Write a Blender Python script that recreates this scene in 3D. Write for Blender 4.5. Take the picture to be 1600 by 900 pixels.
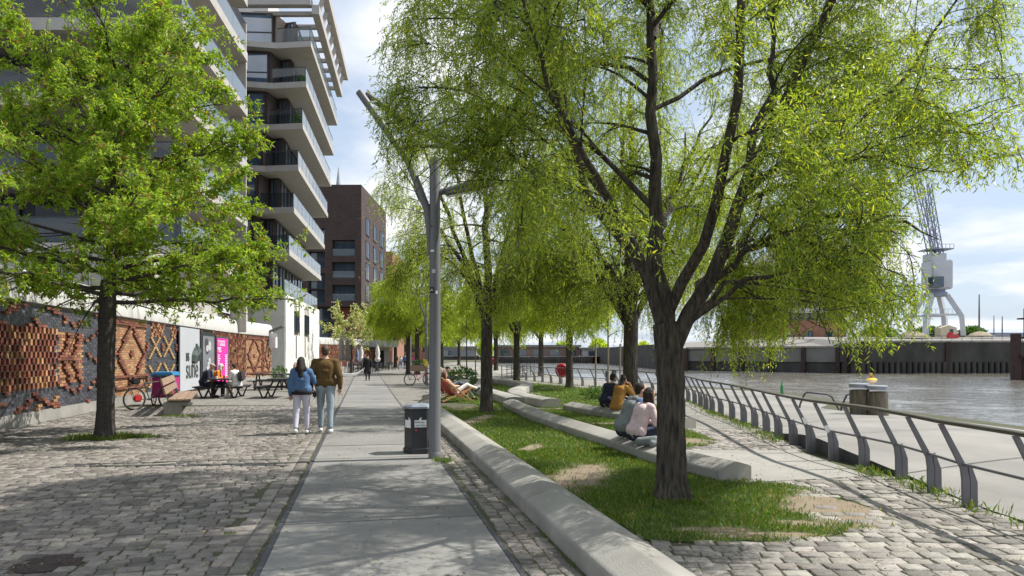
import bpy, bmesh, math, random
import numpy as np
from mathutils import Vector, Matrix

for _o in list(bpy.data.objects):
    bpy.data.objects.remove(_o)
SC = bpy.context.scene
COL = SC.collection
R = math.radians

# ------------------------------------------------------------------ camera
EYE = 1.67
F = 1100.0                      # focal length in photo pixels (1600 wide)
cd = bpy.data.cameras.new("camera")
cam = bpy.data.objects.new("camera", cd)
COL.objects.link(cam)
cam.location = (0, 0, EYE)
cam.rotation_euler = (R(90), 0, 0)
cd.sensor_width = 36
cd.lens = 36 * F / 1600
cd.shift_y = 105 / 1600
cd.clip_start = 0.05
cd.clip_end = 6000
SC.camera = cam

# ------------------------------------------------------------------ light
SUN_EL, SUN_AZ = R(53), R(12)     # azimuth: from +X towards +Y
wd = bpy.data.worlds.new("World")
SC.world = wd
wd.use_nodes = True
nt = wd.node_tree
bg = nt.nodes["Background"]
sky = nt.nodes.new("ShaderNodeTexSky")
sky.sky_type = 'NISHITA'
sky.sun_disc = False
sky.sun_elevation = SUN_EL
sky.sun_rotation = R(90) - SUN_AZ
sky.air_density = 1.0
sky.dust_density = 1.5
tc = nt.nodes.new("ShaderNodeTexCoord")
sep = nt.nodes.new("ShaderNodeSeparateXYZ")
nt.links.new(tc.outputs["Generated"], sep.inputs[0])
def wmath(op, a, b=None):
    n = nt.nodes.new("ShaderNodeMath"); n.operation = op
    for i, v in enumerate((a, b)):
        if v is None: continue
        if isinstance(v, (int, float)): n.inputs[i].default_value = v
        else: nt.links.new(v, n.inputs[i])
    return n.outputs[0]
zz = wmath('ADD', wmath('MAXIMUM', sep.outputs[2], 0.0), 0.16)
cmb = nt.nodes.new("ShaderNodeCombineXYZ")
nt.links.new(wmath('DIVIDE', sep.outputs[0], zz), cmb.inputs[0])
nt.links.new(wmath('DIVIDE', sep.outputs[1], zz), cmb.inputs[1])
nz = nt.nodes.new("ShaderNodeTexNoise")
nz.inputs["Scale"].default_value = 1.15
nz.inputs["Detail"].default_value = 7
nz.inputs["Roughness"].default_value = 0.55
nz.inputs["Distortion"].default_value = 0.25
mpw = nt.nodes.new("ShaderNodeMapping")
mpw.inputs["Location"].default_value = (3.3, 1.2, 0)
nt.links.new(cmb.outputs[0], mpw.inputs[0])
nt.links.new(mpw.outputs[0], nz.inputs["Vector"])
rp = nt.nodes.new("ShaderNodeValToRGB")
rp.color_ramp.elements[0].position = 0.44
rp.color_ramp.elements[0].color = (0.22, 0.22, 0.22, 1)
rp.color_ramp.elements[1].position = 0.63
rp.color_ramp.elements[1].color = (1, 1, 1, 1)
nt.links.new(nz.outputs[0], rp.inputs[0])
nz2 = nt.nodes.new("ShaderNodeTexNoise")
nz2.inputs["Scale"].default_value = 2.3
nz2.inputs["Detail"].default_value = 5
nt.links.new(mpw.outputs[0], nz2.inputs["Vector"])
rp2 = nt.nodes.new("ShaderNodeValToRGB")
rp2.color_ramp.elements[0].position = 0.3
rp2.color_ramp.elements[0].color = (7.9, 8.3, 9.0, 1)
rp2.color_ramp.elements[1].position = 0.62
rp2.color_ramp.elements[1].color = (10.0, 10.1, 10.2, 1)
nt.links.new(nz2.outputs[0], rp2.inputs[0])
mx = nt.nodes.new("ShaderNodeMixRGB")
nt.links.new(rp.outputs[0], mx.inputs[0])
hz_ = nt.nodes.new("ShaderNodeMixRGB"); hz_.inputs[0].default_value = 0.55; hz_.inputs[2].default_value = (5.2, 7.0, 9.6, 1)
nt.links.new(sky.outputs[0], hz_.inputs[1]); nt.links.new(hz_.outputs[0], mx.inputs[1])
nt.links.new(rp2.outputs[0], mx.inputs[2])
nt.links.new(mx.outputs[0], bg.inputs[0])
bg.inputs[1].default_value = 0.085

sd = bpy.data.lights.new("sun", 'SUN')
sd.energy = 5.0
sd.angle = R(0.53)
sd.color = (1.0, 0.965, 0.91)
sun = bpy.data.objects.new("sun", sd)
COL.objects.link(sun)
SDIR = Vector((math.cos(SUN_EL) * math.cos(SUN_AZ), math.cos(SUN_EL) * math.sin(SUN_AZ), math.sin(SUN_EL)))
sun.rotation_euler = SDIR.to_track_quat('Z', 'Y').to_euler()
sun.location = SDIR * 60

vs = SC.view_settings
vs.view_transform = 'Standard'
vs.look = 'None'
vs.gamma = 1
vs.use_curve_mapping = False
vs.exposure = 0.45
SC.cycles.max_bounces = 8
SC.cycles.diffuse_bounces = 5
SC.cycles.glossy_bounces = 3
SC.cycles.transmission_bounces = 5
SC.cycles.transparent_max_bounces = 10
SC.cycles.use_denoising = True
SC.cycles.caustics_reflective = False
SC.cycles.caustics_refractive = False

# ------------------------------------------------------------------ helpers
def G(px, py, z=0.0):
    """ground point under a photo pixel"""
    Y = (EYE - z) * F / (py - 555.0)
    return Vector(((px - 800.0) * Y / F, Y, z))

def PX(px, Y, z=0.0):
    return Vector(((px - 800.0) * Y / F, Y, z))

def ZY(py, Y):
    return EYE + (555.0 - py) * Y / F

def tag(o, label=None, cat=None, group=None, kind=None):
    if label: o["label"] = label
    if cat: o["category"] = cat
    if group: o["group"] = group
    if kind: o["kind"] = kind
    return o

def thing(name, label, cat, loc=(0, 0, 0), rz=0.0, group=None):
    o = bpy.data.objects.new(name, None)
    o.empty_display_size = 0.2
    COL.objects.link(o)
    o.location = loc
    o.rotation_euler = (0, 0, rz)
    return tag(o, label, cat, group)

def dup(root, loc, rz, label=None, scale=None, group=None):
    """copy of a thing with copies of its parts and sub-parts"""
    r = root.copy(); COL.objects.link(r)
    r.location = loc; r.rotation_euler = (0, 0, rz)
    if scale is not None: r.scale = (scale,) * 3 if isinstance(scale, (int, float)) else scale
    if label: r["label"] = label
    if group: r["group"] = group
    for ch in list(root.children):
        c = ch.copy(); COL.objects.link(c); c.parent = r
        for g in list(ch.children):
            d = g.copy(); COL.objects.link(d); d.parent = c
    return r

def link_mesh(name, me, mats, parent=None):
    for m in mats if isinstance(mats, (list, tuple)) else [mats]:
        me.materials.append(m)
    o = bpy.data.objects.new(name, me)
    COL.objects.link(o)
    if parent: o.parent = parent
    return o

class MB:
    """collects verts and faces, builds ONE mesh object"""
    def __init__(s):
        s.v = []; s.f = []; s.m = []
    def add(s, vs, fs, mi=0):
        b = len(s.v)
        s.v.extend([tuple(p) for p in vs])
        for f in fs:
            s.f.append([b + i for i in f]); s.m.append(mi)
        return s
    def box(s, c, d, rz=0.0, mi=0, mat=None):
        cx, cy, cz = c; x, y, z = d[0] / 2, d[1] / 2, d[2] / 2
        P = [Vector(q) for q in ((-x, -y, -z), (x, -y, -z), (x, y, -z), (-x, y, -z), (-x, -y, z), (x, -y, z), (x, y, z), (-x, y, z))]
        if mat is None: mat = Matrix.Rotation(rz, 3, 'Z')
        P = [mat @ p + Vector(c) for p in P]
        return s.add(P, [(0, 3, 2, 1), (4, 5, 6, 7), (0, 1, 5, 4), (1, 2, 6, 5), (2, 3, 7, 6), (3, 0, 4, 7)], mi)
    def bbox(s, c, d, bev=0.01, rz=0.0, mi=0, mat=None):
        """bevelled box"""
        bm = bmesh.new()
        bmesh.ops.create_cube(bm, size=1)
        bmesh.ops.scale(bm, vec=d, verts=bm.verts)
        bmesh.ops.bevel(bm, geom=list(bm.edges), offset=min(bev, min(d) * 0.45), segments=2, affect='EDGES')
        if mat is None: mat = Matrix.Rotation(rz, 3, 'Z')
        bm.verts.ensure_lookup_table()
        P = [mat @ v.co + Vector(c) for v in bm.verts]
        for i, v in enumerate(bm.verts): v.index = i
        s.add(P, [[v.index for v in f.verts] for f in bm.faces], mi)
        bm.free()
        return s
    def beam(s, a, b, w, h, mi=0, up=(0, 0, 1)):
        """rectangular bar from a to b: w sideways, h along up"""
        a, b = Vector(a), Vector(b)
        t = (b - a); L = t.length; t.normalize()
        up = Vector(up)
        x = t.cross(up)
        if x.length < 1e-4: x = t.cross(Vector((0, 1, 0)))
        x.normalize(); u = x.cross(t)
        M3 = Matrix((x, t, u)).transposed()
        return s.box((a + b) / 2, (w, L, h), mi=mi, mat=M3)
    def tube(s, pts, rad, n=8, mi=0, cap=True):
        pts = [Vector(p) for p in pts]
        if isinstance(rad, (int, float)): rad = [rad] * len(pts)
        b = len(s.v); ref = None
        for i, p in enumerate(pts):
            t = (pts[min(i + 1, len(pts) - 1)] - pts[max(i - 1, 0)])
            t = t.normalized() if t.length > 1e-9 else Vector((0, 0, 1))
            if ref is None:
                ref = t.orthogonal().normalized()
            ref = (ref - t * ref.dot(t))
            ref = ref.normalized() if ref.length > 1e-6 else t.orthogonal().normalized()
            w = t.cross(ref)
            for k in range(n):
                a = 2 * math.pi * k / n
                s.v.append(tuple(p + (ref * math.cos(a) + w * math.sin(a)) * rad[i]))
        for i in range(len(pts) - 1):
            for k in range(n):
                k2 = (k + 1) % n
                s.f.append([b + i * n + k, b + i * n + k2, b + (i + 1) * n + k2, b + (i + 1) * n + k]); s.m.append(mi)
        if cap:
            s.f.append([b + k for k in range(n)][::-1]); s.m.append(mi)
            e = b + (len(pts) - 1) * n
            s.f.append([e + k for k in range(n)]); s.m.append(mi)
        return s
    def lathe(s, prof, n=16, c=(0, 0, 0), mi=0, sx=1.0, sy=1.0):
        """prof: list of (r,z)"""
        b = len(s.v)
        for r, z in prof:
            for k in range(n):
                a = 2 * math.pi * (k + 0.5) / n
                s.v.append((c[0] + r * math.cos(a) * sx, c[1] + r * math.sin(a) * sy, c[2] + z))
        for i in range(len(prof) - 1):
            for k in range(n):
                k2 = (k + 1) % n
                s.f.append([b + i * n + k, b + i * n + k2, b + (i + 1) * n + k2, b + (i + 1) * n + k]); s.m.append(mi)
        s.f.append([b + k for k in range(n)][::-1]); s.m.append(mi)
        e = b + (len(prof) - 1) * n
        s.f.append([e + k for k in range(n)]); s.m.append(mi)
        return s
    def prism(s, poly, z0, z1, mi=0):
        """vertical prism over a counter-clockwise plan polygon"""
        n = len(poly)
        V = [(p[0], p[1], z0) for p in poly] + [(p[0], p[1], z1) for p in poly]
        Fc = [tuple(range(n))[::-1], tuple(range(n, 2 * n))]
        for i in range(n):
            j = (i + 1) % n
            Fc.append((i, j, n + j, n + i))
        return s.add(V, Fc, mi)
    def extrude(s, poly, thick, mat, mi=0):
        """polygon in local XY extruded along local Z by thick, placed by 4x4 mat"""
        n = len(poly)
        V = [mat @ Vector((p[0], p[1], -thick / 2)) for p in poly] + [mat @ Vector((p[0], p[1], thick / 2)) for p in poly]
        Fc = [tuple(range(n))[::-1], tuple(range(n, 2 * n))]
        for i in range(n):
            j = (i + 1) % n
            Fc.append((i, j, n + j, n + i))
        return s.add(V, Fc, mi)
    def ellipsoid(s, c, r, nu=12, nv=8, mi=0):
        prof = []
        for i in range(nv + 1):
            a = -math.pi / 2 + math.pi * i / nv
            prof.append((max(math.cos(a), 1e-3), math.sin(a) * r[2]))
        return s.lathe(prof, nu, c, mi, r[0], r[1])
    def mesh(s, name, origin=None, smooth=False):
        me = bpy.data.meshes.new(name)
        V = s.v
        if origin is not None:
            V = [(p[0] - origin[0], p[1] - origin[1], p[2] - origin[2]) for p in V]
        me.from_pydata(V, [], s.f)
        me.polygons.foreach_set("material_index", s.m)
        if smooth:
            me.polygons.foreach_set("use_smooth", [True] * len(s.f))
            if smooth is not True:
                me.set_sharp_from_angle(angle=R(smooth))
        me.update()
        return me
    def build(s, name, mats, parent=None, origin=None, smooth=False):
        return link_mesh(name, s.mesh(name, origin, smooth), mats, parent)

def np_mesh(name, V, Q, mats, parent=None, smooth=False, mi=None):
    """V (n,3), Q (m,k) same-size faces"""
    me = bpy.data.meshes.new(name)
    V = np.asarray(V, dtype=np.float32); Q = np.asarray(Q, dtype=np.int32)
    k = Q.shape[1]
    me.vertices.add(len(V)); me.vertices.foreach_set("co", V.ravel())
    me.loops.add(Q.size); me.loops.foreach_set("vertex_index", Q.ravel())
    me.polygons.add(len(Q))
    me.polygons.foreach_set("loop_start", np.arange(0, Q.size, k, dtype=np.int32))
    me.polygons.foreach_set("loop_total", np.full(len(Q), k, dtype=np.int32))
    if mi is not None: me.polygons.foreach_set("material_index", np.asarray(mi, dtype=np.int32))
    me.polygons.foreach_set("use_smooth", np.full(len(Q), bool(smooth)))
    me.update(calc_edges=True)
    return link_mesh(name, me, mats, parent)

def text_mesh(body, size, depth=0.004):
    cu = bpy.data.curves.new("lettering", 'FONT')
    cu.body = body; cu.size = size; cu.extrude = depth
    o = bpy.data.objects.new("lettering", cu)
    COL.objects.link(o)
    dg = bpy.context.evaluated_depsgraph_get()
    me = bpy.data.meshes.new_from_object(o.evaluated_get(dg))
    bpy.data.objects.remove(o)
    return me

# ------------------------------------------------------------------ materials
def M(name, col, rough=0.8, var=0.15, scale=6.0, bump=0.0, bscale=40.0, metal=0.0, spec=0.4,
      island=0.0, col2=None, hue=0.0, stretch=None, detail=6, coat=0.0):
    """principled material: colour broken up by object-space noise, optional per-island tone"""
    m = bpy.data.materials.new(name)
    m.use_nodes = True
    t = m.node_tree; N = t.nodes; L = t.links
    p = N["Principled BSDF"]
    p.inputs["Roughness"].default_value = rough
    p.inputs["Metallic"].default_value = metal
    p.inputs["Specular IOR Level"].default_value = spec
    if coat: p.inputs["Coat Weight"].default_value = coat
    co = N.new("ShaderNodeTexCoord")
    vec = co.outputs["Object"]
    if stretch:
        mp = N.new("ShaderNodeMapping"); mp.inputs["Scale"].default_value = stretch
        L.new(vec, mp.inputs[0]); vec = mp.outputs[0]
    nz = N.new("ShaderNodeTexNoise")
    nz.inputs["Scale"].default_value = scale; nz.inputs["Detail"].default_value = detail
    nz.inputs["Roughness"].default_value = 0.6
    L.new(vec, nz.inputs["Vector"])
    mixc = N.new("ShaderNodeMixRGB")
    c2 = col2 if col2 else tuple(c * (1 - var) for c in col)
    c1 = col if col2 else tuple(min(1, c * (1 + var)) for c in col)
    mixc.inputs[1].default_value = (*c1, 1); mixc.inputs[2].default_value = (*c2, 1)
    rmp = N.new("ShaderNodeValToRGB")
    rmp.color_ramp.elements[0].position = 0.34; rmp.color_ramp.elements[1].position = 0.66
    L.new(nz.outputs[0], rmp.inputs[0]); L.new(rmp.outputs[0], mixc.inputs[0])
    out = mixc.outputs[0]
    if island or hue:
        g = N.new("ShaderNodeNewGeometry")
        hs = N.new("ShaderNodeHueSaturation")
        mr = N.new("ShaderNodeMapRange")
        mr.inputs["To Min"].default_value = 1 - island; mr.inputs["To Max"].default_value = 1 + island
        L.new(g.outputs["Random Per Island"], mr.inputs[0]); L.new(mr.outputs[0], hs.inputs["Value"])
        if hue:
            wn = N.new("ShaderNodeTexWhiteNoise"); wn.noise_dimensions = '1D'
            L.new(g.outputs["Random Per Island"], wn.inputs["W"])
            mh = N.new("ShaderNodeMapRange")
            mh.inputs["To Min"].default_value = 0.5 - hue; mh.inputs["To Max"].default_value = 0.5 + hue
            L.new(wn.outputs["Value"], mh.inputs[0]); L.new(mh.outputs[0], hs.inputs["Hue"])
        L.new(out, hs.inputs["Color"]); out = hs.outputs[0]
    L.new(out, p.inputs["Base Color"])
    if bump:
        n2 = N.new("ShaderNodeTexNoise"); n2.inputs["Scale"].default_value = bscale; n2.inputs["Detail"].default_value = 5
        L.new(vec, n2.inputs["Vector"])
        b = N.new("ShaderNodeBump"); b.inputs["Strength"].default_value = bump; b.inputs["Distance"].default_value = 0.02
        L.new(n2.outputs[0], b.inputs["Height"]); L.new(b.outputs[0], p.inputs["Normal"])
    return m

def leaf_mat(name, cols, trans=0.5, rough=0.45):
    """leaf: diffuse + translucent, colour picked per leaf from a ramp"""
    m = bpy.data.materials.new(name); m.use_nodes = True
    t = m.node_tree; N = t.nodes; L = t.links
    p = N["Principled BSDF"]; out = N["Material Output"]
    p.inputs["Roughness"].default_value = rough
    p.inputs["Specular IOR Level"].default_value = 0.35
    g = N.new("ShaderNodeNewGeometry")
    r = N.new("ShaderNodeValToRGB"); r.color_ramp.interpolation = 'LINEAR'
    el = r.color_ramp.elements
    while len(el) > 1: el.remove(el[-1])
    el[0].position = cols[0][0]; el[0].color = (*cols[0][1], 1)
    for pos, c in cols[1:]:
        e = el.new(pos); e.color = (*c, 1)
    L.new(g.outputs["Random Per Island"], r.inputs[0])
    L.new(r.outputs[0], p.inputs["Base Color"])
    tr = N.new("ShaderNodeBsdfTranslucent")
    br = N.new("ShaderNodeMixRGB"); br.blend_type = 'MULTIPLY'; br.inputs[0].default_value = 1
    br.inputs[2].default_value = (1.45, 1.5, 0.5, 1)
    L.new(r.outputs[0], br.inputs[1]); L.new(br.outputs[0], tr.inputs[0])
    mx = N.new("ShaderNodeMixShader"); mx.inputs[0].default_value = trans
    L.new(p.outputs[0], mx.inputs[1]); L.new(tr.outputs[0], mx.inputs[2])
    L.new(mx.outputs[0], out.inputs[0])
    return m

def glass_mat(name, col, alpha=0.35, rough=0.03):
    m = bpy.data.materials.new(name); m.use_nodes = True
    t = m.node_tree; N = t.nodes; L = t.links
    N.remove(N["Principled BSDF"]); out = N["Material Output"]
    tr = N.new("ShaderNodeBsdfTransparent"); tr.inputs[0].default_value = (*[0.55 + 0.45 * c for c in col], 1)
    gl = N.new("ShaderNodeBsdfGlossy"); gl.inputs["Roughness"].default_value = rough
    df = N.new("ShaderNodeBsdfDiffuse"); df.inputs[0].default_value = (*col, 1)
    fr = N.new("ShaderNodeLayerWeight"); fr.inputs[0].default_value = 0.5
    m1 = N.new("ShaderNodeMixShader"); m1.inputs[0].default_value = alpha
    L.new(tr.outputs[0], m1.inputs[1]); L.new(df.outputs[0], m1.inputs[2])
    m2 = N.new("ShaderNodeMixShader")
    mr = N.new("ShaderNodeMapRange"); mr.inputs["To Min"].default_value = 0.05; mr.inputs["To Max"].default_value = 0.8
    pw_ = N.new("ShaderNodeMath"); pw_.operation = 'POWER'; pw_.inputs[1].default_value = 4; L.new(fr.outputs["Facing"], pw_.inputs[0])
    L.new(pw_.outputs[0], mr.inputs[0]); L.new(mr.outputs[0], m2.inputs[0])
    L.new(m1.outputs[0], m2.inputs[1]); L.new(gl.outputs[0], m2.inputs[2]); L.new(m2.outputs[0], out.inputs[0])
    return m

MAT = {}
MAT['concrete'] = M('concrete', (0.335, 0.32, 0.283), 0.88, 0.16, 1.1, 0.35, 70, col2=(0.215, 0.205, 0.182))
MAT['slab'] = M('path concrete', (0.225, 0.218, 0.20), 0.88, 0.1, 0.9, 0.2, 110, island=0.10, col2=(0.165, 0.16, 0.148))
MAT['bank'] = M('bank concrete', (0.27, 0.255, 0.23), 0.9, 0.2, 0.55, 0.2, 60, col2=(0.19, 0.18, 0.163))
MAT['steel_dark'] = M('dark steel', (0.06, 0.06, 0.065), 0.6, 0.2, 12, 0.05, 60, spec=0.4)
MAT['steel_strip'] = M('steel edging', (0.055, 0.055, 0.066), 0.65, 0.2, 9, 0.05, 60)
MAT['railing'] = M('railing grey paint', (0.15, 0.145, 0.155), 0.5, 0.12, 5, 0.03, 50, spec=0.5)
MAT['handrail'] = M('weathered handrail', (0.085, 0.078, 0.06), 0.6, 0.2, 8, 0.05, 50)
MAT['lamp'] = M('lamp post paint', (0.135, 0.135, 0.14), 0.5, 0.1, 3, 0.04, 60, spec=0.5, stretch=(1, 1, 0.3))
MAT['white'] = M('white paint', (0.8, 0.8, 0.79), 0.5, 0.03)
MAT['cladding'] = M('white stone cladding', (0.70, 0.69, 0.65), 0.7, 0.07, 2, 0.04, 40, island=0.05)
MAT['slabstone'] = M('pale slab stone', (0.40, 0.375, 0.345), 0.7, 0.07, 2, 0.03, 40)
MAT['soffit'] = M('soffit render', (0.62, 0.60, 0.56), 0.8, 0.05, 2)
MAT['frame_brown'] = M('brown metal frame', (0.055, 0.042, 0.036), 0.5, 0.1, 6)
MAT['frame_dark'] = M('dark metal frame', (0.025, 0.027, 0.032), 0.45, 0.1, 6)
MAT['black'] = M('black metal', (0.018, 0.018, 0.02), 0.5, 0.2, 9)
MAT['black_wood'] = M('black stained timber', (0.03, 0.03, 0.032), 0.6, 0.25, 12, 0.1, 40)
MAT['pane'] = M('window pane', (0.045, 0.068, 0.095), 0.04, 0.3, 0.7, spec=1.0)
MAT['pane_sky'] = M('sky tinted pane', (0.09, 0.15, 0.23), 0.04, 0.4, 0.5, spec=1.0)  # blue base colour paints in the sky's reflection
MAT['pane_sky'].node_tree.nodes['Principled BSDF'].inputs['IOR'].default_value = 1.9
MAT['pane_dark'] = M('dark pane', (0.012, 0.016, 0.02), 0.08, 0.3, 0.7, spec=0.4)
MAT['glass_clear'] = glass_mat('clear balustrade glass', (0.30, 0.38, 0.42), 0.02)
MAT['glass'] = glass_mat('balustrade glass', (0.55, 0.64, 0.69), 0.16)
MAT['bark'] = M('willow bark', (0.105, 0.088, 0.068), 0.95, 0.3, 8, 1.0, 14, col2=(0.02, 0.017, 0.013), stretch=(3.2, 3.2, 0.5), detail=4)
MAT['bark_smooth'] = M('smooth bark', (0.075, 0.062, 0.052), 0.9, 0.3, 9, 0.5, 30, col2=(0.04, 0.035, 0.03), stretch=(1, 1, 2.0))
MAT['twig'] = M('twig bark', (0.075, 0.065, 0.035), 0.9, 0.2, 9)
MAT['wood'] = M('weathered wood', (0.25, 0.17, 0.115), 0.75, 0.2, 5, 0.15, 40, stretch=(6, 0.6, 6), island=0.12)
MAT['dirt'] = M('mossy joint dirt', (0.085, 0.075, 0.055), 1.0, 0.3, 2.2, 0.6, 40, col2=(0.06, 0.075, 0.025))
MAT['soil'] = M('bare soil', (0.30, 0.235, 0.165), 1.0, 0.25, 3, 0.6, 35, col2=(0.20, 0.155, 0.105))
MAT['lawn'] = M('lawn turf', (0.075, 0.105, 0.022), 1.0, 0.3, 1.4, 0.8, 60, col2=(0.05, 0.085, 0.015))
MAT['grass'] = leaf_mat('grass blades', [(0, (0.06, 0.13, 0.014)), (0.5, (0.10, 0.175, 0.024)), (0.78, (0.165, 0.22, 0.04)), (0.9, (0.26, 0.24, 0.09)), (1, (0.34, 0.28, 0.14))], 0.4)
MAT['wl_near'] = leaf_mat('willow leaves', [(0, (0.145, 0.235, 0.04)), (0.4, (0.27, 0.355, 0.055)), (0.84, (0.39, 0.46, 0.085)), (0.92, (0.48, 0.50, 0.07)), (1, (0.58, 0.53, 0.06))], 0.54, 0.36)
MAT['wl_far'] = leaf_mat('far willow leaves', [(0, (0.23, 0.31, 0.05)), (0.5, (0.37, 0.46, 0.075)), (1, (0.53, 0.58, 0.10))], 0.6)
MAT['maple'] = leaf_mat('cherry leaves', [(0, (0.16, 0.26, 0.03)), (0.5, (0.27, 0.38, 0.045)), (0.9, (0.37, 0.46, 0.07)), (0.93, (0.28, 0.16, 0.06)), (1, (0.30, 0.15, 0.07))], 0.52)
MAT['blossom'] = leaf_mat('blossom', [(0, (0.2, 0.27, 0.04)), (0.5, (0.3, 0.36, 0.08)), (0.62, (0.68, 0.63, 0.5)), (1, (0.78, 0.72, 0.62))], 0.4)
MAT['shrub'] = leaf_mat('shrub leaves', [(0, (0.04, 0.10, 0.018)), (1, (0.10, 0.19, 0.03))], 0.35)
# ------------------------------------------------------------------ ground
PU = Vector((-0.2046, 0.9788, 0)); PV = Vector((0.9788, 0.2046, 0))   # along / across the path
PO = Vector((-1.96, 5.325, 0))                                        # left edge of path nearest the camera
def PP(a, s, z=0.0):
    """a metres along the path, s metres right of its left edge"""
    q = PO + PU * a + PV * s
    return Vector((q.x, q.y, z))
def path_s(x, y):
    return (x - PO.x) * PV.x + (y - PO.y) * PV.y
def path_a(x, y):
    return (x - PO.x) * PU.x + (y - PO.y) * PU.y

def pip(poly, X, Y):
    """vectorised point in polygon"""
    X = np.asarray(X, dtype=float); Y = np.asarray(Y, dtype=float)
    ins = np.zeros(X.shape, bool)
    n = len(poly); j = n - 1
    for i in range(n):
        xi, yi = poly[i][0], poly[i][1]; xj, yj = poly[j][0], poly[j][1]
        c = ((yi > Y) != (yj > Y)) & (X < (xj - xi) * (Y - yi) / (yj - yi + 1e-12) + xi)
        ins ^= c; j = i
    return ins

def sheet(name, poly, z, mat, kind='structure'):
    from mathutils.geometry import tessellate_polygon
    P = [Vector((p[0], p[1], z)) for p in poly]
    T = [list(t_) for t_ in tessellate_polygon([P])]
    T = [t_ if (P[t_[1]] - P[t_[0]]).cross(P[t_[2]] - P[t_[0]]).z > 0 else t_[::-1] for t_ in T]
    me = bpy.data.meshes.new(name); me.from_pydata(P, [], T); me.update()
    o = link_mesh(name, me, mat)
    return tag(o, kind=kind)

EDGE = [(12.4, -12), (12.2, 3), (12.1, 16.7), (11.8, 21.6), (12.4, 32), (11.1, 36), (9.6, 39), (7.6, 41.7), (6.8, 43.7), (4.6, 51), (3.2, 62), (0.5, 90), (-6, 160), (-16, 330)]
WALL = [(-9.3, 6.0), (-11.4, 15.7), (-13.4, 25.5), (-15.2, 35.0), (-16.1, 41.5), (-16.4, 48.0)]

# rail foot line (x, y)
RAIL = [(4.75, 3.2), (4.86, 5.2), (5.0, 6.6), (5.0, 7.75), (5.12, 8.6), (5.22, 9.5), (5.17, 10.4), (5.08, 11.2), (5.1, 12.1), (5.2, 13.1), (5.3, 14.1), (5.42, 15.1), (5.55, 16.2),
        (5.66, 17.3), (5.72, 18.4), (5.75, 19.5), (5.85, 20.7), (6.0, 21.9), (6.15, 23.1), (6.27, 24.3), (6.35, 25.5), (6.38, 26.8), (6.35, 28.1), (6.25, 29.4), (6.1, 30.7),
        (5.9, 32.0), (5.6, 33.3), (5.25, 34.6), (4.85, 35.8), (4.35, 37.0), (3.8, 38.2), (3.25, 39.4), (2.75, 40.7), (2.3, 42.0), (1.85, 43.4), (1.4, 44.8), (0.9, 46.3), (0.4, 47.9)]

# base sheet: joints of the paving, soil below the lawn
base_poly = [(-420, -12)] + EDGE + [(-420, 330)]
sheet('ground', base_poly, -0.0125, MAT['dirt'])

# lawn
BENCH_A = [(0.80, 4.3), (0.58, 5.34), (-0.06, 8.4), (-0.8, 11.9), (-1.54, 15.4), (-2.35, 19.2), (-2.95, 22.3)]
BENCH_B = [(2.72, 9.25), (2.18, 10.7), (1.73, 12.6), (1.08, 15.3), (0.42, 18.2), (-0.15, 21.6), (-0.3, 22.8)]
lawn_poly = [(1.25, 6.42), (1.75, 6.3), (2.4, 6.35), (2.95, 6.55), (3.5, 6.75), (3.95, 7.2), (3.85, 8.0), (3.6, 8.9), (3.25, 9.2), (2.9, 9.8), (2.75, 10.9), (2.75, 12.5), (3.3, 12.75), (3.9, 13.5),
             (3.95, 15.3), (3.7, 16.6), (4.15, 18.2), (4.5, 20.5), (4.75, 24), (4.9, 28), (4.75, 31.6), (4.1, 34.5), (2.7, 38.2), (1.3, 41.3), (-0.8, 45), (-3.0, 55), (-5.6, 75),
             (-9.5, 100), (-11.5, 99), (-8.0, 76), (-5.0, 56), (-3.3, 46), (-3.0, 33), (-2.5, 25.2), (-1.2, 24.2), (-1.0, 22.8), (-2.3, 22.6), (-1.9, 19.3), (-1.08, 15.5), (-0.32, 11.9), (0.42, 8.4)]
# uneven outline
def rough(poly, step=0.25, amp=0.07, seed=1, ymax=40):
    rr = random.Random(seed); out = []
    n = len(poly)
    for i in range(n):
        a = Vector(poly[i][:2]); b = Vector(poly[(i + 1) % n][:2])
        L = (b - a).length
        k = max(1, int(L / step)) if min(a.y, b.y) < ymax else 1
        for q in range(k):
            p = a.lerp(b, q / k)
            out.append((p.x + rr.uniform(-amp, amp), p.y + rr.uniform(-amp, amp)))
    return out
lawn_r = rough(lawn_poly, 0.22, 0.06, 4)
sheet('lawn', lawn_r, -0.003, MAT['lawn'])

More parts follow.
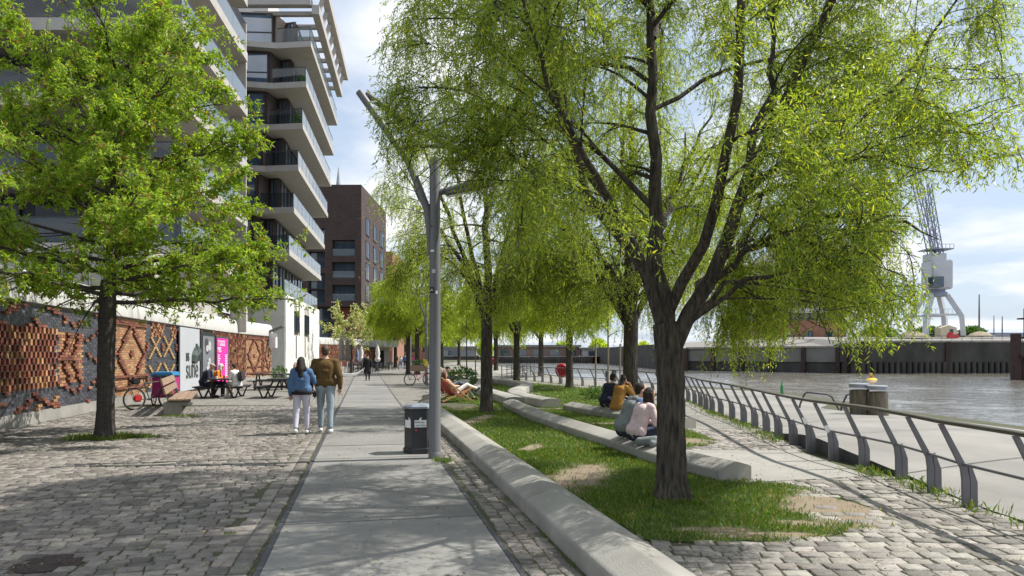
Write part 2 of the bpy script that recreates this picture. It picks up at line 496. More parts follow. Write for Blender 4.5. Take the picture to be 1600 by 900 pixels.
SOIL = [(0.95, 9.7, 0.42, 1.25, -0.28), (0.35, 12.6, 0.2, 0.6, -0.25), (3.55, 7.7, 0.55, 1.0, -0.1), (1.9, 6.75, 0.4, 0.1, 0), (-0.95, 18.0, 0.3, 1.9, -0.2), (3.35, 13.7, 0.6, 0.5, -0.2),
        (2.9, 7.0, 0.3, 0.12, -0.2), (2.35, 17.2, 0.6, 0.25, 0), (-1.6, 22.6, 0.5, 1.2, 0), (2.3, 6.55, 0.6, 0.12, 0)]
def lawn_soil():
    m = MAT['lawn']; t = m.node_tree; N = t.nodes; L = t.links; p = N["Principled BSDF"]
    src = p.inputs["Base Color"].links[0].from_socket
    co = N.new("ShaderNodeTexCoord")
    last = None
    for cx, cy, rx, ry, rot in SOIL:
        mp = N.new("ShaderNodeMapping"); mp.vector_type = 'TEXTURE'
        mp.inputs["Location"].default_value = (cx, cy, 0); mp.inputs["Rotation"].default_value = (0, 0, rot); mp.inputs["Scale"].default_value = (rx, ry, 1000)
        L.new(co.outputs["Object"], mp.inputs[0])
        ln = N.new("ShaderNodeVectorMath"); ln.operation = 'LENGTH'; L.new(mp.outputs[0], ln.inputs[0])
        if last is None: last = ln.outputs["Value"]
        else:
            mn_ = N.new("ShaderNodeMath"); mn_.operation = 'MINIMUM'; L.new(last, mn_.inputs[0]); L.new(ln.outputs["Value"], mn_.inputs[1]); last = mn_.outputs[0]
    nz = N.new("ShaderNodeTexNoise"); nz.inputs["Scale"].default_value = 3.5; nz.inputs["Detail"].default_value = 8; nz.inputs["Roughness"].default_value = 0.7
    L.new(co.outputs["Object"], nz.inputs["Vector"])
    ad = N.new("ShaderNodeMath"); ad.operation = 'MULTIPLY_ADD'; L.new(nz.outputs[0], ad.inputs[0]); ad.inputs[1].default_value = 1.5; L.new(last, ad.inputs[2])
    r = N.new("ShaderNodeMapRange"); r.inputs["From Min"].default_value = 2.0; r.inputs["From Max"].default_value = 1.5; L.new(ad.outputs[0], r.inputs[0])
    n2 = N.new("ShaderNodeTexNoise"); n2.inputs["Scale"].default_value = 6; n2.inputs["Detail"].default_value = 6; L.new(co.outputs["Object"], n2.inputs["Vector"])
    sm = N.new("ShaderNodeMixRGB"); sm.inputs[1].default_value = (0.30, 0.24, 0.17, 1); sm.inputs[2].default_value = (0.19, 0.145, 0.095, 1); L.new(n2.outputs[0], sm.inputs[0])
    mx = N.new("ShaderNodeMixRGB"); L.new(r.outputs[0], mx.inputs[0]); L.new(src, mx.inputs[1]); L.new(sm.outputs[0], mx.inputs[2])
    L.new(mx.outputs[0], p.inputs["Base Color"])
lawn_soil()

# paths of paler paving inside the park
prom_slab = [(2.75, 9.55), (3.15, 9.25), (4.95, 9.75), (4.98, 12.35), (3.25, 12.45), (2.78, 12.45)]
MAT['pale'] = M('pale paving concrete', (0.29, 0.275, 0.245), 0.9, 0.1, 1.5, 0.1, 80)
sheet('promenade', prom_slab, 0.0, MAT['pale'])

# paved areas away from the camera: textured stone
def stone_mat(name, c1, c2, mort, sx, sy, rot=0.0):
    m = bpy.data.materials.new(name); m.use_nodes = True
    t = m.node_tree; N = t.nodes; L = t.links; p = N["Principled BSDF"]
    p.inputs["Roughness"].default_value = 0.85
    co = N.new("ShaderNodeTexCoord"); mp = N.new("ShaderNodeMapping")
    mp.inputs["Rotation"].default_value = (0, 0, rot)
    L.new(co.outputs["Object"], mp.inputs[0])
    nz = N.new("ShaderNodeTexNoise"); nz.inputs["Scale"].default_value = 0.5
    L.new(mp.outputs[0], nz.inputs["Vector"])
    ad = N.new("ShaderNodeMixRGB"); ad.blend_type = 'LINEAR_LIGHT'; ad.inputs[0].default_value = 0.12
    L.new(mp.outputs[0], ad.inputs[1]); L.new(nz.outputs["Color"], ad.inputs[2])
    b = N.new("ShaderNodeTexBrick"); b.offset = 0.5
    b.inputs["Color1"].default_value = (*c1, 1); b.inputs["Color2"].default_value = (*c2, 1); b.inputs["Mortar"].default_value = (*mort, 1)
    b.inputs["Scale"].default_value = 1; b.inputs["Brick Width"].default_value = sx; b.inputs["Row Height"].default_value = sy
    b.inputs["Mortar Size"].default_value = 0.011; b.inputs["Bias"].default_value = 0
    L.new(ad.outputs[0], b.inputs["Vector"])
    n2 = N.new("ShaderNodeTexNoise"); n2.inputs["Scale"].default_value = 0.8; n2.inputs["Detail"].default_value = 6
    L.new(co.outputs["Object"], n2.inputs["Vector"])
    mx = N.new("ShaderNodeMixRGB"); mx.blend_type = 'OVERLAY'; mx.inputs[0].default_value = 0.35
    L.new(b.outputs["Color"], mx.inputs[1]); L.new(n2.outputs[0], mx.inputs[2])
    L.new(mx.outputs[0], p.inputs["Base Color"])
    bp = N.new("ShaderNodeBump"); bp.inputs["Strength"].default_value = 0.6; bp.inputs["Distance"].default_value = 0.012; bp.invert = True
    L.new(b.outputs["Fac"], bp.inputs["Height"]); L.new(bp.outputs[0], p.inputs["Normal"])
    return m
MAT['paving'] = stone_mat('far cobbles', (0.25, 0.232, 0.20), (0.16, 0.15, 0.135), (0.085, 0.08, 0.05), 0.18, 0.15, 0.3)
far_left = [PP(19.5, -0.62)[:2], PP(160, -0.62)[:2], (-420, 200), (-420, -12), (-14, -12), (-9.1, 6.0)] + [(x - 0.2, y) for x, y in WALL[1:3]]
# left field beyond the modelled stones
fl = [PP(18.6, -0.01)[:2], PP(170, -0.01)[:2], (-60, 175), (-60, 49), (-16.6, 49), (-16.6, 48), (-16.0, 41.5), (-15.1, 35.0), (-13.35, 25.5), (-13.0, 23.7)]
sheet('cobble_pavement', fl, -0.006, MAT['paving'])
fr = [PP(12.0, 2.03)[:2], (-2.0, 17.0), (-3.05, 22.2), (-2.5, 25.2), (-3.0, 33), (-3.3, 46), (-5.0, 56), (-8.0, 76), (-11.5, 99), (-16, 150), PP(150, 2.03)[:2]]
sheet('cobble_pavement', fr, -0.006, MAT['paving'])
prom = [(3.95, 15.3), (3.7, 16.6), (4.15, 18.2), (4.5, 20.5), (4.75, 24), (4.9, 28), (4.75, 31.6), (4.1, 34.5), (2.7, 38.2), (1.3, 41.3), (-0.8, 45), (-3.0, 55), (-5.6, 75), (-9.5, 100), (-14, 140), (-10, 140), (-4, 90), (-1.5, 62), (0.6, 49), (2.2, 42.6), (3.2, 40.2),
        (4.35, 37.4), (5.3, 35.0), (6.05, 31.2), (6.3, 27), (6.2, 24), (5.75, 20.5), (5.6, 18), (5.45, 15.6)]
MAT['prom'] = stone_mat('promenade stones', (0.28, 0.262, 0.23), (0.21, 0.197, 0.175), (0.11, 0.10, 0.07), 0.2, 0.12, 0.05)
sheet('promenade', prom, -0.004, MAT['prom'])

# ---- path of concrete slabs between steel strips
pm = MB()
seams_a = [-6.5, -4.2, -2.1, -0.45, 1.62, 3.78, 6.08, 7.72, 9.6, 11.52]
while seams_a[-1] < 150: seams_a.append(seams_a[-1] + 2.0)
rr = random.Random(3)
def quad_slab(a0, a1, s0, s1, z, mi):
    P = [PP(a0, s0, z), PP(a0, s1, z), PP(a1, s1, z), PP(a1, s0, z)]
    B = [Vector((p.x, p.y, z - 0.05)) for p in P]
    pm.add(P + B, [(0, 1, 2, 3), (0, 4, 5, 1), (1, 5, 6, 2), (2, 6, 7, 3), (3, 7, 4, 0)], mi)
for i in range(len(seams_a) - 1):
    a0, a1 = seams_a[i], seams_a[i + 1]
    g = 0.016
    z = 0.004 + rr.uniform(-0.002, 0.002)
    wide = 2.0
    quad_slab(a0 + g, a1 - g, 0.05, wide - 0.02, z, 0)
# steel strips: left, right (near part stands on its own joint), cross joints
quad_slab(-6.5, 150, 0.0, 0.048, 0.010, 1)
quad_slab(-6.5, 150, 1.985, 2.025, 0.008, 1)
for a in seams_a[1:40]:
    quad_slab(a - 0.011, a + 0.011, 0.05, 1.98, -0.002 if a > 2 else 0.003, 1)
pm.build('path', [MAT['slab'], MAT['steel_strip']], smooth=False)["kind"] = 'structure'

# ---- modelled cobbles near the camera
def cobbles(name, x0, x1, y0, y1, ang, inside, mat, L=(0.13, 0.21), pitch=0.128, seed=0, zt=0.0, warp=0.1, parts=None):
    rs = np.random.RandomState(seed)
    ca, sa = math.cos(ang), math.sin(ang)
    cx, cy = (x0 + x1) / 2, (y0 + y1) / 2
    half = math.hypot(x1 - x0, y1 - y0) / 2 + 0.5
    A0 = []; A1 = []; Bc = []
    nb = int(half * 2 / pitch)
    for i in range(nb):
        n = int(half * 2 / L[0])
        w = rs.uniform(L[0], L[1], n)
        e = np.concatenate([[0], np.cumsum(w)]) - half + rs.uniform(0, L[1])
        A0.append(e[:-1]); A1.append(e[1:]); Bc.append(np.full(n, -half + i * pitch))
    A0 = np.concatenate(A0); A1 = np.concatenate(A1); B = np.concatenate(Bc)
    def world(a, b):
        b = b + warp * np.sin(a * 0.75 + 0.4 * b) + 0.35 * warp * np.sin(a * 2.1 + 1.3)
        return cx + a * ca - b * sa, cy + a * sa + b * ca
    mxx, myy = world((A0 + A1) / 2, B + pitch / 2)
    k = (mxx > x0) & (mxx < x1) & (myy > y0) & (myy < y1)
    k[k] &= inside(mxx[k], myy[k])
    A0, A1, B = A0[k], A1[k], B[k]
    n = len(A0)
    gap = rs.uniform(0.003, 0.009, n)
    h = zt + rs.uniform(-0.006, 0.006, n)
    tilt = rs.uniform(-0.004, 0.004, (n, 4))
    jit = rs.uniform(-0.011, 0.011, (n, 4, 2))
    V = np.zeros((n, 12, 3))
    for r, (ins, dz) in enumerate(((0.009, 0.0), (0.001, -0.006), (0.0, -0.035))):
        ca4 = [A0 + gap + ins, A1 - gap - ins, A1 - gap - ins, A0 + gap + ins]
        cb4 = [B + gap * 0.8 + ins, B + gap * 0.8 + ins, B + pitch - gap * 0.8 - ins, B + pitch - gap * 0.8 - ins]
        for c in range(4):
            X, Y = world(ca4[c] + jit[:, c, 0], cb4[c] + jit[:, c, 1])
            V[:, r * 4 + c, 0] = X; V[:, r * 4 + c, 1] = Y
            V[:, r * 4 + c, 2] = h + dz + (tilt[:, c] if r < 2 else 0)
    Q = [(0, 1, 2, 3)]
    for r in range(2):
        for c in range(4):
            d = (c + 1) % 4
            Q.append((r * 4 + d, r * 4 + c, (r + 1) * 4 + c, (r + 1) * 4 + d))
    Q = np.array(Q)
    Qa = (Q[None] + (np.arange(n) * 12)[:, None, None]).reshape(-1, 4)
    o = np_mesh(name, V.reshape(-1, 3), Qa, mat, smooth=True)
    o["kind"] = 'structure'
    return o
MAT['cobble'] = M('cobble stone', (0.182, 0.164, 0.144), 0.82, 0.22, 9, 0.7, 45, island=0.40, hue=0.03)
MAT['cobble_pale'] = M('pale cobble stone', (0.235, 0.214, 0.186), 0.82, 0.2, 14, 0.5, 60, island=0.42, hue=0.02)
def hue_mat(m, s):
    pass
wall_poly = [(x + 0.15, y) for x, y in WALL]
def wall_x(Y):
    return np.interp(Y, [p[1] for p in WALL], [p[0] for p in WALL])
TREE_L = Vector((-8.3, 14.35, 0))
MANHOLE = G(77, 879)
def in_left(X, Y):
    s = path_s(X, Y)
    k = (s < -0.40) & (X > wall_x(Y) + 0.10) & (path_a(X, Y) < 18.9)
    k &= ((X - TREE_L.x) / 0.75) ** 2 + ((Y - TREE_L.y) / 0.6) ** 2 > 1
    k &= np.hypot(X - MANHOLE.x, Y - MANHOLE.y) > 0.26
    return k
cobbles('cobble_pavement', -14.2, -1.2, 3.6, 25.5, R(16), in_left, MAT['cobble'], (0.125, 0.215), 0.142, 5, 0.0, 0.13)
def in_gutter(X, Y):
    s = path_s(X, Y)
    return (s < -0.015) & (s > -0.37) & (path_a(X, Y) < 19)
cobbles('cobble_pavement', -6.5, -1.2, 3.6, 25, math.atan2(PU.y, PU.x), in_gutter, MAT['cobble'], (0.15, 0.24), 0.165, 8, 0.0, 0.0)
def in_strip(X, Y):
    s = path_s(X, Y)
    bx = np.interp(Y, [p[1] for p in BENCH_A], [p[0] for p in BENCH_A])
    return (s > 2.06) & (X < bx - 0.03) & (path_a(X, Y) < 14.5)
cobbles('cobble_pavement', -2.8, 1.5, 3.4, 20, math.atan2(PU.y, PU.x), in_strip, MAT['cobble'], (0.11, 0.2), 0.135, 9, -0.004, 0.02)
def rail_x(Y):
    return np.interp(Y, [p[1] for p in RAIL], [p[0] for p in RAIL])
def in_right(X, Y):
    bx = np.interp(Y, [p[1] for p in BENCH_A], [p[0] for p in BENCH_A]) + 0.56
    lw_ = pip(lawn_poly, X + 0.10 * np.sin(Y * 7 + X * 13), Y + 0.09 * np.sin(X * 8.3 + 2)) & ~((X > 3.45 + 0.3 * np.sin(Y * 4.1) + 0.2 * np.sin(Y * 9.7 + X * 5)) & (Y < 9.2) & (np.sin(X * 31.7 + Y * 57.3) > -0.55))
    k = (X > bx) & (X < rail_x(Y) + 0.12) & ~lw_ & ~pip(prom_slab, X, Y)
    k &= ~((Y > 9.2) & (Y < 12.6) & (X < 3.0))
    k &= ~((Y > 6.5) & (X < 3.0))| (Y > 12.6)
    return k
cobbles('cobble_pavement', 0.9, 5.4, 3.4, 9.7, R(-4), in_right, MAT['cobble_pale'], (0.15, 0.25), 0.165, 12, 0.0, 0.05)
cobbles('cobble_pavement', 3.2, 5.9, 12.4, 16.0, R(8), in_right, MAT['cobble_pale'], (0.14, 0.24), 0.13, 13, 0.0, 0.06)

# ---- sloping concrete bank between railing and water
bank = MB()
ys = np.concatenate([np.arange(-6, 30, 0.5), np.arange(30, 48, 1.0), np.arange(48, 165, 6.0)])
ey = [p[1] for p in EDGE]; ex = [p[0] for p in EDGE]
NB = 14
def bank_z(t, y):
    riser = 0.24 * math.exp(-((y - 12.2) / 2.0) ** 2) if y < 30 else 0
    return riser * (1 - t) + 0.16 * math.sin(math.pi * min(1, t * 1.05)) * (0.6 + 0.5 * math.sin(y * 0.45 + 1.0)) - 0.05 * t + 0.006
rows = []
for y in ys:
    xa = float(np.interp(y, [p[1] for p in RAIL], [p[0] for p in RAIL])) + 0.14 if y < 46 else float(np.interp(y, [46, 49, 62, 90, 165], [1.2, 0.7, -1.4, -4, -16]))
    xb = float(np.interp(y, ey, ex))
    rows.append([(xa + (xb - xa) * k / NB, y, bank_z(k / NB, y)) for k in range(NB + 1)] + [(xb + 0.04, y, -0.35), (xb + 0.1, y, -4.5)])
W = NB + 3
bank.v = [p for r_ in rows for p in r_]
for i in range(len(rows) - 1):
    for k in range(W - 1):
        bank.f.append([i * W + k, i * W + k + 1, (i + 1) * W + k + 1, (i + 1) * W + k]); bank.m.append(0)
# dark steel riser where the bank stands above the paving
for i in range(len(rows) - 1):
    a, b = rows[i][0], rows[i + 1][0]
    bank.add([(a[0], a[1], a[2]), (b[0], b[1], b[2]), (b[0], b[1], -0.05), (a[0], a[1], -0.05)], [(0, 1, 2, 3)], 1)
ob = bank.build('bank', [MAT['bank'], MAT['steel_dark']], smooth=50)
ob["kind"] = 'structure'
# expansion joints of the bank: shallow dark sealed strips that follow its surface
jm = MB()
for (y0, y1) in ((7.0, 6.6), (9.6, 11.2), (12.2, 14.6), (15.6, 18.5), (19.5, 22.5), (25, 27)):
    prev = None
    for k in range(0, 29):
        t = k / 28 * 0.985 + 0.005
        y = y0 + (y1 - y0) * t + 0.5 * math.sin(t * 3.14)
        xa = float(rail_x(y)) + 0.14; xb = float(np.interp(y, ey, ex))
        x = xa + (xb - xa) * t; z = bank_z(t, y) + 0.012
        if prev: jm.add([(prev[0], prev[1] - 0.012, prev[2]), (x, y - 0.012, z), (x, y + 0.012, z), (prev[0], prev[1] + 0.012, prev[2])], [(0, 1, 2, 3)])
        prev = (x, y, z)
jm.build('bank_joint', MAT['steel_dark'])["kind"] = 'structure'

# ---- water
wm = bpy.data.materials.new('river water'); wm.use_nodes = True
t = wm.node_tree; N = t.nodes; L = t.links; p = N["Principled BSDF"]
p.inputs["Base Color"].default_value = (0.13, 0.12, 0.095, 1)
p.inputs["Roughness"].default_value = 0.08
p.inputs["Specular IOR Level"].default_value = 0.5
p.inputs["IOR"].default_value = 1.33
co = N.new("ShaderNodeTexCoord"); mp = N.new("ShaderNodeMapping"); mp.inputs["Scale"].default_value = (0.55, 1.0, 1)
L.new(co.outputs["Object"], mp.inputs[0])
n1 = N.new("ShaderNodeTexNoise"); n1.inputs["Scale"].default_value = 0.55; n1.inputs["Detail"].default_value = 6; n1.inputs["Roughness"].default_value = 0.6
n1.inputs["Distortion"].default_value = 0.6
L.new(mp.outputs[0], n1.inputs["Vector"])
bp = N.new("ShaderNodeBump"); bp.inputs["Strength"].default_value = 1.0; bp.inputs["Distance"].default_value = 0.25
L.new(n1.outputs[0], bp.inputs["Height"]); L.new(bp.outputs[0], p.inputs["Normal"])
# near water with real ripples
def ripples():
    xs_ = np.concatenate([np.arange(2.5, 30, 0.16), np.arange(30, 112, 0.42)]); ys_ = np.concatenate([np.arange(8, 45, 0.14), np.arange(45, 90, 0.28), np.arange(90, 138, 0.5)])
    Xg, Yg = np.meshgrid(xs_, ys_); Z = np.zeros_like(Xg); rs_ = np.random.RandomState(6)
    for k in range(26):
        lam = 0.55 * 1.13 ** k if k < 22 else 9.0; a = rs_.normal(1.2, 0.75); kx, ky = math.cos(a) * 6.283 / lam, math.sin(a) * 6.283 / lam
        amp = 0.0052 * lam ** 0.72
        Z += amp * np.sin(kx * Xg + ky * Yg + rs_.uniform(0, 6.28) + 0.9 * np.sin(0.21 * Xg + k) + 0.8 * np.sin(0.17 * Yg + 2 * k))
    Z *= 0.55 + 0.45 * np.sin(0.13 * Xg + 0.8 * np.sin(0.09 * Yg)) * np.sin(0.11 * Yg + 1)
    n1_, n0_ = Xg.shape; V = np.stack([Xg, Yg, Z - 1.92], -1).reshape(-1, 3)
    I = np.arange(n1_ * n0_).reshape(n1_, n0_); Q = np.stack([I[:-1, :-1], I[:-1, 1:], I[1:, 1:], I[1:, :-1]], -1).reshape(-1, 4)
    o = np_mesh('water', V, Q, wm, smooth=True); o['kind'] = 'structure'
ripples()
w = sheet('water', [(-300, -60), (900, -60), (900, 900), (-300, 900)], -2.25, wm)

# ---- far shore
MAT['farland'] = M('far quay ground', (0.22, 0.205, 0.18), 0.95, 0.15, 0.05)
fs = MB()
def shore(poly_front, zs):
    pass
# quay terrace on the far side: steps up from the wall top to the yard
fq = MB()
QW = [(46.0, 175.0), (69.0, 149.0), (70.0, 139.5), (210, 139.5)]      # line of the far quay wall
fq.add([(44, 176, 3.2), (69, 150, 3.2), (72, 140.5, 4.2), (260, 140.5, 4.2), (290, 180, 6.3), (70, 180, 6.3), (44, 200, 5.0), (900, 180, 6.3), (900, 900, 6.3), (44, 900, 6.3)],
       [(0, 1, 5, 6), (1, 2, 5), (2, 3, 4, 5), (4, 7, 8, 9, 5), (6, 5, 9)])
fq.add([(44, 176, 3.2), (44, 200, 5.0), (44, 900, 6.3), (44, 900, -4), (44, 176, -4)], [(0, 1, 2, 3, 4)]); fq.add([(70, 180, 6.3), (44, 200, 5), (44, 900, 6.3)], [(0, 2, 1)])
fq.m[-2] = 1
MAT['quayside'] = M('dark quay side', (0.06, 0.056, 0.05), 0.9, 0.3, 0.3)
o = fq.build('far_shore_ground', [MAT['farland'], MAT['quayside']]); o["kind"] = 'structure'
hl = MB()
hl.add([(-300, 352, 0.9), (60, 352, 0.9), (60, 900, 5), (-300, 900, 5)], [(0, 1, 2, 3)])
o = hl.build('far_shore_ground', MAT['farland']); o["kind"] = 'structure'
# ------------------------------------------------------------------ decorated brick wall
def polyline(pts):
    """arc-length sampler: returns total, f(s)->(x,y), tangent(s)"""
    P = [Vector((p[0], p[1], 0)) for p in pts]
    S = [0.0]
    for i in range(1, len(P)): S.append(S[-1] + (P[i] - P[i - 1]).length)
    def at(s):
        s = min(max(s, 0), S[-1])
        for i in range(1, len(P)):
            if s <= S[i] or i == len(P) - 1:
                t = (s - S[i - 1]) / (S[i] - S[i - 1])
                return P[i - 1].lerp(P[i], t), (P[i] - P[i - 1]).normalized()
    return S[-1], at
def smooth_line(pts, n=60):
    """Catmull-Rom through plan points"""
    P = [Vector((p[0], p[1], 0)) for p in pts]
    P = [2 * P[0] - P[1]] + P + [2 * P[-1] - P[-2]]
    out = []
    for i in range(1, len(P) - 2):
        m_ = max(2, n // (len(P) - 3))
        for k in range(m_):
            t = k / m_
            a, b, c, d = P[i - 1], P[i], P[i + 1], P[i + 2]
            out.append(0.5 * ((2 * b) + (c - a) * t + (2 * a - 5 * b + 4 * c - d) * t * t + (3 * b - a - 3 * c + d) * t ** 3))
    out.append(P[-2])
    return [(p.x, p.y) for p in out]

WALLS = smooth_line(WALL, 60)
W_LEN, w_at = polyline(WALLS)
def s_of_px(px):
    k = (px - 800) / F
    lo = None
    best = (1e9, 0)
    for i in range(0, 2000):
        s = W_LEN * i / 2000
        p, _ = w_at(s)
        d = abs(p.x / p.y - k)
        if d < best[0]: best = (d, s)
    return best[1]
MAT['br_dark'] = M('dark engineering brick', (0.062, 0.064, 0.076), 0.5, 0.3, 14, 0.15, 60, island=0.4)
MAT['br_red'] = M('red brick', (0.185, 0.066, 0.04), 0.75, 0.25, 14, 0.2, 60, island=0.35, hue=0.012)
MAT['br_orange'] = M('orange brick', (0.35, 0.185, 0.09), 0.75, 0.2, 14, 0.2, 60, island=0.28, hue=0.012)
MAT['br_yellow'] = M('yellow brick', (0.40, 0.26, 0.12), 0.75, 0.2, 14, 0.2, 60, island=0.2)
MAT['mortar'] = M('grey mortar', (0.30, 0.29, 0.27), 0.95, 0.15, 8)
MAT['opening_shade'] = M('painted opening shade', (0.012, 0.012, 0.013), 0.9, 0.1)  # near-black colour stands in for the shade inside openings
MAT['cap'] = M('weathered concrete coping', (0.52, 0.51, 0.475), 0.85, 0.06, 2, 0.08, 50)
# algae streaks running down the coping, worn in where the rain falls off the edge
def cap_mat():
    m = MAT['cap']; t = m.node_tree; N = t.nodes; L = t.links; p = N["Principled BSDF"]
    src = p.inputs["Base Color"].links[0].from_socket
    co = N.new("ShaderNodeTexCoord"); mp = N.new("ShaderNodeMapping"); mp.inputs["Scale"].default_value = (1.6, 1.6, 0.22)
    L.new(co.outputs["Object"], mp.inputs[0])
    n = N.new("ShaderNodeTexNoise"); n.inputs["Scale"].default_value = 1.7; n.inputs["Detail"].default_value = 7; n.inputs["Roughness"].default_value = 0.7
    L.new(mp.outputs[0], n.inputs["Vector"])
    r = N.new("ShaderNodeValToRGB"); r.color_ramp.elements[0].position = 0.47; r.color_ramp.elements[1].position = 0.66
    L.new(n.outputs[0], r.inputs[0])
    # more growth under the trees at the near end of the wall
    sp = N.new("ShaderNodeSeparateXYZ"); L.new(co.outputs["Object"], sp.inputs[0])
    mr = N.new("ShaderNodeMapRange"); mr.inputs["From Min"].default_value = 26; mr.inputs["From Max"].default_value = 14
    mr.inputs["To Min"].default_value = 0.06; mr.inputs["To Max"].default_value = 0.85
    L.new(sp.outputs[1], mr.inputs[0])
    mu = N.new("ShaderNodeMath"); mu.operation = 'MULTIPLY'; L.new(r.outputs[0], mu.inputs[0]); L.new(mr.outputs[0], mu.inputs[1])
    mx = N.new("ShaderNodeMixRGB"); mx.inputs[2].default_value = (0.10, 0.095, 0.085, 1)
    L.new(mu.outputs[0], mx.inputs[0]); L.new(src, mx.inputs[1]); L.new(mx.outputs[0], p.inputs["Base Color"])
cap_mat()

rb = random.Random(21)
BH, BL = 0.0765, 0.25
Z0 = 0.30
NR = 34
def pattern(zone, u, i, k):
    """zone kind, u metres into the zone, course i, brick index k -> (material, protrusion)"""
    h = i / NR
    kind, w = zone
    D, RD, OR, YE, VO = 0, 1, 2, 3, 4
    if kind == 'basket':
        if 0.2 < h < 0.78: return None
        dd = abs(((u * 4 + (i if (k // 5) % 2 else -i)) % 8))
        return (RD, 0.08) if dd < 1.15 else ((OR, 0.08) if (k * 5 + i // 2 * 3) % 23 == 0 else (D, 0))
    if kind == 'arrow':
        if 0.22 < h < 0.76 and 0.1 < u < w - 0.2:
            c = 0.49
            d = abs(h - c) * NR * BH
            for off in (0.55, 1.35):
                if abs(u - off * w / 2.2 - d * 0.75 + 0.15) < 0.13: return (RD, 0.09)
            if abs(h - c) < 0.02 and u < w * 0.45: return (RD, 0.09)
            return (OR if rb.random() < 0.85 else RD, 0.0)
        dd = abs(((u * 4 + (i if (k // 4) % 2 else -i)) % 8))
        return (RD, 0.08) if dd < 1.15 else ((OR, 0.08) if rb.random() < 0.04 else (D, 0))
    if kind == 'zigzag':
        a = (u * 4.2 + i * 1.0) % 9; b = (u * 4.2 - i * 1.0 + 5) % 9
        if (a < 1.1 and (i // 7) % 2 == 0) or (b < 1.1 and (i // 7) % 2 == 1): return (RD, 0.085)
        return (OR, 0.08) if rb.random() < 0.025 else (D, 0)
    if kind == 'diamond':
        c = 0.52; n = max(1, round(w / 2.4)); ww = w / n
        x = ((u % ww) / ww - 0.5) * 2
        d = abs(h - c) / 0.42
        if abs(abs(x) * 1.15 + d - 0.95) < 0.11: return (RD, 0.09)
        if abs(x) + d < 0.14: return (RD, 0.07)
        if abs(h - c) < 0.02 and abs(x) > 0.75: return (RD, 0.09)
        if abs(h - 0.93) < 0.02 or abs(h - 0.09) < 0.02 or abs(h - 0.24) < 0.018: return (RD, 0.09)
        if abs(x) > 0.9 and i % 4 == 0: return (D, 0.06)
        return (OR if rb.random() < 0.9 else YE, 0.0)
    if kind == 'crosses':
        gx, gy = u % 1.9, (i * BH) % 1.15
        if h > 0.78: return (RD if (i // 2 + k) % 2 else OR, 0.08 if (i // 2 + k) % 3 == 0 else 0.02) if 0.6 < u % 2.6 < 2.2 else (D, 0)
        if abs(abs(gx - 0.95) * 0.62 - abs(gy - 0.55)) < 0.07 and abs(gx - 0.95) < 0.75: return (YE, 0.085)
        if abs(gx - 0.1) < 0.16 and abs(gy - 0.5) < 0.13: return (RD, 0.08)
        return (D, 0 if i % 2 else 0.02)
    if kind == 'weave': return None
    return (D, 0)
PXZ = [(-200, 'zigzag'), (-60, 'basket'), (85, 'arrow'), (130, 'zigzag'), (176, 'diamond'), (226, 'crosses'), (273, None), (332, 'weave'), (384, 'diamond'), (408, 'weave'), (412, 'diamond')]
zones = []
for i, (px, kind) in enumerate(PXZ):
    s0 = s_of_px(px) if px > -190 else 0.0
    s1 = s_of_px(PXZ[i + 1][0]) if i + 1 < len(PXZ) else W_LEN
    zones.append((s0, s1, kind))
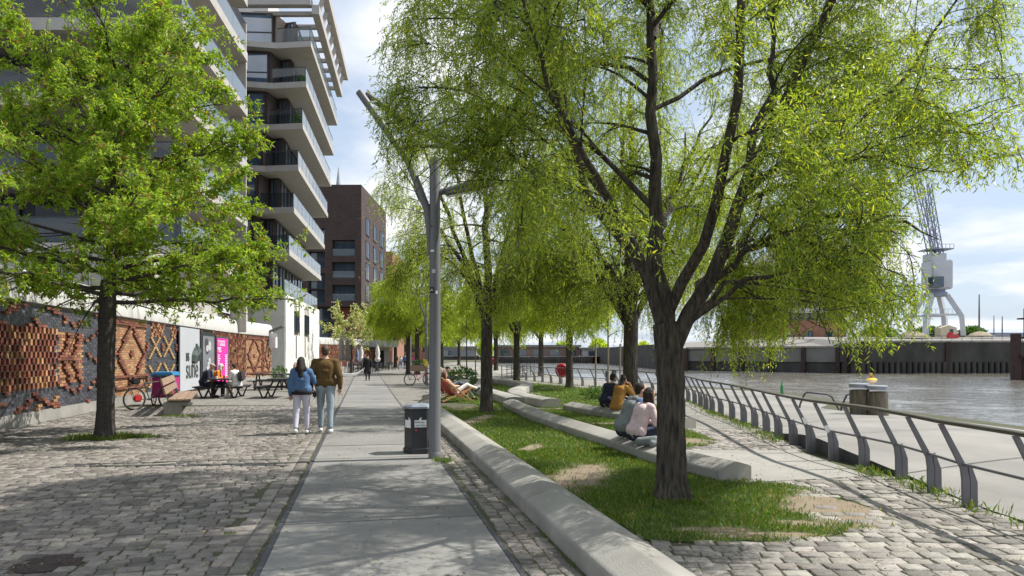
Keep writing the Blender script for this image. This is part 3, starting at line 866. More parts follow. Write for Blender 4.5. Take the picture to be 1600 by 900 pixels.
def brick_wall(name_label, at, length, zones, loc):
    t_ = thing('brick_wall', name_label, 'wall', loc)
    B = MB()
    org = Vector(loc)
    def nrm(tan): return Vector((tan.y, -tan.x, 0))      # towards the path
    ns = int(length / BL)
    for i in range(NR):
        off = 0.5 * BL * (i % 2)
        for k in range(ns):
            s = k * BL + off
            zn = next(((z0_, z1_, kd) for z0_, z1_, kd in zones if z0_ <= s < z1_), None)
            if zn is None: continue
            if zn[2] is None: kd = ('crosses', 3)
            else: kd = (zn[2], zn[1] - zn[0])
            pt_ = pattern(kd, s - zn[0], i, k)
            if pt_ is None: continue
            mi, pr = pt_
            pr *= 0.72 if pr > 0 else 1
            p, tan = at(s + BL / 2); n = nrm(tan)
            c = p + n * (pr / 2 - 0.05); c.z = Z0 + (i + 0.5) * BH
            ang = math.atan2(tan.y, tan.x)
            B.box(c - org, (BL - 0.014, 0.10 + pr, BH - 0.014), rz=ang, mi=mi)
    # panels of upright headers, every second one pushed out
    HW = 0.118
    for kk in range(int(length / HW)):
        s = kk * HW
        zn = next(((z0_, z1_, kd) for z0_, z1_, kd in zones if z0_ <= s < z1_), None)
        if zn is None or zn[2] not in ('basket', 'weave'): continue
        lo_, hi_ = (int(0.2 * NR) + 1, int(0.78 * NR) + 1) if zn[2] == 'basket' else (0, NR)
        for i in range(lo_, hi_ - 1, 2):
            p, tan = at(s + HW / 2); n = nrm(tan); row = (i - lo_) // 2
            hsh = (kk // 2 * 7 + row * 11 + (kk // 2 * row) % 7) % 19
            if hsh == 0 and (kk + row) % 4 < 3: mi, pr = 4, -0.008  # block stays almost flush, its black colour paints the dark of a hole
            elif (kk + row) % 2 == 0: mi, pr = (1 if rb.random() < 0.7 else 2), 0.06
            else: mi, pr = (2 if rb.random() < 0.7 else 3), 0.0
            c = p + n * (pr / 2 - 0.05); c.z = Z0 + (i + 1) * BH
            B.box(c - org, (HW - 0.012, 0.10 + pr, 2 * BH - 0.014), rz=math.atan2(tan.y, tan.x), mi=mi)
    B.build('brick_relief', [MAT['br_dark'], MAT['br_red'], MAT['br_orange'], MAT['br_yellow'], MAT['opening_shade']], t_)
    # mortar backing, plinth and coping swept along the wall
    def sweep(name, prof, mat, sm=False, s_step=0.5):
        b = MB(); n_ = int(length / s_step)
        rings = []
        for k in range(n_ + 1):
            p, tan = at(length * k / n_); n = nrm(tan)
            rings.append([(p + n * d + Vector((0, 0, z)) - org) for d, z in prof])
        m_ = len(prof)
        b.v = [tuple(q) for r_ in rings for q in r_]
        for k in range(n_):
            for j in range(m_):
                j2 = (j + 1) % m_
                b.f.append([k * m_ + j, k * m_ + j2, (k + 1) * m_ + j2, (k + 1) * m_ + j]); b.m.append(0)
        b.f.append(list(range(m_))); b.m.append(0)
        b.f.append([n_ * m_ + j for j in range(m_)][::-1]); b.m.append(0)
        b.build(name, mat, t_, smooth=35 if sm else False)
    sweep('backing', [(-0.012, Z0), (-0.012, 2.93), (-0.4, 2.93), (-0.4, Z0)], MAT['mortar'])
    sweep('plinth', [(0.03, -0.05), (0.03, Z0 - 0.004), (-0.4, Z0 - 0.004), (-0.4, -0.05)], MAT['concrete'])
    sweep('coping', [(0.06, 2.935), (0.10, 2.95), (0.11, 3.0), (0.07, 3.45), (0.0, 3.66), (-0.12, 3.74), (-0.45, 3.76), (-0.45, 2.935)], MAT['cap'], True)
    return t_
p0, _ = w_at(0)
brick_wall('long terrace wall of patterned red, orange and black brick under a pale curved coping', w_at, W_LEN, zones, (p0.x, p0.y, 0))
# second length of the wall beyond the white building
w2 = [(-22.6, 79.5), (-17.6, 99.5)]
L2, at2 = polyline(w2)
brick_wall('far length of reddish patterned brick wall behind the folded grey parasols', at2, L2, [(0, 9, 'weave'), (9, L2, 'basket')], (w2[0][0], w2[0][1], 0))

# ------------------------------------------------------------------ buildings
def glass_run(b, a, c, z0, z1, mi=0, th=0.02):
    b.beam((a[0], a[1], (z0 + z1) / 2), (c[0], c[1], (z0 + z1) / 2), th, z1 - z0, mi)

def window(parent, a, c, z0, z1, fw=0.09, nmul=1, mats=None, depth=0.12, inset=0.05, nrm=None, transom=None):
    """a window as frame + pane child between plan points a and c"""
    a = Vector((a[0], a[1], 0)); c = Vector((c[0], c[1], 0))
    f = MB(); d = (c - a).normalized(); L_ = (c - a).length
    up = Vector((0, 0, 1))
    for k in range(nmul + 2):
        q = a + d * (fw / 2 + (L_ - fw) * k / (nmul + 1))
        f.beam(q + up * z0, q + up * z1, depth, fw, up=d)
    f.beam(a + d * fw + up * (z0 + fw / 2), c - d * fw + up * (z0 + fw / 2), depth * 0.96, fw)
    f.beam(a + d * fw + up * (z1 - fw / 2), c - d * fw + up * (z1 - fw / 2), depth * 0.96, fw)
    if transom: f.beam(a + d * fw + up * transom, c - d * fw + up * transom, depth * 0.9, fw * 0.8)
    m0, m1 = mats or (MAT['frame_dark'], MAT['pane'])
    o = f.build('window', m0, parent)
    g = MB(); g.beam(a + d * 0.02 + up * (z0 + z1) / 2, c - d * 0.02 + up * (z0 + z1) / 2, 0.02, z1 - z0 - 0.04)
    g.build('pane', m1, o)
    return o

# ---- near apartment block
c1 = Vector((-14.05, 30.0, 0)); dside = Vector((-1.35, 11.0, 0)).normalized(); LS = 11.1
t1 = thing('apartment_building', 'near dark glazed apartment block with wide pale balcony slabs above the brick wall', 'building', (0, 0, 0))
sl = MB(); cl1 = MB(); core = MB(); cp = MB()
e1 = c1 + dside * LS
levels1 = [5.9, 9.1, 12.3, 15.5, 18.7, 21.9]
for z in levels1:
    poly = [(-42, 30.0), (c1.x, c1.y), (e1.x, e1.y), (e1.x - 3.4, e1.y), (e1.x - 3.4, 50), (-42, 50)]
    sl.prism(poly, z + 0.04, z + 0.57)
sl.build('balcony_slab', MAT['slabstone'], t1)
# dark recessed storeys
for i, z in enumerate(levels1):
    b = MB()
    zt = z + 3.24
    b.prism([(-42, 32.6), (-22.5, 32.6), (-18.6, 34.2), (e1.x - 2.4, 41.0), (e1.x - 3.4, 49.9), (-42, 49.9)], z + 0.573, zt - 0.003)
    b.build('storey_wall', MAT['frame_dark'], t1)
    for (a, c) in (((-34, 32.5), (-30.2, 32.5)), ((-30, 32.5), (-26.4, 32.5)), ((-26.2, 32.5), (-22.7, 32.5)), ((-22.2, 32.62), (-18.75, 34.05)), ((-18.4, 34.15), (-17.9, 37.3)), ((-17.85, 37.5), (-17.78, 40.7))):
        window(t1, a, c, z + 0.62, z + 3.05, 0.08, 1, (MAT['frame_dark'], MAT['pane_dark']))
    # balustrades
    g = MB()
    zb = z + 0.57
    o_ = 0.08
    glass_run(g, (-40, 30 + o_), (c1.x - o_, 30 + o_), zb + 0.05, zb + 1.08)
    a = c1 + dside * 0.05 + Vector((-o_, o_, 0)); c = e1 - dside * 0.1 + Vector((-o_, 0, 0))
    glass_run(g, a, c, zb - 0.25, zb + 1.08, 1)
    gl = g.build('balustrade', [MAT['glass_clear'], MAT['glass']], t1)
    h = MB(); h.beam((-40, 30 + o_, zb + 1.11), (c1.x - o_, 30 + o_, zb + 1.11), 0.05, 0.05)
    h.beam((a.x, a.y, zb + 1.11), (c.x, c.y, zb + 1.11), 0.05, 0.05)
    for k in range(5):
        q = a.lerp(c, k / 4); h.box((q.x - 0.03, q.y, zb + 0.5), (0.04, 0.04, 1.1))
    h.build('rail', MAT['frame_dark'], gl)
    # end screen wall
sc = MB(); sc.box((e1.x - 0.6, e1.y + 0.06, 12), (1.0, 0.1, 18)); 
sc.build('end_panel', MAT['slabstone'], t1)
po = MB()
po.prism([(-42, 27.4), (-14.35, 27.6), (-15.45, 33.5), (-16.65, 41.5), (-16.75, 44.6), (-42, 44.6)], 3.3, 5.93)
po.build('podium', MAT['slabstone'], t1)
window(t1, (-16.18, 38.9), (-16.52, 41.0), 3.95, 5.4, 0.1, 1)
bl = MB()
for k in range(18): bl.box((-16.24, 39.9, 4.1 + k * 0.07), (0.04, 1.9, 0.045), rz=0.15)
bl.build('blind', MAT['white'], t1)

# ---- white based apartment block
t2 = thing('apartment_building', 'white stone apartment block with corner balconies and a beam pergola on its roof', 'building', (0, 0, 0))
dd = Vector((-2.65, 19.0, 0)).normalized()
b = MB()
# base clad in staggered vertical stone panels
P0 = Vector((-17.42, 54, 0)); L2s = 19.2
P1 = P0 + dd * L2s
b.prism([(-30, 54.0), (P0.x, P0.y), (P1.x, P1.y), (-34, P1.y)], -0.05, 6.35)
b.build('base_wall', MAT['slabstone'], t2)
b = MB(); rs_ = random.Random(9)
nside = Vector((dd.y, -dd.x, 0))
wins = [(4.0, 6.2, 3.55, 5.3), (9.6, 11.8, 3.55, 5.3)]
a = 0.0
while a < L2s - 0.3:
    w_ = rs_.choice([0.75, 0.95, 1.2]); w_ = min(w_, L2s - a)
    z = -0.04
    while z < 6.3:
        hh = min(rs_.uniform(1.4, 2.6), 6.36 - z)
        cc = P0 + dd * (a + w_ / 2) + nside * (0.03 + rs_.uniform(0, 0.035))
        hit = any(a + w_ > w0 and a < w1 and z + hh > z0 and z < z1 for w0, w1, z0, z1 in wins)
        if not hit:
            b.box((cc.x, cc.y, z + hh / 2), (0.06, w_ - 0.012, hh - 0.014), mat=Matrix((nside, dd, Vector((0, 0, 1)))).transposed())
        z += hh
    a += w_
a = 0.0
while a < 8:
    w_ = 1.5
    for z, hh in ((0, 2.6), (2.6, 2.0), (4.6, 1.74)):
        b.box((P0.x - a - w_ / 2 + 0.03, 53.96 - rs_.uniform(0, 0.02), z + hh / 2), (w_ - 0.012, 0.06, hh - 0.012))
    a += w_
b.build('cladding', MAT['cladding'], t2)
for w0, w1, z0, z1 in wins:
    qa = P0 + dd * w0 + nside * 0.06; qc = P0 + dd * w1 + nside * 0.06
    window(t2, qa, qc, z0, z1, 0.1, 1, depth=0.16)
corner = [(-17.42, 6.35), (-17.08, 9.55), (-16.72, 12.8), (-16.38, 16.05), (-16.05, 19.25), (-15.78, 22.45), (-15.42, 25.55)]
for i, (cx, z) in enumerate(corner):
    C = Vector((cx, 54, 0)); E = C + dd * (L2s - 0.4)
    top = z + 0.24; bot = z - 0.2
    s_ = MB()
    s_.prism([(cx - 9.5, 53.2), (cx - 5.0, 53.9), (cx - 2.7, 54.35), (cx, 54), (E.x, E.y), (E.x - 5, E.y), (-34, E.y)] if i else
             [(cx - 8.5, 53.97), (cx - 0.02, 54.03), (P1.x, P1.y - 0.03), (-33, P1.y - 0.03)], bot if i else z + 0.002, top if i else z + 0.06)
    s_.build('balcony_slab', MAT['slabstone'], t2)
    ft = (top if i else z + 0.06) + 0.003
    ct = corner[i + 1][1] - 0.203 if i + 1 < len(corner) else z + 2.85
    # storey volume set back from the corner
    k_ = MB()
    I0 = C + dd * 1.6 + Vector((-1.7, 0, 0)); I1 = E + Vector((-1.55, 0, 0)) - dd * 0.6
    k_.prism([(cx - 9.3, 54.6), (cx - 3.05, 55.0), (cx - 2.75, 56.6), (I0.x, 56.4), (I0.x, I0.y + 0.9), (I1.x, I1.y), (-33, I1.y)], ft, ct)
    k_.build('storey_wall', MAT['frame_brown'], t2)
    window(t2, (cx - 6.3, 54.67), (cx - 3.2, 54.86), ft + 0.05, ct - 0.12, 0.1, 0, (MAT['frame_brown'], MAT['pane_sky']), transom=ft + 1.0)
    window(t2, (cx - 2.66, 56.5), (I0.x - 0.08, 56.32), ft + 0.05, ct - 0.12, 0.09, 1, (MAT['frame_brown'], MAT['pane_sky']))
    base = Vector((I0.x, I0.y + 0.9, 0)); dl = (Vector((I1.x, I1.y, 0)) - base); n_ = 5
    off = Vector((0.05, 0, 0))
    for k in range(n_):
        window(t2, base + dl * ((k + 0.06) / n_) + off, base + dl * ((k + 0.94) / n_) + off, ft + 0.05, ct - 0.12, 0.1, 1, (MAT['frame_brown'], MAT['pane_sky']))
    # ceiling lining of the recessed corner, and pale side cheek
    # balustrade of glass panels
    g = MB(); o_ = 0.07
    A = Vector((cx - 2.75, 54.45, 0)); Bc = Vector((cx - o_, 54 + o_ + 0.03, 0)); Ee = E - dd * 0.1 + Vector((-o_, 0, 0))
    glass_run(g, A, Bc, ft + 0.02, ft + 1.1, 1)
    for k in range(9):
        qa = Bc + (Ee - Bc) * (k / 9 + 0.004); qb = Bc + (Ee - Bc) * ((k + 1) / 9 - 0.004)
        glass_run(g, qa, qb, ft - 0.12, ft + 1.1)
    gl = g.build('balustrade', [MAT['glass'], MAT['glass_clear']], t2)
    h = MB()
    h.beam((A.x, A.y, ft + 1.13), (Bc.x, Bc.y, ft + 1.13), 0.05, 0.04); h.beam((Bc.x, Bc.y, ft + 1.13), (Ee.x, Ee.y, ft + 1.13), 0.05, 0.04)
    for k in range(10):
        q = Bc + (Ee - Bc) * (k / 9); h.box((q.x - 0.04, q.y, ft + 0.52), (0.04, 0.04, 1.1))
    h.build('rail', MAT['frame_dark'], gl)
# roof pergola: two long beams tied by cross bars
g = MB()
Ct = Vector((-15.07, 54, 0))
for dx, dz in ((0.0, 28.2), (0.6, 29.9)):
    a = Ct + Vector((dx, 0, 0)); c = a + dd * 17.6
    g.beam((a.x, a.y, dz), (c.x, c.y, dz), 0.55, 0.7)
for k in range(8):
    a = Ct + dd * (1 + k * 2.2)
    g.beam((a.x - 5, a.y, 28.3), (a.x - 0.28, a.y, 28.3), 0.35, 0.3); g.beam((a.x + 0.1, a.y, 28.5), (a.x + 0.5, a.y, 29.7), 0.3, 0.25)
g.beam((-24, 54.0, 28.7), (Ct.x - 0.3, 54.0, 28.7), 0.6, 0.55)
for k in range(2):
    a = Ct + dd * (8 + 8 * k); g.box((a.x - 1.7, a.y, 27.2), (0.4, 0.4, 3.1))
g.build('pergola', MAT['slabstone'], t2)
r_ = MB(); r_.prism([(-33, 56), (-19.4, 56), (-21.5, 72), (-33, 72)], 28.41, 31.2); r_.build('penthouse', MAT['soffit'], t2)

# ---- dark brick block
def brick_mat(name, c1_, c2_, mort, bw=0.5, rh=0.16):
    m = bpy.data.materials.new(name); m.use_nodes = True
    t = m.node_tree; N = t.nodes; L = t.links; p = N["Principled BSDF"]; p.inputs["Roughness"].default_value = 0.85
    co = N.new("ShaderNodeTexCoord"); sp = N.new("ShaderNodeSeparateXYZ"); L.new(co.outputs["Object"], sp.inputs[0])
    ad = N.new("ShaderNodeMath"); ad.operation = 'ADD'; L.new(sp.outputs[0], ad.inputs[0]); L.new(sp.outputs[1], ad.inputs[1])
    cb = N.new("ShaderNodeCombineXYZ"); L.new(ad.outputs[0], cb.inputs[0]); L.new(sp.outputs[2], cb.inputs[1])
    b_ = N.new("ShaderNodeTexBrick"); b_.inputs["Scale"].default_value = 1
    b_.inputs["Brick Width"].default_value = bw; b_.inputs["Row Height"].default_value = rh; b_.inputs["Mortar Size"].default_value = 0.015
    b_.inputs["Color1"].default_value = (*c1_, 1); b_.inputs["Color2"].default_value = (*c2_, 1); b_.inputs["Mortar"].default_value = (*mort, 1)
    L.new(cb.outputs[0], b_.inputs["Vector"])
    n = N.new("ShaderNodeTexNoise"); n.inputs["Scale"].default_value = 0.5; n.inputs["Detail"].default_value = 6; L.new(co.outputs["Object"], n.inputs["Vector"])
    mx = N.new("ShaderNodeMixRGB"); mx.blend_type = 'OVERLAY'; mx.inputs[0].default_value = 0.4
    L.new(b_.outputs[0], mx.inputs[1]); L.new(n.outputs[0], mx.inputs[2]); L.new(mx.outputs[0], p.inputs["Base Color"])
    return m
MAT['brick_dark'] = brick_mat('dark brown brick', (0.075, 0.042, 0.036), (0.045, 0.030, 0.028), (0.05, 0.042, 0.04))
MAT['brick_or'] = brick_mat('orange facing brick', (0.33, 0.13, 0.075), (0.26, 0.10, 0.06), (0.3, 0.25, 0.2))
def loggia_block(label, x0, x1, y0, y1, zb, zt, openings, mat, side=None):
    """masonry block: front face at y0 made of piers and bands round real openings"""
    t_ = thing('apartment_building', label, 'building', ((x0 + x1) / 2, y0, 0))
    ox, oy = (x0 + x1) / 2, y0
    W_ = MB()
    xs = sorted({x0, x1} | {o[0] for o in openings} | {o[1] for o in openings})
    zs = sorted({zb, zt} | {o[2] for o in openings} | {o[3] for o in openings})
    for i in range(len(xs) - 1):
        for j in range(len(zs) - 1):
            xm, zm = (xs[i] + xs[i + 1]) / 2, (zs[j] + zs[j + 1]) / 2
            if any(o[0] < xm < o[1] and o[2] < zm < o[3] for o in openings): continue
            W_.box((xm - ox, 0.6, zm), (xs[i + 1] - xs[i], 1.2, zs[j + 1] - zs[j]))
    W_.box((0, (y1 - y0) / 2 + 0.8, (zb + zt) / 2), (x1 - x0 - 0.006, y1 - y0 - 0.4, zt - zb - 0.006))
    W_.build('wall', mat, t_)
    for o in openings:
        window(t_, (o[0] - ox + 0.03, 0.72), (o[1] - ox - 0.03, 0.72), o[2] + 0.02, o[3] - 0.02, 0.12, 1, transom=(o[2] + o[3]) / 2 if o[3] - o[2] > 1.7 else None)
        if o[1] - o[0] > 2.5:
            g_ = MB(); g_.box(((o[0] + o[1]) / 2 - ox, 0.12, o[2] + 0.55), (o[1] - o[0] - 0.1, 0.03, 1.0)); g_.build('balustrade', MAT['glass'], t_)
    return t_
ops = []
for zc in (16.9, 13.75, 10.5):
    ops.append((-25.55, -22.3, zc - 1.15, zc + 1.15))
for zc in (18.6, 15.3, 12.2, 9.9):
    ops.append((-28.9, -26.6, zc - 1.1, zc + 1.1))
t3 = loggia_block('dark brown brick apartment block with recessed balconies beyond the white building', -31, -21.4, 100, 119, 8.6, 25.9, ops, MAT['brick_dark'])
g = MB(); g.box((-1.2, 2.8, 4.3), (8.2, 0.2, 8.6)); gg = g.build('glass_storey', MAT['pane'], t3)
g = MB()
for k in range(6): g.box((-5.2 + k * 1.6, 2.65, 4.3), (0.12, 0.2, 8.5))
g.build('mullion', MAT['frame_dark'], t3)
g = MB(); g.box((2.2, 3.4, 6.9), (3.4, 3.0, 3.3)); g.build('soffit_panel', MAT['br_red'], t3)
for k, z in enumerate((20.6, 17.2, 14.0, 10.8)):
    for yy in (3.0, 8.5, 14.0):
        window(t3, (4.84, yy), (4.84, yy + 2.6), z - 1.3, z + 1.3, 0.15, 1)
ops = [(-30.6 + k * 2.6, -29.0 + k * 2.6, z, z + 1.9) for k in range(3) for z in (6.5, 10, 13.5, 17)]
loggia_block('orange brick block showing past the corner of the dark brick one', -31.5, -23.4, 138, 152, 0, 22.0, ops, MAT['brick_or'])
ops = [(-27.6 + k * 2.6, -26.0 + k * 2.6, z, z + 1.9) for k in range(3) for z in (2.5, 6.0, 9.5)]
loggia_block('low far brick house with rows of windows at the end of the promenade', -28.4, -19.6, 176, 190, 0, 14.0, ops, MAT['brick_or'])
s_ = MB(); s_.lathe([(2.2, 0), (2.2, 40), (1.15, 46), (0.08, 55)], 8); sp_ = s_.build('church_spire', M('grey copper roofing', (0.33, 0.35, 0.36), 0.7))
sp_.location = (-49.3, 200, 0); tag(sp_, 'thin grey church spire rising behind the dark brick roof', 'church')

# wall lamp at the end of the brick wall
wl = thing('wall_lamp', 'flat grey lamp with white box fixed to the end of the brick wall', 'lamp', (-16.15, 47.5, 3.0))
g = MB(); g.bbox((0.35, -0.1, 0.45), (0.95, 0.6, 0.12), 0.03, mat=Matrix.Rotation(-0.35, 3, 'Y')); g.build('lamp_head', MAT['lamp'], wl)
g = MB(); g.bbox((0.05, -0.1, -0.35), (0.5, 0.35, 1.0), 0.02); g.build('box', MAT['white'], wl)

# handrail on the terrace above the wall
tr = thing('terrace_railing', 'metal handrail on the terrace above the streaked coping', 'railing', (-11.6, 14, 3.75))
g = MB()
for k in range(2): g.beam((0.4, -5, 0.75 + 0.25 * k), (-2.6, 11, 0.75 + 0.25 * k), 0.05, 0.05)
g.build('rail', MAT['lamp'], tr)
for k in range(9):
    g = MB(); a = Vector((0.4, -5, 0)).lerp(Vector((-2.6, 11, 0)), k / 8); g.beam((a.x, a.y, -0.1), (a.x, a.y, 1.0), 0.05, 0.05); g.build('post', MAT['lamp'], tr)

# ------------------------------------------------------------------ far shore
MAT['quay'] = M('dark wet quay concrete', (0.055, 0.052, 0.048), 0.8, 0.3, 0.35, 0.2, 3, stretch=(1, 1, 0.5))
MAT['quay_pale'] = M('grey quay concrete', (0.16, 0.155, 0.145), 0.85, 0.2, 0.3, 0.1, 3)
MAT['rust'] = M('rusty steel', (0.05, 0.03, 0.026), 0.85, 0.3, 2, 0.2, 20)
def quay(label, a, c, ztop, mat, ztop2=None, sheetpile=True, npan=6):
    a = Vector((a[0], a[1], 0)); c = Vector((c[0], c[1], 0))
    d = (c - a).normalized(); n = Vector((d.y, -d.x, 0)); L_ = (c - a).length
    t_ = thing('quay_wall', label, 'quay', (a.x, a.y, -2))
    o = a + Vector((0, 0, -2))
    b = MB()
    for k in range(npan):
        p = a + d * (L_ * (k + 0.5) / npan) - n * 0.9
        b.box(Vector((p.x, p.y, (ztop + 0.2) / 2)) - o, (L_ / npan - 0.5, 2.0, ztop - 0.2), rz=math.atan2(d.y, d.x))
    b.build('panel', mat, t_)
    b = MB(); p = a + d * L_ / 2 - n * 1.2
    b.box(Vector((p.x, p.y, ztop / 2 - 1.2)) - o, (L_, 2.0, ztop + 2.0), rz=math.atan2(d.y, d.x)); b.build('backing', MAT['quay'], t_)
    b = MB(); p = a + d * L_ / 2 - n * 0.95
    b.box(Vector((p.x, p.y, ztop + 0.2)) - o, (L_ + 0.3, 2.4, 0.36), rz=math.atan2(d.y, d.x)); b.build('coping', MAT['concrete'], t_)
    b = MB()
    if sheetpile:
        k = 0.0
        while k < L_:
            p = a + d * k + n * 0.22
            b.tube([Vector((p.x, p.y, -3.2)) - o, Vector((p.x, p.y, 0.3)) - o], 0.42, 8); k += 1.15
        b.build('sheet_pile', MAT['quay'], t_)
    for k in range(npan + 1):
        p = a + d * (L_ * k / npan) + n * 0.2
        b = MB(); b.box(Vector((p.x, p.y, ztop / 2 - 1.0)) - o, (0.9, 0.7, ztop + 2.2), rz=math.atan2(d.y, d.x)); b.build('fender', MAT['rust'], t_)
    return t_
quay('grey lock wall with dark fenders across the river below the brick building', (44, 177), (69.4, 149.6), 3.3, MAT['quay_pale'], sheetpile=False, npan=5)
quay('short dark return of the lock wall beside the black sheet piling', (69.5, 150.5), (69.5, 140.6), 3.8, MAT['quay'], npan=2, sheetpile=False)
quay('black sheet piled quay wall with pale coping across the river', (69.6, 140), (170, 138.5), 4.2, MAT['quay'], npan=6)
quay('long low dark quay far across the river behind the park trees', (-110, 350), (40, 352), 0.8, MAT['quay'], npan=10)
quay('dark end of the far harbour basin right of the promenade trees', (-60, 258), (-12, 250), 1.2, MAT['quay'], npan=6, sheetpile=False)

# quay building across the river
def strip_building():
    t_ = thing('office_building', 'white banded office building on a red brick base across the river', 'building', (82, 200, 4.5))
    b = MB(); b.box((0, 9, 3.6), (26, 18, 7.2)); b.build('brick_base', MAT['brick_or'], t_)
    for k in range(5):
        z = 7.2 + k * 3.3
        b = MB(); b.box((0, 9.6, z + 0.95), (25, 17.6, 1.9)); b.build('window_band', MAT['pane'], t_)
        b = MB()
        for q in range(9): b.box((-11.6 + q * 2.9, 0.72, z + 0.95), (0.5, 0.2, 1.88))
        b.build('mullion_grid', MAT['frame_dark'], t_)
        b = MB(); b.box((0, 8.6, z + 2.62), (27, 20, 1.38)); b.build('floor_band', MAT['soffit'], t_)
    for q in range(4):
        window(t_, (-11 + q * 6, -0.06), (-8.6 + q * 6, -0.06), 1.2, 4.0, 0.2, 1)
    b = MB(); b.box((2, 9, 25.5), (16, 12, 3.6)); b.build('roof_storey', MAT['soffit'], t_)
strip_building()
tag_ = None
# portal crane
MAT['crane'] = M('pale grey crane paint', (0.50, 0.52, 0.55), 0.6, 0.08, 0.6)
MAT['crane_dark'] = M('blue grey crane lattice', (0.22, 0.25, 0.33), 0.6, 0.1, 1)
def crane(label, loc, s=1.0, tilt=0.16, rz=0.0):
    t_ = thing('harbour_crane', label, 'crane', loc, rz)
    for sx in (-1, 1):
        for sy in (-1, 1):
            b = MB(); b.beam((sx * 4.6, sy * 3.6, 0), (sx * 4.3, sy * 3.4, 5.0), 1.1, 1.1); b.beam((sx * 4.35, sy * 3.4, 4.8), (sx * 1.9, sy * 1.6, 10.2), 1.0, 1.2)
            b.build('leg', MAT['crane'], t_)
    b = MB(); b.box((0, -3.4, 5.2), (8.4, 0.35, 0.45)); b.box((0, 3.4, 5.2), (8.4, 0.35, 0.45))
    for k in range(9): b.box((-4 + k, -3.4, 6.0), (0.08, 0.08, 1.2))
    b.box((0, -3.4, 6.6), (8.2, 0.08, 0.08)); b.build('walkway', MAT['crane'], t_)
    b = MB(); b.lathe([(2.6, 9.9), (2.6, 10.9), (2.1, 11.0), (2.1, 11.6)], 16); b.build('turntable', MAT['crane_dark'], t_)
    b = MB(); b.bbox((0.3, 0, 15.2), (5.2, 5.0, 7.2), 0.3); b.box((-0.3, 0, 19.6), (3.6, 4.0, 1.7)); b.build('machine_house', MAT['crane'], t_)
    b = MB(); b.box((-1.6, -2.8, 13.2), (2.6, 2.2, 2.6)); b.build('cab', MAT['pane'], t_)
    b = MB(); b.box((0, 0, 21.5), (6.0, 5.0, 0.25))
    for k in range(7): b.box((-3 + k, -2.5, 22.1), (0.08, 0.08, 1.1))
    b.box((0, -2.5, 22.6), (6, 0.08, 0.1)); b.build('platform', MAT['crane_dark'], t_)
    def lattice(name, p, q, w0, w1, n):
        b = MB(); p = Vector(p); q = Vector(q); t = (q - p).normalized(); x = t.cross(Vector((0, 1, 0))).normalized(); y = Vector((0, 1, 0))
        cs = []
        for i in range(n + 1):
            c = p.lerp(q, i / n); w = w0 + (w1 - w0) * i / n
            cs.append([c + x * w * sx + y * w * sy for sx, sy in ((-1, -1), (1, -1), (1, 1), (-1, 1))])
        for i in range(n):
            for j in range(4):
                b.beam(cs[i][j], cs[i + 1][j], 0.2, 0.2); b.beam(cs[i][j], cs[i + 1][(j + 1) % 4], 0.11, 0.11)
                b.beam(cs[i][j], cs[i][(j + 1) % 4], 0.1, 0.1)
        b.build(name, MAT['crane_dark'], t_)
    lattice('jib', (-1.0, -1, 20), (-9.5, -1, 56), 0.95, 0.45, 14)
    lattice('mast', (1.2, 1.0, 20), (-1.4, 1.0, 38), 0.9, 0.6, 8)
    b = MB(); b.beam((-1.4, 1, 38), (-9.5, -1, 56), 0.14, 0.14); b.beam((-9.5, -1, 56), (-9.6, -1.5, 18), 0.08, 0.08); b.build('cable', MAT['crane_dark'], t_)
    t_.scale = (s, s, s)
    return t_
crane('pale grey harbour portal crane with lattice jib above the opposite quay', (103.5, 172, 6.3), 0.98)
# yard things
sh = thing('site_hut', 'cream site hut with two dark windows below the crane', 'hut', (103.5, 168, 6.0))
b = MB(); b.prism([(-1.9, -1.2), (1.9, -1.2), (1.9, 1.2), (-1.9, 1.2)], 0, 2.2); b.add([(-1.9, -1.2, 2.2), (1.9, -1.2, 2.2), (1.9, 1.2, 2.2), (-1.9, 1.2, 2.2), (0, -1.2, 2.8), (0, 1.2, 2.8)], [(0, 1, 4), (1, 2, 5, 4), (2, 3, 5), (3, 0, 4, 5)]); b.build('wall', M('cream hut paint', (0.55, 0.5, 0.36), 0.7), sh)
window(sh, (0.2, -1.24), (1.0, -1.24), 0.9, 1.8, 0.1, 1)
b = MB(); b.bbox((0, 0, 0.45), (2.4, 1.0, 0.9), 0.1); b.bbox((-0.5, 0, 1.1), (1.0, 0.9, 0.5), 0.1); ob_ = b.build('barrier', M('red barrier plastic', (0.55, 0.04, 0.05), 0.5)); ob_.location = (102.0, 163, 5.6); tag(ob_, 'red plastic barrier lying before the cream site hut', 'barrier')
def mound(label, loc, r, h, mat, seed):
    rr_ = random.Random(seed); b = MB(); n = 18
    prof = [(1.0, 0), (0.82, 0.3), (0.55, 0.68), (0.25, 0.95), (0.02, 1.0)]
    for q, (rad, z) in enumerate(prof):
        for k in range(n):
            a = 2 * math.pi * k / n; kk = 1 + rr_.uniform(-0.12, 0.12)
            b.v.append((r * rad * kk * math.cos(a), r * rad * kk * math.sin(a), h * z))
    for q in range(len(prof) - 1):
        for k in range(n):
            b.f.append([q * n + k, q * n + (k + 1) % n, (q + 1) * n + (k + 1) % n, (q + 1) * n + k]); b.m.append(0)
    o_ = b.build('sand_pile', mat, smooth=True); o_.location = loc; tag(o_, label, 'sand pile')
MAT['sand'] = M('heaped sand', (0.30, 0.25, 0.18), 1.0, 0.15, 1.5, 0.3, 8)
mound('low tan sand heap behind the quay right of the crane', (113, 170, 6.2), 3.0, 1.2, MAT['sand'], 1)
mound('grey sand heap on the quay left of the crane', (94.5, 166, 6.0), 3.4, 1.3, MAT['sand'], 2)
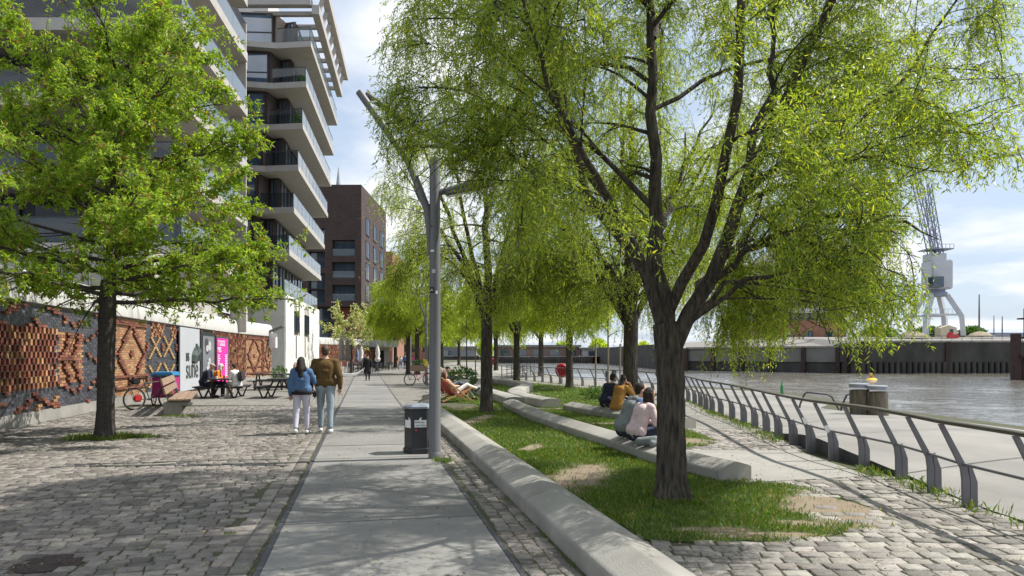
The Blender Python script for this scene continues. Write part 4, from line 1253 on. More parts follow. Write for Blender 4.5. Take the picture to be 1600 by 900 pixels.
def mast(label, px, Y, ptop, z0, r=0.16):
    p = PX(px, Y); zt = ZY(ptop, Y)
    b = MB(); b.lathe([(r, 0), (r * 0.9, (zt - z0) * 0.5), (r * 0.55, zt - z0)], 8); b.lathe([(r * 1.6, 0), (r * 1.6, 0.5)], 8)
    o_ = b.build('light_mast', MAT['lamp']); o_.location = (p.x, Y, z0); tag(o_, label, 'mast')
mast('tall slim grey mast standing on the opposite quay', 1530, 172, 460, 6.2, 0.22)
mast('short thin mast far behind the quay, left of a pair', 1553, 300, 493, 6.3, 0.25)
mast('short dark mast far behind the quay, right of a pair', 1566, 300, 494, 6.3, 0.3)
def shed(label, px0, px1, Y, ptop, mat):
    a, c = PX(px0, Y), PX(px1, Y); z0 = 6.2; zt = ZY(ptop, Y)
    t_ = thing('warehouse', label, 'warehouse', ((a.x + c.x) / 2, Y, z0)); w_ = c.x - a.x; h_ = zt - z0
    b = MB(); b.prism([(-w_ / 2, 0), (w_ / 2, 0), (w_ / 2, 30), (-w_ / 2, 30)], 0, h_ * 0.75); b.build('wall', mat, t_)
    b = MB(); b.add([(-w_ / 2 - 0.5, -0.6, h_ * 0.75 + .01), (w_ / 2 + 0.5, -0.6, h_ * 0.75 + .01), (w_ / 2 + 0.5, 30, h_ * 0.75 + .01), (-w_ / 2 - 0.5, 30, h_ * 0.75 + .01), (-w_ / 2, 15, h_), (w_ / 2, 15, h_)], [(0, 1, 5, 4), (1, 2, 5), (2, 3, 4, 5), (3, 0, 4), (0, 3, 2, 1)]); b.build('roof', mat, t_)
shed('far purple roofed warehouse behind the crane legs', 1496, 1530, 420, 514, M('purple cladding', (0.15, 0.07, 0.13), 0.7))
shed('far long blue grey warehouse on the horizon at the right', 1530, 1640, 430, 512, M('blue grey cladding', (0.30, 0.33, 0.42), 0.7))
def low_shed(label, px0, px1, Y, z0, ptop, mat):
    a, c = PX(px0, Y), PX(px1, Y); zt = ZY(ptop, Y); w_ = c.x - a.x
    t_ = thing('warehouse', label, 'warehouse', ((a.x + c.x) / 2, Y, z0)); h_ = zt - z0
    b = MB(); b.prism([(-w_ / 2, 0), (w_ / 2, 0), (w_ / 2, 20), (-w_ / 2, 20)], 0, h_ * 0.8); b.build('wall', mat, t_)
    b = MB(); b.prism([(-w_ / 2 - 1, -1.5), (w_ / 2 + 1, -1.5), (w_ / 2 + 1, 21), (-w_ / 2 - 1, 21)], h_ * 0.8 + 0.01, h_); b.build('roof', MAT['quay_pale'], t_)
    for k in range(int(w_ / 9)):
        b = MB(); b.box((-w_ / 2 + 5 + 9 * k, -0.06, h_ * 0.35), (5, 0.1, h_ * 0.5)); b.build('gate', MAT['pane'], t_)
low_shed('long grey harbour shed far behind the basin, left of the forked willow', 640, 742, 375, 0.9, 541, M('grey shed cladding', (0.24, 0.25, 0.27), 0.8, 0.1, 0.1))
low_shed('long brown harbour shed far behind the basin, right of the forked willow', 775, 905, 385, 0.9, 539, M('brown shed cladding', (0.17, 0.12, 0.10), 0.8, 0.1, 0.1))
low_shed('pale flat harbour shed far behind the staked tree', 912, 1020, 372, 0.9, 543, M('pale shed cladding', (0.36, 0.36, 0.35), 0.8, 0.1, 0.1))
# fence along the opposite quay
qf = thing('quay_railing', 'thin grey railing along the top of the opposite quay', 'railing', (72, 141, 4.55))
b = MB()
for z in (0.55, 1.05): b.beam((0, 0, z), (90, -0.8, z), 0.06, 0.06)
b.build('rail', MAT['lamp'], qf)
for k in range(46):
    b = MB(); b.beam((2 * k, -0.018 * k, 0), (2 * k, -0.018 * k, 1.05), 0.06, 0.06); b.build('post', MAT['lamp'], qf)
# steel mooring dolphin in the river
md = thing('mooring_dolphin', 'rusty steel mooring dolphin with ladder and lamp box standing in the river', 'dolphin', (74.0, 103, -2))
for k, (x, y, zt) in enumerate(((-0.3, 0, 6.8), (1.2, 0.5, 3.4), (2.6, 0.2, 7.0))):
    b = MB(); b.box((x, y, (zt - 3) / 2), (0.95 if k != 1 else 0.7, 0.95, zt + 3)); b.build('pile', MAT['rust'], md)
b = MB(); b.box((1.2, -0.3, 3.5), (2.6, 1.4, 0.3)); b.box((1.3, 0, 6.2), (2.6, 1.0, 0.25)); b.box((1.4, -0.3, 9.0), (2.4, 1.6, 0.2)); b.build('platform', MAT['rust'], md)
b = MB()
for sx in (0.5, 1.3): b.beam((sx, -0.6, 6.2), (sx, -0.6, 9.0), 0.14, 0.14)
for k in range(7): b.beam((0.5, -0.6, 6.5 + k * 0.38), (1.3, -0.6, 6.5 + k * 0.38), 0.08, 0.08)
b.build('ladder', MAT['rust'], md)
b = MB()
for x in (0.2, 0.7, 1.3): b.beam((x, -0.9, 9.1), (x, -0.9, 10.4), 0.07, 0.07)
b.beam((0.2, -0.9, 10.4), (2.4, -0.9, 10.4), 0.07, 0.07); b.beam((0.2, -0.9, 9.8), (2.4, -0.9, 9.8), 0.06, 0.06); b.beam((0.9, -0.2, 9), (0.9, -0.2, 11.4), 0.09, 0.09); b.build('guard_rail', MAT['lamp'], md)
b = MB(); b.bbox((1.7, -0.2, 9.75), (0.9, 0.8, 1.2), 0.05); b.lathe([(0.18, 10.35), (0.18, 10.9), (0.08, 11.0)], 8, (1.8, -0.2, 0)); b.build('lamp_box', M('grey green cabinet', (0.2, 0.2, 0.15), 0.7), md)
# ------------------------------------------------------------------ concrete benches
PROF_LOW = [(0.0, -0.05), (-0.006, 0.12), (0.0, 0.145), (0.014, 0.160), (0.035, 0.168), (0.265, 0.252), (0.285, 0.255), (0.305, 0.253), (0.50, 0.198), (0.515, 0.190), (0.525, 0.170), (0.525, -0.05)]
PROF_FLAT = [(0.0, -0.05), (0.0, 0.24), (0.02, 0.27), (0.06, 0.285), (0.30, 0.31), (0.56, 0.285), (0.60, 0.27), (0.62, 0.24), (0.62, -0.05)]
def concrete_bench(label, line, prof, step=0.35, joint=3.2, group=None):
    pts = smooth_line(line, 12 * len(line))
    L_, at = polyline(pts)
    org = Vector((line[0][0], line[0][1], 0))
    b = MB(); rings = []
    sample = []
    n = int(L_ / step)
    for k in range(n + 1): sample.append((L_ * k / n, 0))
    for j in np.arange(joint, L_ - 0.5, joint):
        sample += [(j - 0.012, 0), (j - 0.006, 1), (j + 0.006, 1), (j + 0.012, 0)]
    sample.sort()
    for s, ins in sample:
        # tangent smoothed
        p, _ = at(s); pa, _ = at(max(0, s - 0.3)); pb, _ = at(min(L_, s + 0.3))
        tan = (pb - pa).normalized(); nn = Vector((tan.y, -tan.x, 0))
        rings.append([p + nn * (d + (0.014 if ins and d < 0.05 else -0.014 if ins and d > 0.45 else 0)) + Vector((0, 0, z - (0.014 if ins else 0))) - org for d, z in prof])
    m_ = len(prof)
    b.v = [tuple(q) for r_ in rings for q in r_]
    for k in range(len(rings) - 1):
        for j in range(m_ - 1):
            b.f.append([k * m_ + j, (k + 1) * m_ + j, (k + 1) * m_ + j + 1, k * m_ + j + 1]); b.m.append(0)
    b.f.append(list(range(m_))); b.m.append(0)
    e = (len(rings) - 1) * m_
    b.f.append([e + j for j in range(m_)][::-1]); b.m.append(0)
    o = b.build('concrete_bench', MAT['concrete'], smooth=40)
    o.location = org
    return tag(o, label, 'bench', group)
concrete_bench('longest low concrete bench running beside the path from the foreground to the deck chair', BENCH_A, PROF_LOW)
concrete_bench('low concrete bench carrying the man in the grey vest and the woman in pink', BENCH_B, PROF_LOW)
concrete_bench('short concrete bench under the woman in the mustard coat with the camera', [(3.75, 15.9), (3.35, 16.7), (2.85, 17.8), (2.1, 19.5), (1.55, 21.4)], PROF_LOW)
concrete_bench('snaking S shaped pale concrete bench in the middle of the lawn', [(0.95, 22.1), (0.22, 24.5), (-0.15, 27), (-0.12, 29.3), (0.15, 31.5), (0.4, 34), (0.3, 36.2), (-0.4, 38.8), (-1.2, 41.6), (-2.2, 45.5)], PROF_FLAT)
concrete_bench('bent concrete bench that ends beside the nearest single willow on the lawn', [(-0.2, 23.0), (-0.78, 26.2), (-1.4, 29.2), (-1.8, 32.5), (-1.85, 36.5), (-2.0, 41), (-2.9, 46.5), (-4.2, 52)], PROF_FLAT)
concrete_bench('long concrete bench that starts right behind the lamp post and passes the deck chairs', [(-3.15, 24.6), (-3.3, 28), (-3.15, 33), (-3.0, 39), (-3.3, 46), (-3.9, 56)], PROF_FLAT)
concrete_bench('far pale concrete bench crossing the lawn behind the thin staked tree', [(-3.6, 59), (-2.8, 60.5), (-1.6, 62.5), (-0.9, 66)], PROF_FLAT)
concrete_bench('farthest low concrete bench near the harbour basin', [(-7.6, 72), (-6.4, 73.0), (-5.0, 75.5), (-4.4, 80)], PROF_FLAT)
# edging strips and stepping stones in the lawn
def strip(name, pts, w, z, mat):
    L_, at = polyline(smooth_line(pts, 10 * len(pts))); l, r_ = [], []
    for k in range(25):
        p, tan = at(L_ * k / 24); nn = Vector((tan.y, -tan.x, 0)); l.append((p - nn * w / 2)[:2]); r_.append((p + nn * w / 2)[:2])
    sheet(name, l + r_[::-1], z, mat)
strip('path', [(2.45, 38.0), (1.55, 35.2), (0.75, 32.0), (0.7, 29.0), (1.05, 26.2), (1.75, 23.4), (2.3, 21.6)], 0.22, 0.014, MAT['pale'])
strip('path', [(-1.2, 21.6), (-0.6, 21.5), (-0.1, 22.6)], 0.5, 0.014, MAT['pale'])
strip('path', [(0.3, 22.6), (1.0, 21.7), (1.6, 21.9)], 0.4, 0.018, MAT['pale'])
for k in range(4):
    a = k * 0.22
    strip('paving_stone', [(0.42 + a, 31.0), (0.48 + a, 29.3), (0.36 + a, 27.6)], 0.16, 0.015, MAT['prom'])

# ------------------------------------------------------------------ waterside railing
rl = thing('waterside_railing', 'long curving grey railing with kinked leaning posts along the river bank', 'railing', (5.0, 7.75, 0))
ro = Vector((5.0, 7.75, 0))
RZ = Vector((0, 0, 1))
rail_top = []; rail_mid = []
RP = [Vector((x, y, 0)) for x, y in RAIL]
for i, p in enumerate(RP):
    tan = (RP[min(i + 1, len(RP) - 1)] - RP[max(i - 1, 0)]).normalized()
    inn = Vector((-tan.y, tan.x, 0))           # towards the lawn
    hgt = 0.94
    rail_top.append(p + inn * 0.27 + RZ * hgt - ro)
    rail_mid.append(p + inn * 0.035 + RZ * 0.47 - ro)
    b = MB()
    M3 = Matrix((inn, RZ, tan)).transposed().to_4x4(); M3.translation = p - ro
    # leaning blade with a knee
    b.extrude([(-0.03, -0.03), (0.04, -0.03), (0.045, 0.30), (0.06, 0.42), (0.295, hgt - 0.03), (0.245, hgt - 0.03), (-0.0, 0.44), (-0.03, 0.30)], 0.04, M3)
    # short companion blade on the water side
    M4 = Matrix((inn, RZ, tan)).transposed().to_4x4(); M4.translation = p - ro + tan * 0.0
    b.extrude([(-0.115, -0.03), (-0.036, -0.03), (-0.036, 0.30), (-0.012, 0.46), (-0.04, 0.48), (-0.11, 0.28)], 0.04, M4)
    b.build('post', MAT['railing'], rl)
b = MB()
def flat_tube(b, pts, w, h, n=10):
    P = [Vector(p) for p in pts]
    for i, p in enumerate(P):
        t = (P[min(i + 1, len(P) - 1)] - P[max(i - 1, 0)]).normalized(); x = Vector((t.y, -t.x, 0)).normalized()
        for k in range(n):
            a = 2 * math.pi * k / n; b.v.append(tuple(p + x * math.cos(a) * w + RZ * math.sin(a) * h))
    for i in range(len(P) - 1):
        for k in range(n):
            b.f.append([i * n + k, i * n + (k + 1) % n, (i + 1) * n + (k + 1) % n, (i + 1) * n + k]); b.m.append(0)
    b.f.append(list(range(n))); b.m.append(0); e = (len(P) - 1) * n; b.f.append([e + k for k in range(n)][::-1]); b.m.append(0)
flat_tube(b, rail_top, 0.055, 0.026); b.build('handrail', MAT['handrail'], rl, smooth=True)
b = MB(); flat_tube(b, rail_mid, 0.017, 0.017, 8); b.build('mid_rail', MAT['railing'], rl, smooth=True)
# sticker on two posts
for i, zz_ in ((8, 0.55), (7, 0.5)):
    p = RP[i]; b = MB(); b.bbox(p + Vector((-0.085, -0.05, zz_)) - ro, (0.07, 0.006, 0.12), 0.002, mat=Matrix.Rotation(-0.42, 3, 'Y')); b.build('sticker', MAT['white'], rl)

# ramp railing far left of the lifebuoy
rr_ = thing('ramp_railing', 'short pale double railing of the ramp down to the pontoon', 'railing', (-0.6, 47.5, 0))
for side, (a, c) in enumerate((((-0.1, 0.2), (1.6, 11)), ((0.7, -0.5), (2.4, 10)))):
    b = MB()
    for z in (0.35, 0.65, 0.95): b.beam((a[0], a[1], z), (c[0], c[1], z), 0.05, 0.05)
    b.build('rail', MAT['lamp'], rr_)
    for k in range(6):
        q = Vector((*a, 0)).lerp(Vector((*c, 0)), k / 5); b = MB(); b.beam((q.x, q.y, 0), (q.x, q.y, 1.0), 0.06, 0.06); b.build('post', MAT['lamp'], rr_)

# ------------------------------------------------------------------ street lamps
lp = thing('street_lamp', 'tall round grey lamp post with forked tube arms beside the litter bin', 'street lamp', G(679.5, 716))
b = MB(); b.lathe([(0.106, -0.02), (0.106, 0.09), (0.098, 0.1), (0.097, 0.102), (0.094, 0.11), (0.091, 2.4), (0.084, 4.84), (0.078, 4.87)], 28); b.build('post', MAT['lamp'], lp, smooth=40)
b = MB(); b.tube([(-0.085, 0.0, 3.3), (-0.09, 0.0, 3.75), (-0.13, 0.0, 4.05), (-0.40, 0.02, 4.74), (-0.44, 0.02, 4.83), (-1.24, 0.05, 5.96)], [0.03, 0.06, 0.062, 0.062, 0.062, 0.06], 14)
b.tube([(-1.17, 0.25, 6.0), (-0.6, 0.38, 5.62), (0.1, 0.5, 5.25), (0.75, 0.62, 4.95), (1.07, 0.66, 4.83)], 0.06, 14)
b.tube([(-1.1, 0.06, 5.78), (-0.98, 0.28, 5.88)], 0.025, 8); b.tube([(-1.0, 0.05, 5.66), (-0.86, 0.31, 5.79)], 0.025, 8)
b.tube([(-0.52, 0.03, 5.04), (-0.2, 0.2, 5.14), (0.16, 0.5, 5.2)], 0.045, 10)
b.build('arm', MAT['lamp'], lp, smooth=40)
b = MB(); b.tube([(0.05, 0, 4.3), (0.45, 0.02, 4.42), (0.97, 0.05, 4.57)], 0.05, 12); b.build('bracket', MAT['lamp'], lp, smooth=40)
b = MB(); b.bbox((0.66, -0.05, 4.36), (1.0, 0.13, 0.075), 0.03, mat=Matrix.Rotation(-0.2, 3, 'Y')); o = b.build('luminaire', MAT['lamp'], lp)
g = MB(); g.bbox((0.67, -0.05, 4.318), (0.9, 0.09, 0.012), 0.003, mat=Matrix.Rotation(-0.2, 3, 'Y')); g.build('diffuser', MAT['white'], o)
for (z, ang, w, h, m_) in ((2.72, -2.0, 0.075, 0.10, MAT['black']), (2.68, -1.15, 0.03, 0.05, MAT['white']), (3.35, -1.9, 0.06, 0.03, MAT['white']), (3.02, -1.7, 0.05, 0.06, MAT['crane']), (3.75, -2.1, 0.03, 0.03, MAT['br_red'])):
    b = MB(); x, y = 0.092 * math.cos(ang), 0.092 * math.sin(ang)
    b.box((x, y, z), (w, 0.006, h), rz=ang + math.pi / 2); b.build('sticker', m_, lp)
b = MB(); x, y = 0.0955 * math.cos(-2.0), 0.0955 * math.sin(-2.0)
b.tube([(x - 0.018, y, 2.70), (x + 0.0, y - 0.0, 2.735), (x + 0.016, y - 0.004, 2.705)], 0.008, 6); b.build('sticker_sign', MAT['white'], lp)
l2 = dup(lp, G(666, 599.5), R(25), 'grey lamp post standing just behind the nearest one, next to the flower bike')
l3 = dup(lp, PX(641, 76), R(40), 'grey lamp post far along the path behind the flower bike')
l4 = dup(lp, PX(612, 118), R(60), 'farthest grey lamp post between the distant walkers and the trees')

# ------------------------------------------------------------------ litter bin
bn = thing('litter_bin', 'black six sided litter bin with white speech bubble sticker beside the lamp post', 'litter bin', G(655, 707), R(8))
hexa = lambda r_, z, n=6: None
def hex_prof(b, prof, sx=1.0, sy=1.0, mi=0, rot=0.0, n=6):
    s0 = len(b.v)
    for r_, z in prof:
        for k in range(n):
            a = 2 * math.pi * k / n + rot; b.v.append((r_ * math.cos(a) * sx, r_ * math.sin(a) * sy, z))
    for i in range(len(prof) - 1):
        for k in range(n):
            b.f.append([s0 + i * n + k, s0 + i * n + (k + 1) % n, s0 + (i + 1) * n + (k + 1) % n, s0 + (i + 1) * n + k]); b.m.append(mi)
    b.f.append([s0 + k for k in range(n)][::-1]); b.m.append(mi)
    e = s0 + (len(prof) - 1) * n; b.f.append([e + k for k in range(n)]); b.m.append(mi)
MAT['bin'] = M('bin black paint', (0.022, 0.024, 0.028), 0.35, 0.2, 5, 0.02, 40, spec=0.5)
MAT['bin_lid'] = M('bin grey lid', (0.20, 0.23, 0.26), 0.4, 0.15, 6, spec=0.5)
b = MB(); hex_prof(b, [(0.265, 0.0), (0.27, 0.012), (0.27, 0.085), (0.252, 0.10), (0.25, 0.105), (0.25, 0.74), (0.245, 0.745), (0.245, 0.757), (0.262, 0.765)]); b.build('body', MAT['bin'], bn)
b = MB(); hex_prof(b, [(0.266, 0.763), (0.272, 0.775), (0.268, 0.80), (0.22, 0.832), (0.1, 0.845)]); b.build('lid', MAT['bin_lid'], bn)
yf = -0.25 * math.cos(R(30)) - 0.004
b = MB()
b.extrude([(-0.10, 0.455), (0.10, 0.455), (0.10, 0.575), (0.012, 0.575), (0.02, 0.63), (-0.02, 0.60), (-0.025, 0.575), (-0.10, 0.575)], 0.004, Matrix(((1, 0, 0, 0.02), (0, 0, -1, yf), (0, 1, 0, 0), (0, 0, 0, 1))))
st = b.build('sticker', MAT['white'], bn)
for line, z in (('Bleib sau', 0.527), ('mein Ham', 0.475)):
    me = text_mesh(line, 0.043, 0.002); o = link_mesh('lettering', me, MAT['black'], st); o.rotation_euler = (R(90), 0, 0); o.location = (-0.07, yf - 0.003, z)
b = MB(); hp = []
for k in range(24):
    a = 2 * math.pi * k / 24; hp.append((0.0022 * 16 * math.sin(a) ** 3 * 0.6, 0.0013 * (13 * math.cos(a) - 5 * math.cos(2 * a) - 2 * math.cos(3 * a) - math.cos(4 * a))))
b.extrude(hp, 0.004, Matrix(((1, 0, 0, -0.055), (0, 0, -1, yf), (0, 1, 0, 0.405), (0, 0, 0, 1)))); b.build('heart_sticker', M('red sticker', (0.6, 0.03, 0.04), 0.5), bn)
# sticker on the left facet
nf = Vector((-math.cos(R(30)), -0.5, 0)); uf = Vector((0.5, -math.cos(R(30)), 0))
b = MB(); M4 = Matrix((uf, Vector((0, 0, 1)), nf)).transposed().to_4x4(); M4.translation = nf * (0.25 * math.cos(R(30)) + 0.003)
b.extrude([(-0.09, 0.44), (0.09, 0.44), (0.09, 0.57), (0.03, 0.62), (0.02, 0.57), (-0.09, 0.57)], 0.004, M4); b.build('sticker', MAT['white'], bn)

# manhole cover
mh = thing('manhole_cover', 'round dark ribbed manhole cover set in the foreground cobbles', 'manhole cover', (MANHOLE.x, MANHOLE.y, -0.012))
b = MB(); b.lathe([(0.255, -0.02), (0.255, 0.008), (0.225, 0.012), (0.222, 0.002)], 40); b.build('ring', MAT['rust'], mh)
b = MB(); prof = [(0.218, 0.0), (0.218, 0.010)]
for k in range(6):
    r_ = 0.205 - k * 0.034; prof += [(r_, 0.010), (r_ - 0.004, 0.003), (r_ - 0.016, 0.003), (r_ - 0.02, 0.010)]
b.lathe(prof, 40); b.build('lid', M('cast iron', (0.06, 0.045, 0.04), 0.6, 0.3, 20, 0.2, 60, metal=0.3), mh)

# ------------------------------------------------------------------ kiosk front on the wall
def wall_frame(px):
    s = s_of_px(px); p, tan = w_at(s); n = Vector((tan.y, -tan.x, 0)); return p, tan, n
def wall_panel(b, pxa, pxb, z0, z1, off, th, mi=0):
    pa, ta, na = wall_frame(pxa); pb, tb, nb = wall_frame(pxb)
    a = pa + na * off; c = pb + nb * off
    b.beam((a.x, a.y, (z0 + z1) / 2), (c.x, c.y, (z0 + z1) / 2), th, z1 - z0, mi)
    return a, c
def on_wall(o, a, c, t, z, off=0.0, sx=1.0):
    d = (c - a).normalized(); n = Vector((d.y, -d.x, 0)); p = a.lerp(c, t) + n * off
    o.matrix_local = Matrix(((d.x * sx, 0, n.x, p.x), (d.y * sx, 0, n.y, p.y), (0, 1, 0, z), (0, 0, 0, 1)))
MAT['banner'] = M('grey shutter', (0.42, 0.43, 0.45), 0.6, 0.05, 1)
MAT['banner_dark'] = M('dark green grey lettering', (0.06, 0.075, 0.07), 0.7, 0.1, 3)
sg = thing('sign_board', 'large pale grey sign board with dark block lettering on the brick wall', 'sign', (0, 0, 0))
b = MB(); a, c = wall_panel(b, 275, 306, 0.12, 2.88, 0.14, 0.05); b.build('board', MAT['banner'], sg)
for txt, t, z, size, sx in (('sune', 0.26, 0.66, 1.25, 0.92), ('BIS', 0.26, 1.42, 0.52, 0.85)):
    o = link_mesh('lettering', text_mesh(txt, size, 0.01), MAT['banner_dark'], sg); on_wall(o, a, c, t, z, 0.04, sx)
b = MB(); d = (c - a).normalized(); n = Vector((d.y, -d.x, 0))
for t, z, ln, tl in ((0.60, 1.62, 0.55, 0.1), (0.74, 1.7, 0.62, -0.06), (0.86, 1.82, 0.75, -0.12)):
    p = a.lerp(c, t) + n * 0.05; b.tube([(p.x, p.y, z - ln / 2), (p.x + d.x * tl, p.y + d.y * tl, z), (p.x + d.x * tl * 2, p.y + d.y * tl * 2, z + ln / 2)], [0.16, 0.22, 0.05], 8)
b.build('cactus_emblem', MAT['banner_dark'], sg)
dk = thing('kiosk_door', 'dark framed kiosk door with grey ice cream pictures beside the pink menu', 'door', (0, 0, 0))
b = MB(); a, c = wall_panel(b, 306.5, 330, 0.1, 2.80, 0.16, 0.08); b.build('frame', MAT['frame_dark'], dk)
b = MB(); a, c = wall_panel(b, 309, 327, 0.35, 2.6, 0.22, 0.03); pn_ = b.build('picture', M('grey picture', (0.17, 0.175, 0.19), 0.6, 0.15, 1.2), dk)
MAT['pic_d'] = M('picture dark grey', (0.05, 0.05, 0.055), 0.6); MAT['pic_l'] = M('picture light grey', (0.42, 0.42, 0.44), 0.6)
d = (c - a).normalized(); n = Vector((d.y, -d.x, 0))
def disc(t, z, r_, mat, off, sq=1.0):
    b = MB(); p = a.lerp(c, t) + n * off
    M4 = Matrix(((d.x, 0, n.x, p.x), (d.y, 0, n.y, p.y), (0, 1, 0, z), (0, 0, 0, 1)))
    b.extrude([(r_ * math.cos(2 * math.pi * k / 18), r_ * sq * math.sin(2 * math.pi * k / 18)) for k in range(18)], 0.008, M4); b.build('picture_shape', mat, dk)
for t, z, r_, m_, off, sq in ((0.30, 2.2, 0.30, 'pic_d', 0.026, 1), (0.55, 2.12, 0.26, 'pic_l', 0.036, 0.9), (0.35, 1.95, 0.34, 'pic_d', 0.022, 0.7), (0.35, 2.0, 0.27, 'pic_l', 0.031, 0.6),
                             (0.48, 1.05, 0.42, 'pic_l', 0.03, 0.36), (0.5, 1.25, 0.33, 'pic_l', 0.034, 0.36), (0.53, 1.43, 0.22, 'pic_l', 0.038, 0.5), (0.48, 0.98, 0.46, 'pic_d', 0.024, 0.36), (0.5, 1.17, 0.40, 'pic_d', 0.026, 0.36), (0.53, 1.38, 0.28, 'pic_d', 0.028, 0.5)):
    disc(t, z, r_, MAT[m_], off, sq)
MAT['pink'] = M('magenta menu board', (0.80, 0.03, 0.33), 0.55, 0.04, 2)
mn = thing('menu_board', 'tall magenta menu board with white price list in a dark frame', 'menu board', (0, 0, 0))
b = MB(); a, c = wall_panel(b, 331, 351, 0.1, 2.66, 0.18, 0.08); b.build('frame', MAT['steel_dark'], mn)
b = MB(); a, c = wall_panel(b, 331.4, 348.6, 0.2, 2.55, 0.235, 0.03); b.build('panel', MAT['pink'], mn)
for txt, t, z, size in (('T DOGS', 0.05, 2.16, 0.40), ('MES', 0.05, 1.83, 0.38)):
    o = link_mesh('lettering', text_mesh(txt, size, 0.006), MAT['white'], mn); on_wall(o, a, c, t, z, 0.024)
b = MB(); d = (c - a).normalized(); n = Vector((d.y, -d.x, 0)); rr2 = random.Random(4); L_ = (c - a).length
for k in range(13):
    z = 1.68 - k * 0.093
    ln = rr2.uniform(0.1, 0.4) * L_
    for t0, l_ in ((0.06, ln), (0.72, 0.2 * L_)):
        p = a.lerp(c, t0) + d * l_ / 2 + n * 0.02; b.box((p.x, p.y, z), (l_, 0.01, 0.04), rz=math.atan2(d.y, d.x))
b.build('price_lines', MAT['white'], mn)

# ------------------------------------------------------------------ slatted bench by the wall
sb = thing('park_bench', 'timber slatted bench on concrete feet left of the picnic tables', 'bench', (-9.25, 19.4, 0), R(22))
b = MB(); b.bbox((-0.1, 0.25, 0.18), (0.46, 0.42, 0.42), 0.02); b.bbox((0.22, 0.25, 0.33), (0.36, 0.40, 0.13), 0.03); b.build('foot', MAT['concrete'], sb)
b = MB(); b.bbox((-0.1, 4.4, 0.18), (0.46, 0.42, 0.42), 0.02); b.bbox((0.22, 4.4, 0.33), (0.36, 0.40, 0.13), 0.03); b.build('foot', MAT['concrete'], sb)
b = MB()
for k in range(3): b.bbox((-0.12 + 0.2 * k, 2.35, 0.435), (0.185, 4.8, 0.05), 0.008)
b.build('seat', MAT['wood'], sb)
b = MB()
for k in range(2): b.bbox((-0.30 - 0.06 * k, 2.35, 0.68 + 0.24 * k), (0.05, 4.8, 0.2), 0.008, mat=Matrix.Rotation(-0.25, 3, 'Y'))
b.build('backrest', MAT['wood'], sb)
for y in (0.25, 2.35, 4.4):
    b = MB(); b.beam((-0.22, y, 0.4), (-0.42, y, 1.08), 0.06, 0.03, up=(1, 0, 0)); b.build('bracket', MAT['steel_dark'], sb)

# ------------------------------------------------------------------ bicycles
def wheel(b, tyre_m, c, r_, parent):
    x, y, z = c
    t_ = MB(); n = 28
    pts = [(x, y + r_ * math.cos(2 * math.pi * k / n), z + r_ * math.sin(2 * math.pi * k / n)) for k in range(n + 1)]
    t_.tube(pts, 0.02, 7, cap=False); o = t_.build('wheel', MAT['black'], parent, smooth=True)
    s_ = MB(); pr = [(x, y + (r_ - 0.03) * math.cos(2 * math.pi * k / n), z + (r_ - 0.03) * math.sin(2 * math.pi * k / n)) for k in range(n + 1)]
    s_.tube(pr, 0.011, 6, cap=False)
    for k in range(14):
        a = 2 * math.pi * k / 14; s_.beam((x + (0.02 if k % 2 else -0.02), y, z), (x, y + (r_ - 0.03) * math.cos(a), z + (r_ - 0.03) * math.sin(a)), 0.004, 0.004)
    s_.tube([(x - 0.04, y, z), (x + 0.04, y, z)], 0.025, 8); s_.build('rim', MAT['lamp'], o)
def bicycle(label, loc, rz, frame, s=1.0, flowers=False):
    t_ = thing('bicycle', label, 'bicycle', loc, rz)
    r_ = 0.33
    wheel(None, None, (0, 0.54, r_), r_, t_); wheel(None, None, (0, -0.54, r_), r_, t_)
    b = MB()
    BB, ST, HT, HB = (0, -0.08, 0.30), (0, -0.24, 0.80), (0, 0.34, 0.86), (0, 0.38, 0.70)
    for p, q, w_ in ((BB, ST, 0.017), (BB, HB, 0.02), (ST, HT, 0.017), ((0, -0.54, r_), ST, 0.01), ((0.03, -0.54, r_), BB, 0.011), ((-0.03, -0.54, r_), BB, 0.011), (HT, HB, 0.02), (HB, (0, 0.54, r_), 0.014)):
        b.tube([p, q], w_, 8)
    b.build('frame', frame, t_, smooth=40)
    b = MB(); b.tube([(0, -0.24, 0.80), (0, -0.27, 0.93)], 0.013, 8); b.bbox((0, -0.29, 0.95), (0.15, 0.26, 0.05), 0.02); b.build('saddle', MAT['black'], t_)
    b = MB(); b.tube([(0, 0.34, 0.86), (0, 0.32, 1.0)], 0.013, 8); b.tube([(-0.3, 0.2, 1.04), (-0.2, 0.3, 1.02), (0, 0.33, 1.0), (0.2, 0.3, 1.02), (0.3, 0.2, 1.04)], 0.013, 8); b.build('handlebar', MAT['black'], t_)
    b = MB(); b.tube([(-0.1, -0.08, 0.30), (0.1, -0.08, 0.30)], 0.03, 8); b.beam((0.09, -0.08, 0.3), (0.09, 0.06, 0.2), 0.02, 0.015); b.beam((-0.09, -0.08, 0.3), (-0.09, -0.22, 0.4), 0.02, 0.015); b.build('crank', MAT['lamp'], t_)
    b = MB(); b.box((0, -0.6, 0.74), (0.12, 0.36, 0.02)); b.tube([(0.05, -0.72, 0.74), (0.05, -0.54, r_)], 0.008, 6); b.tube([(-0.05, -0.72, 0.74), (-0.05, -0.54, r_)], 0.008, 6); b.build('carrier', MAT['black'], t_)
    t_.scale = (s, s, s)
    return t_
b1 = bicycle('loaded black bicycle leaning against the brick wall behind the timber bench', (-11.2, 21.9, 0), R(-35), MAT['steel_dark'])
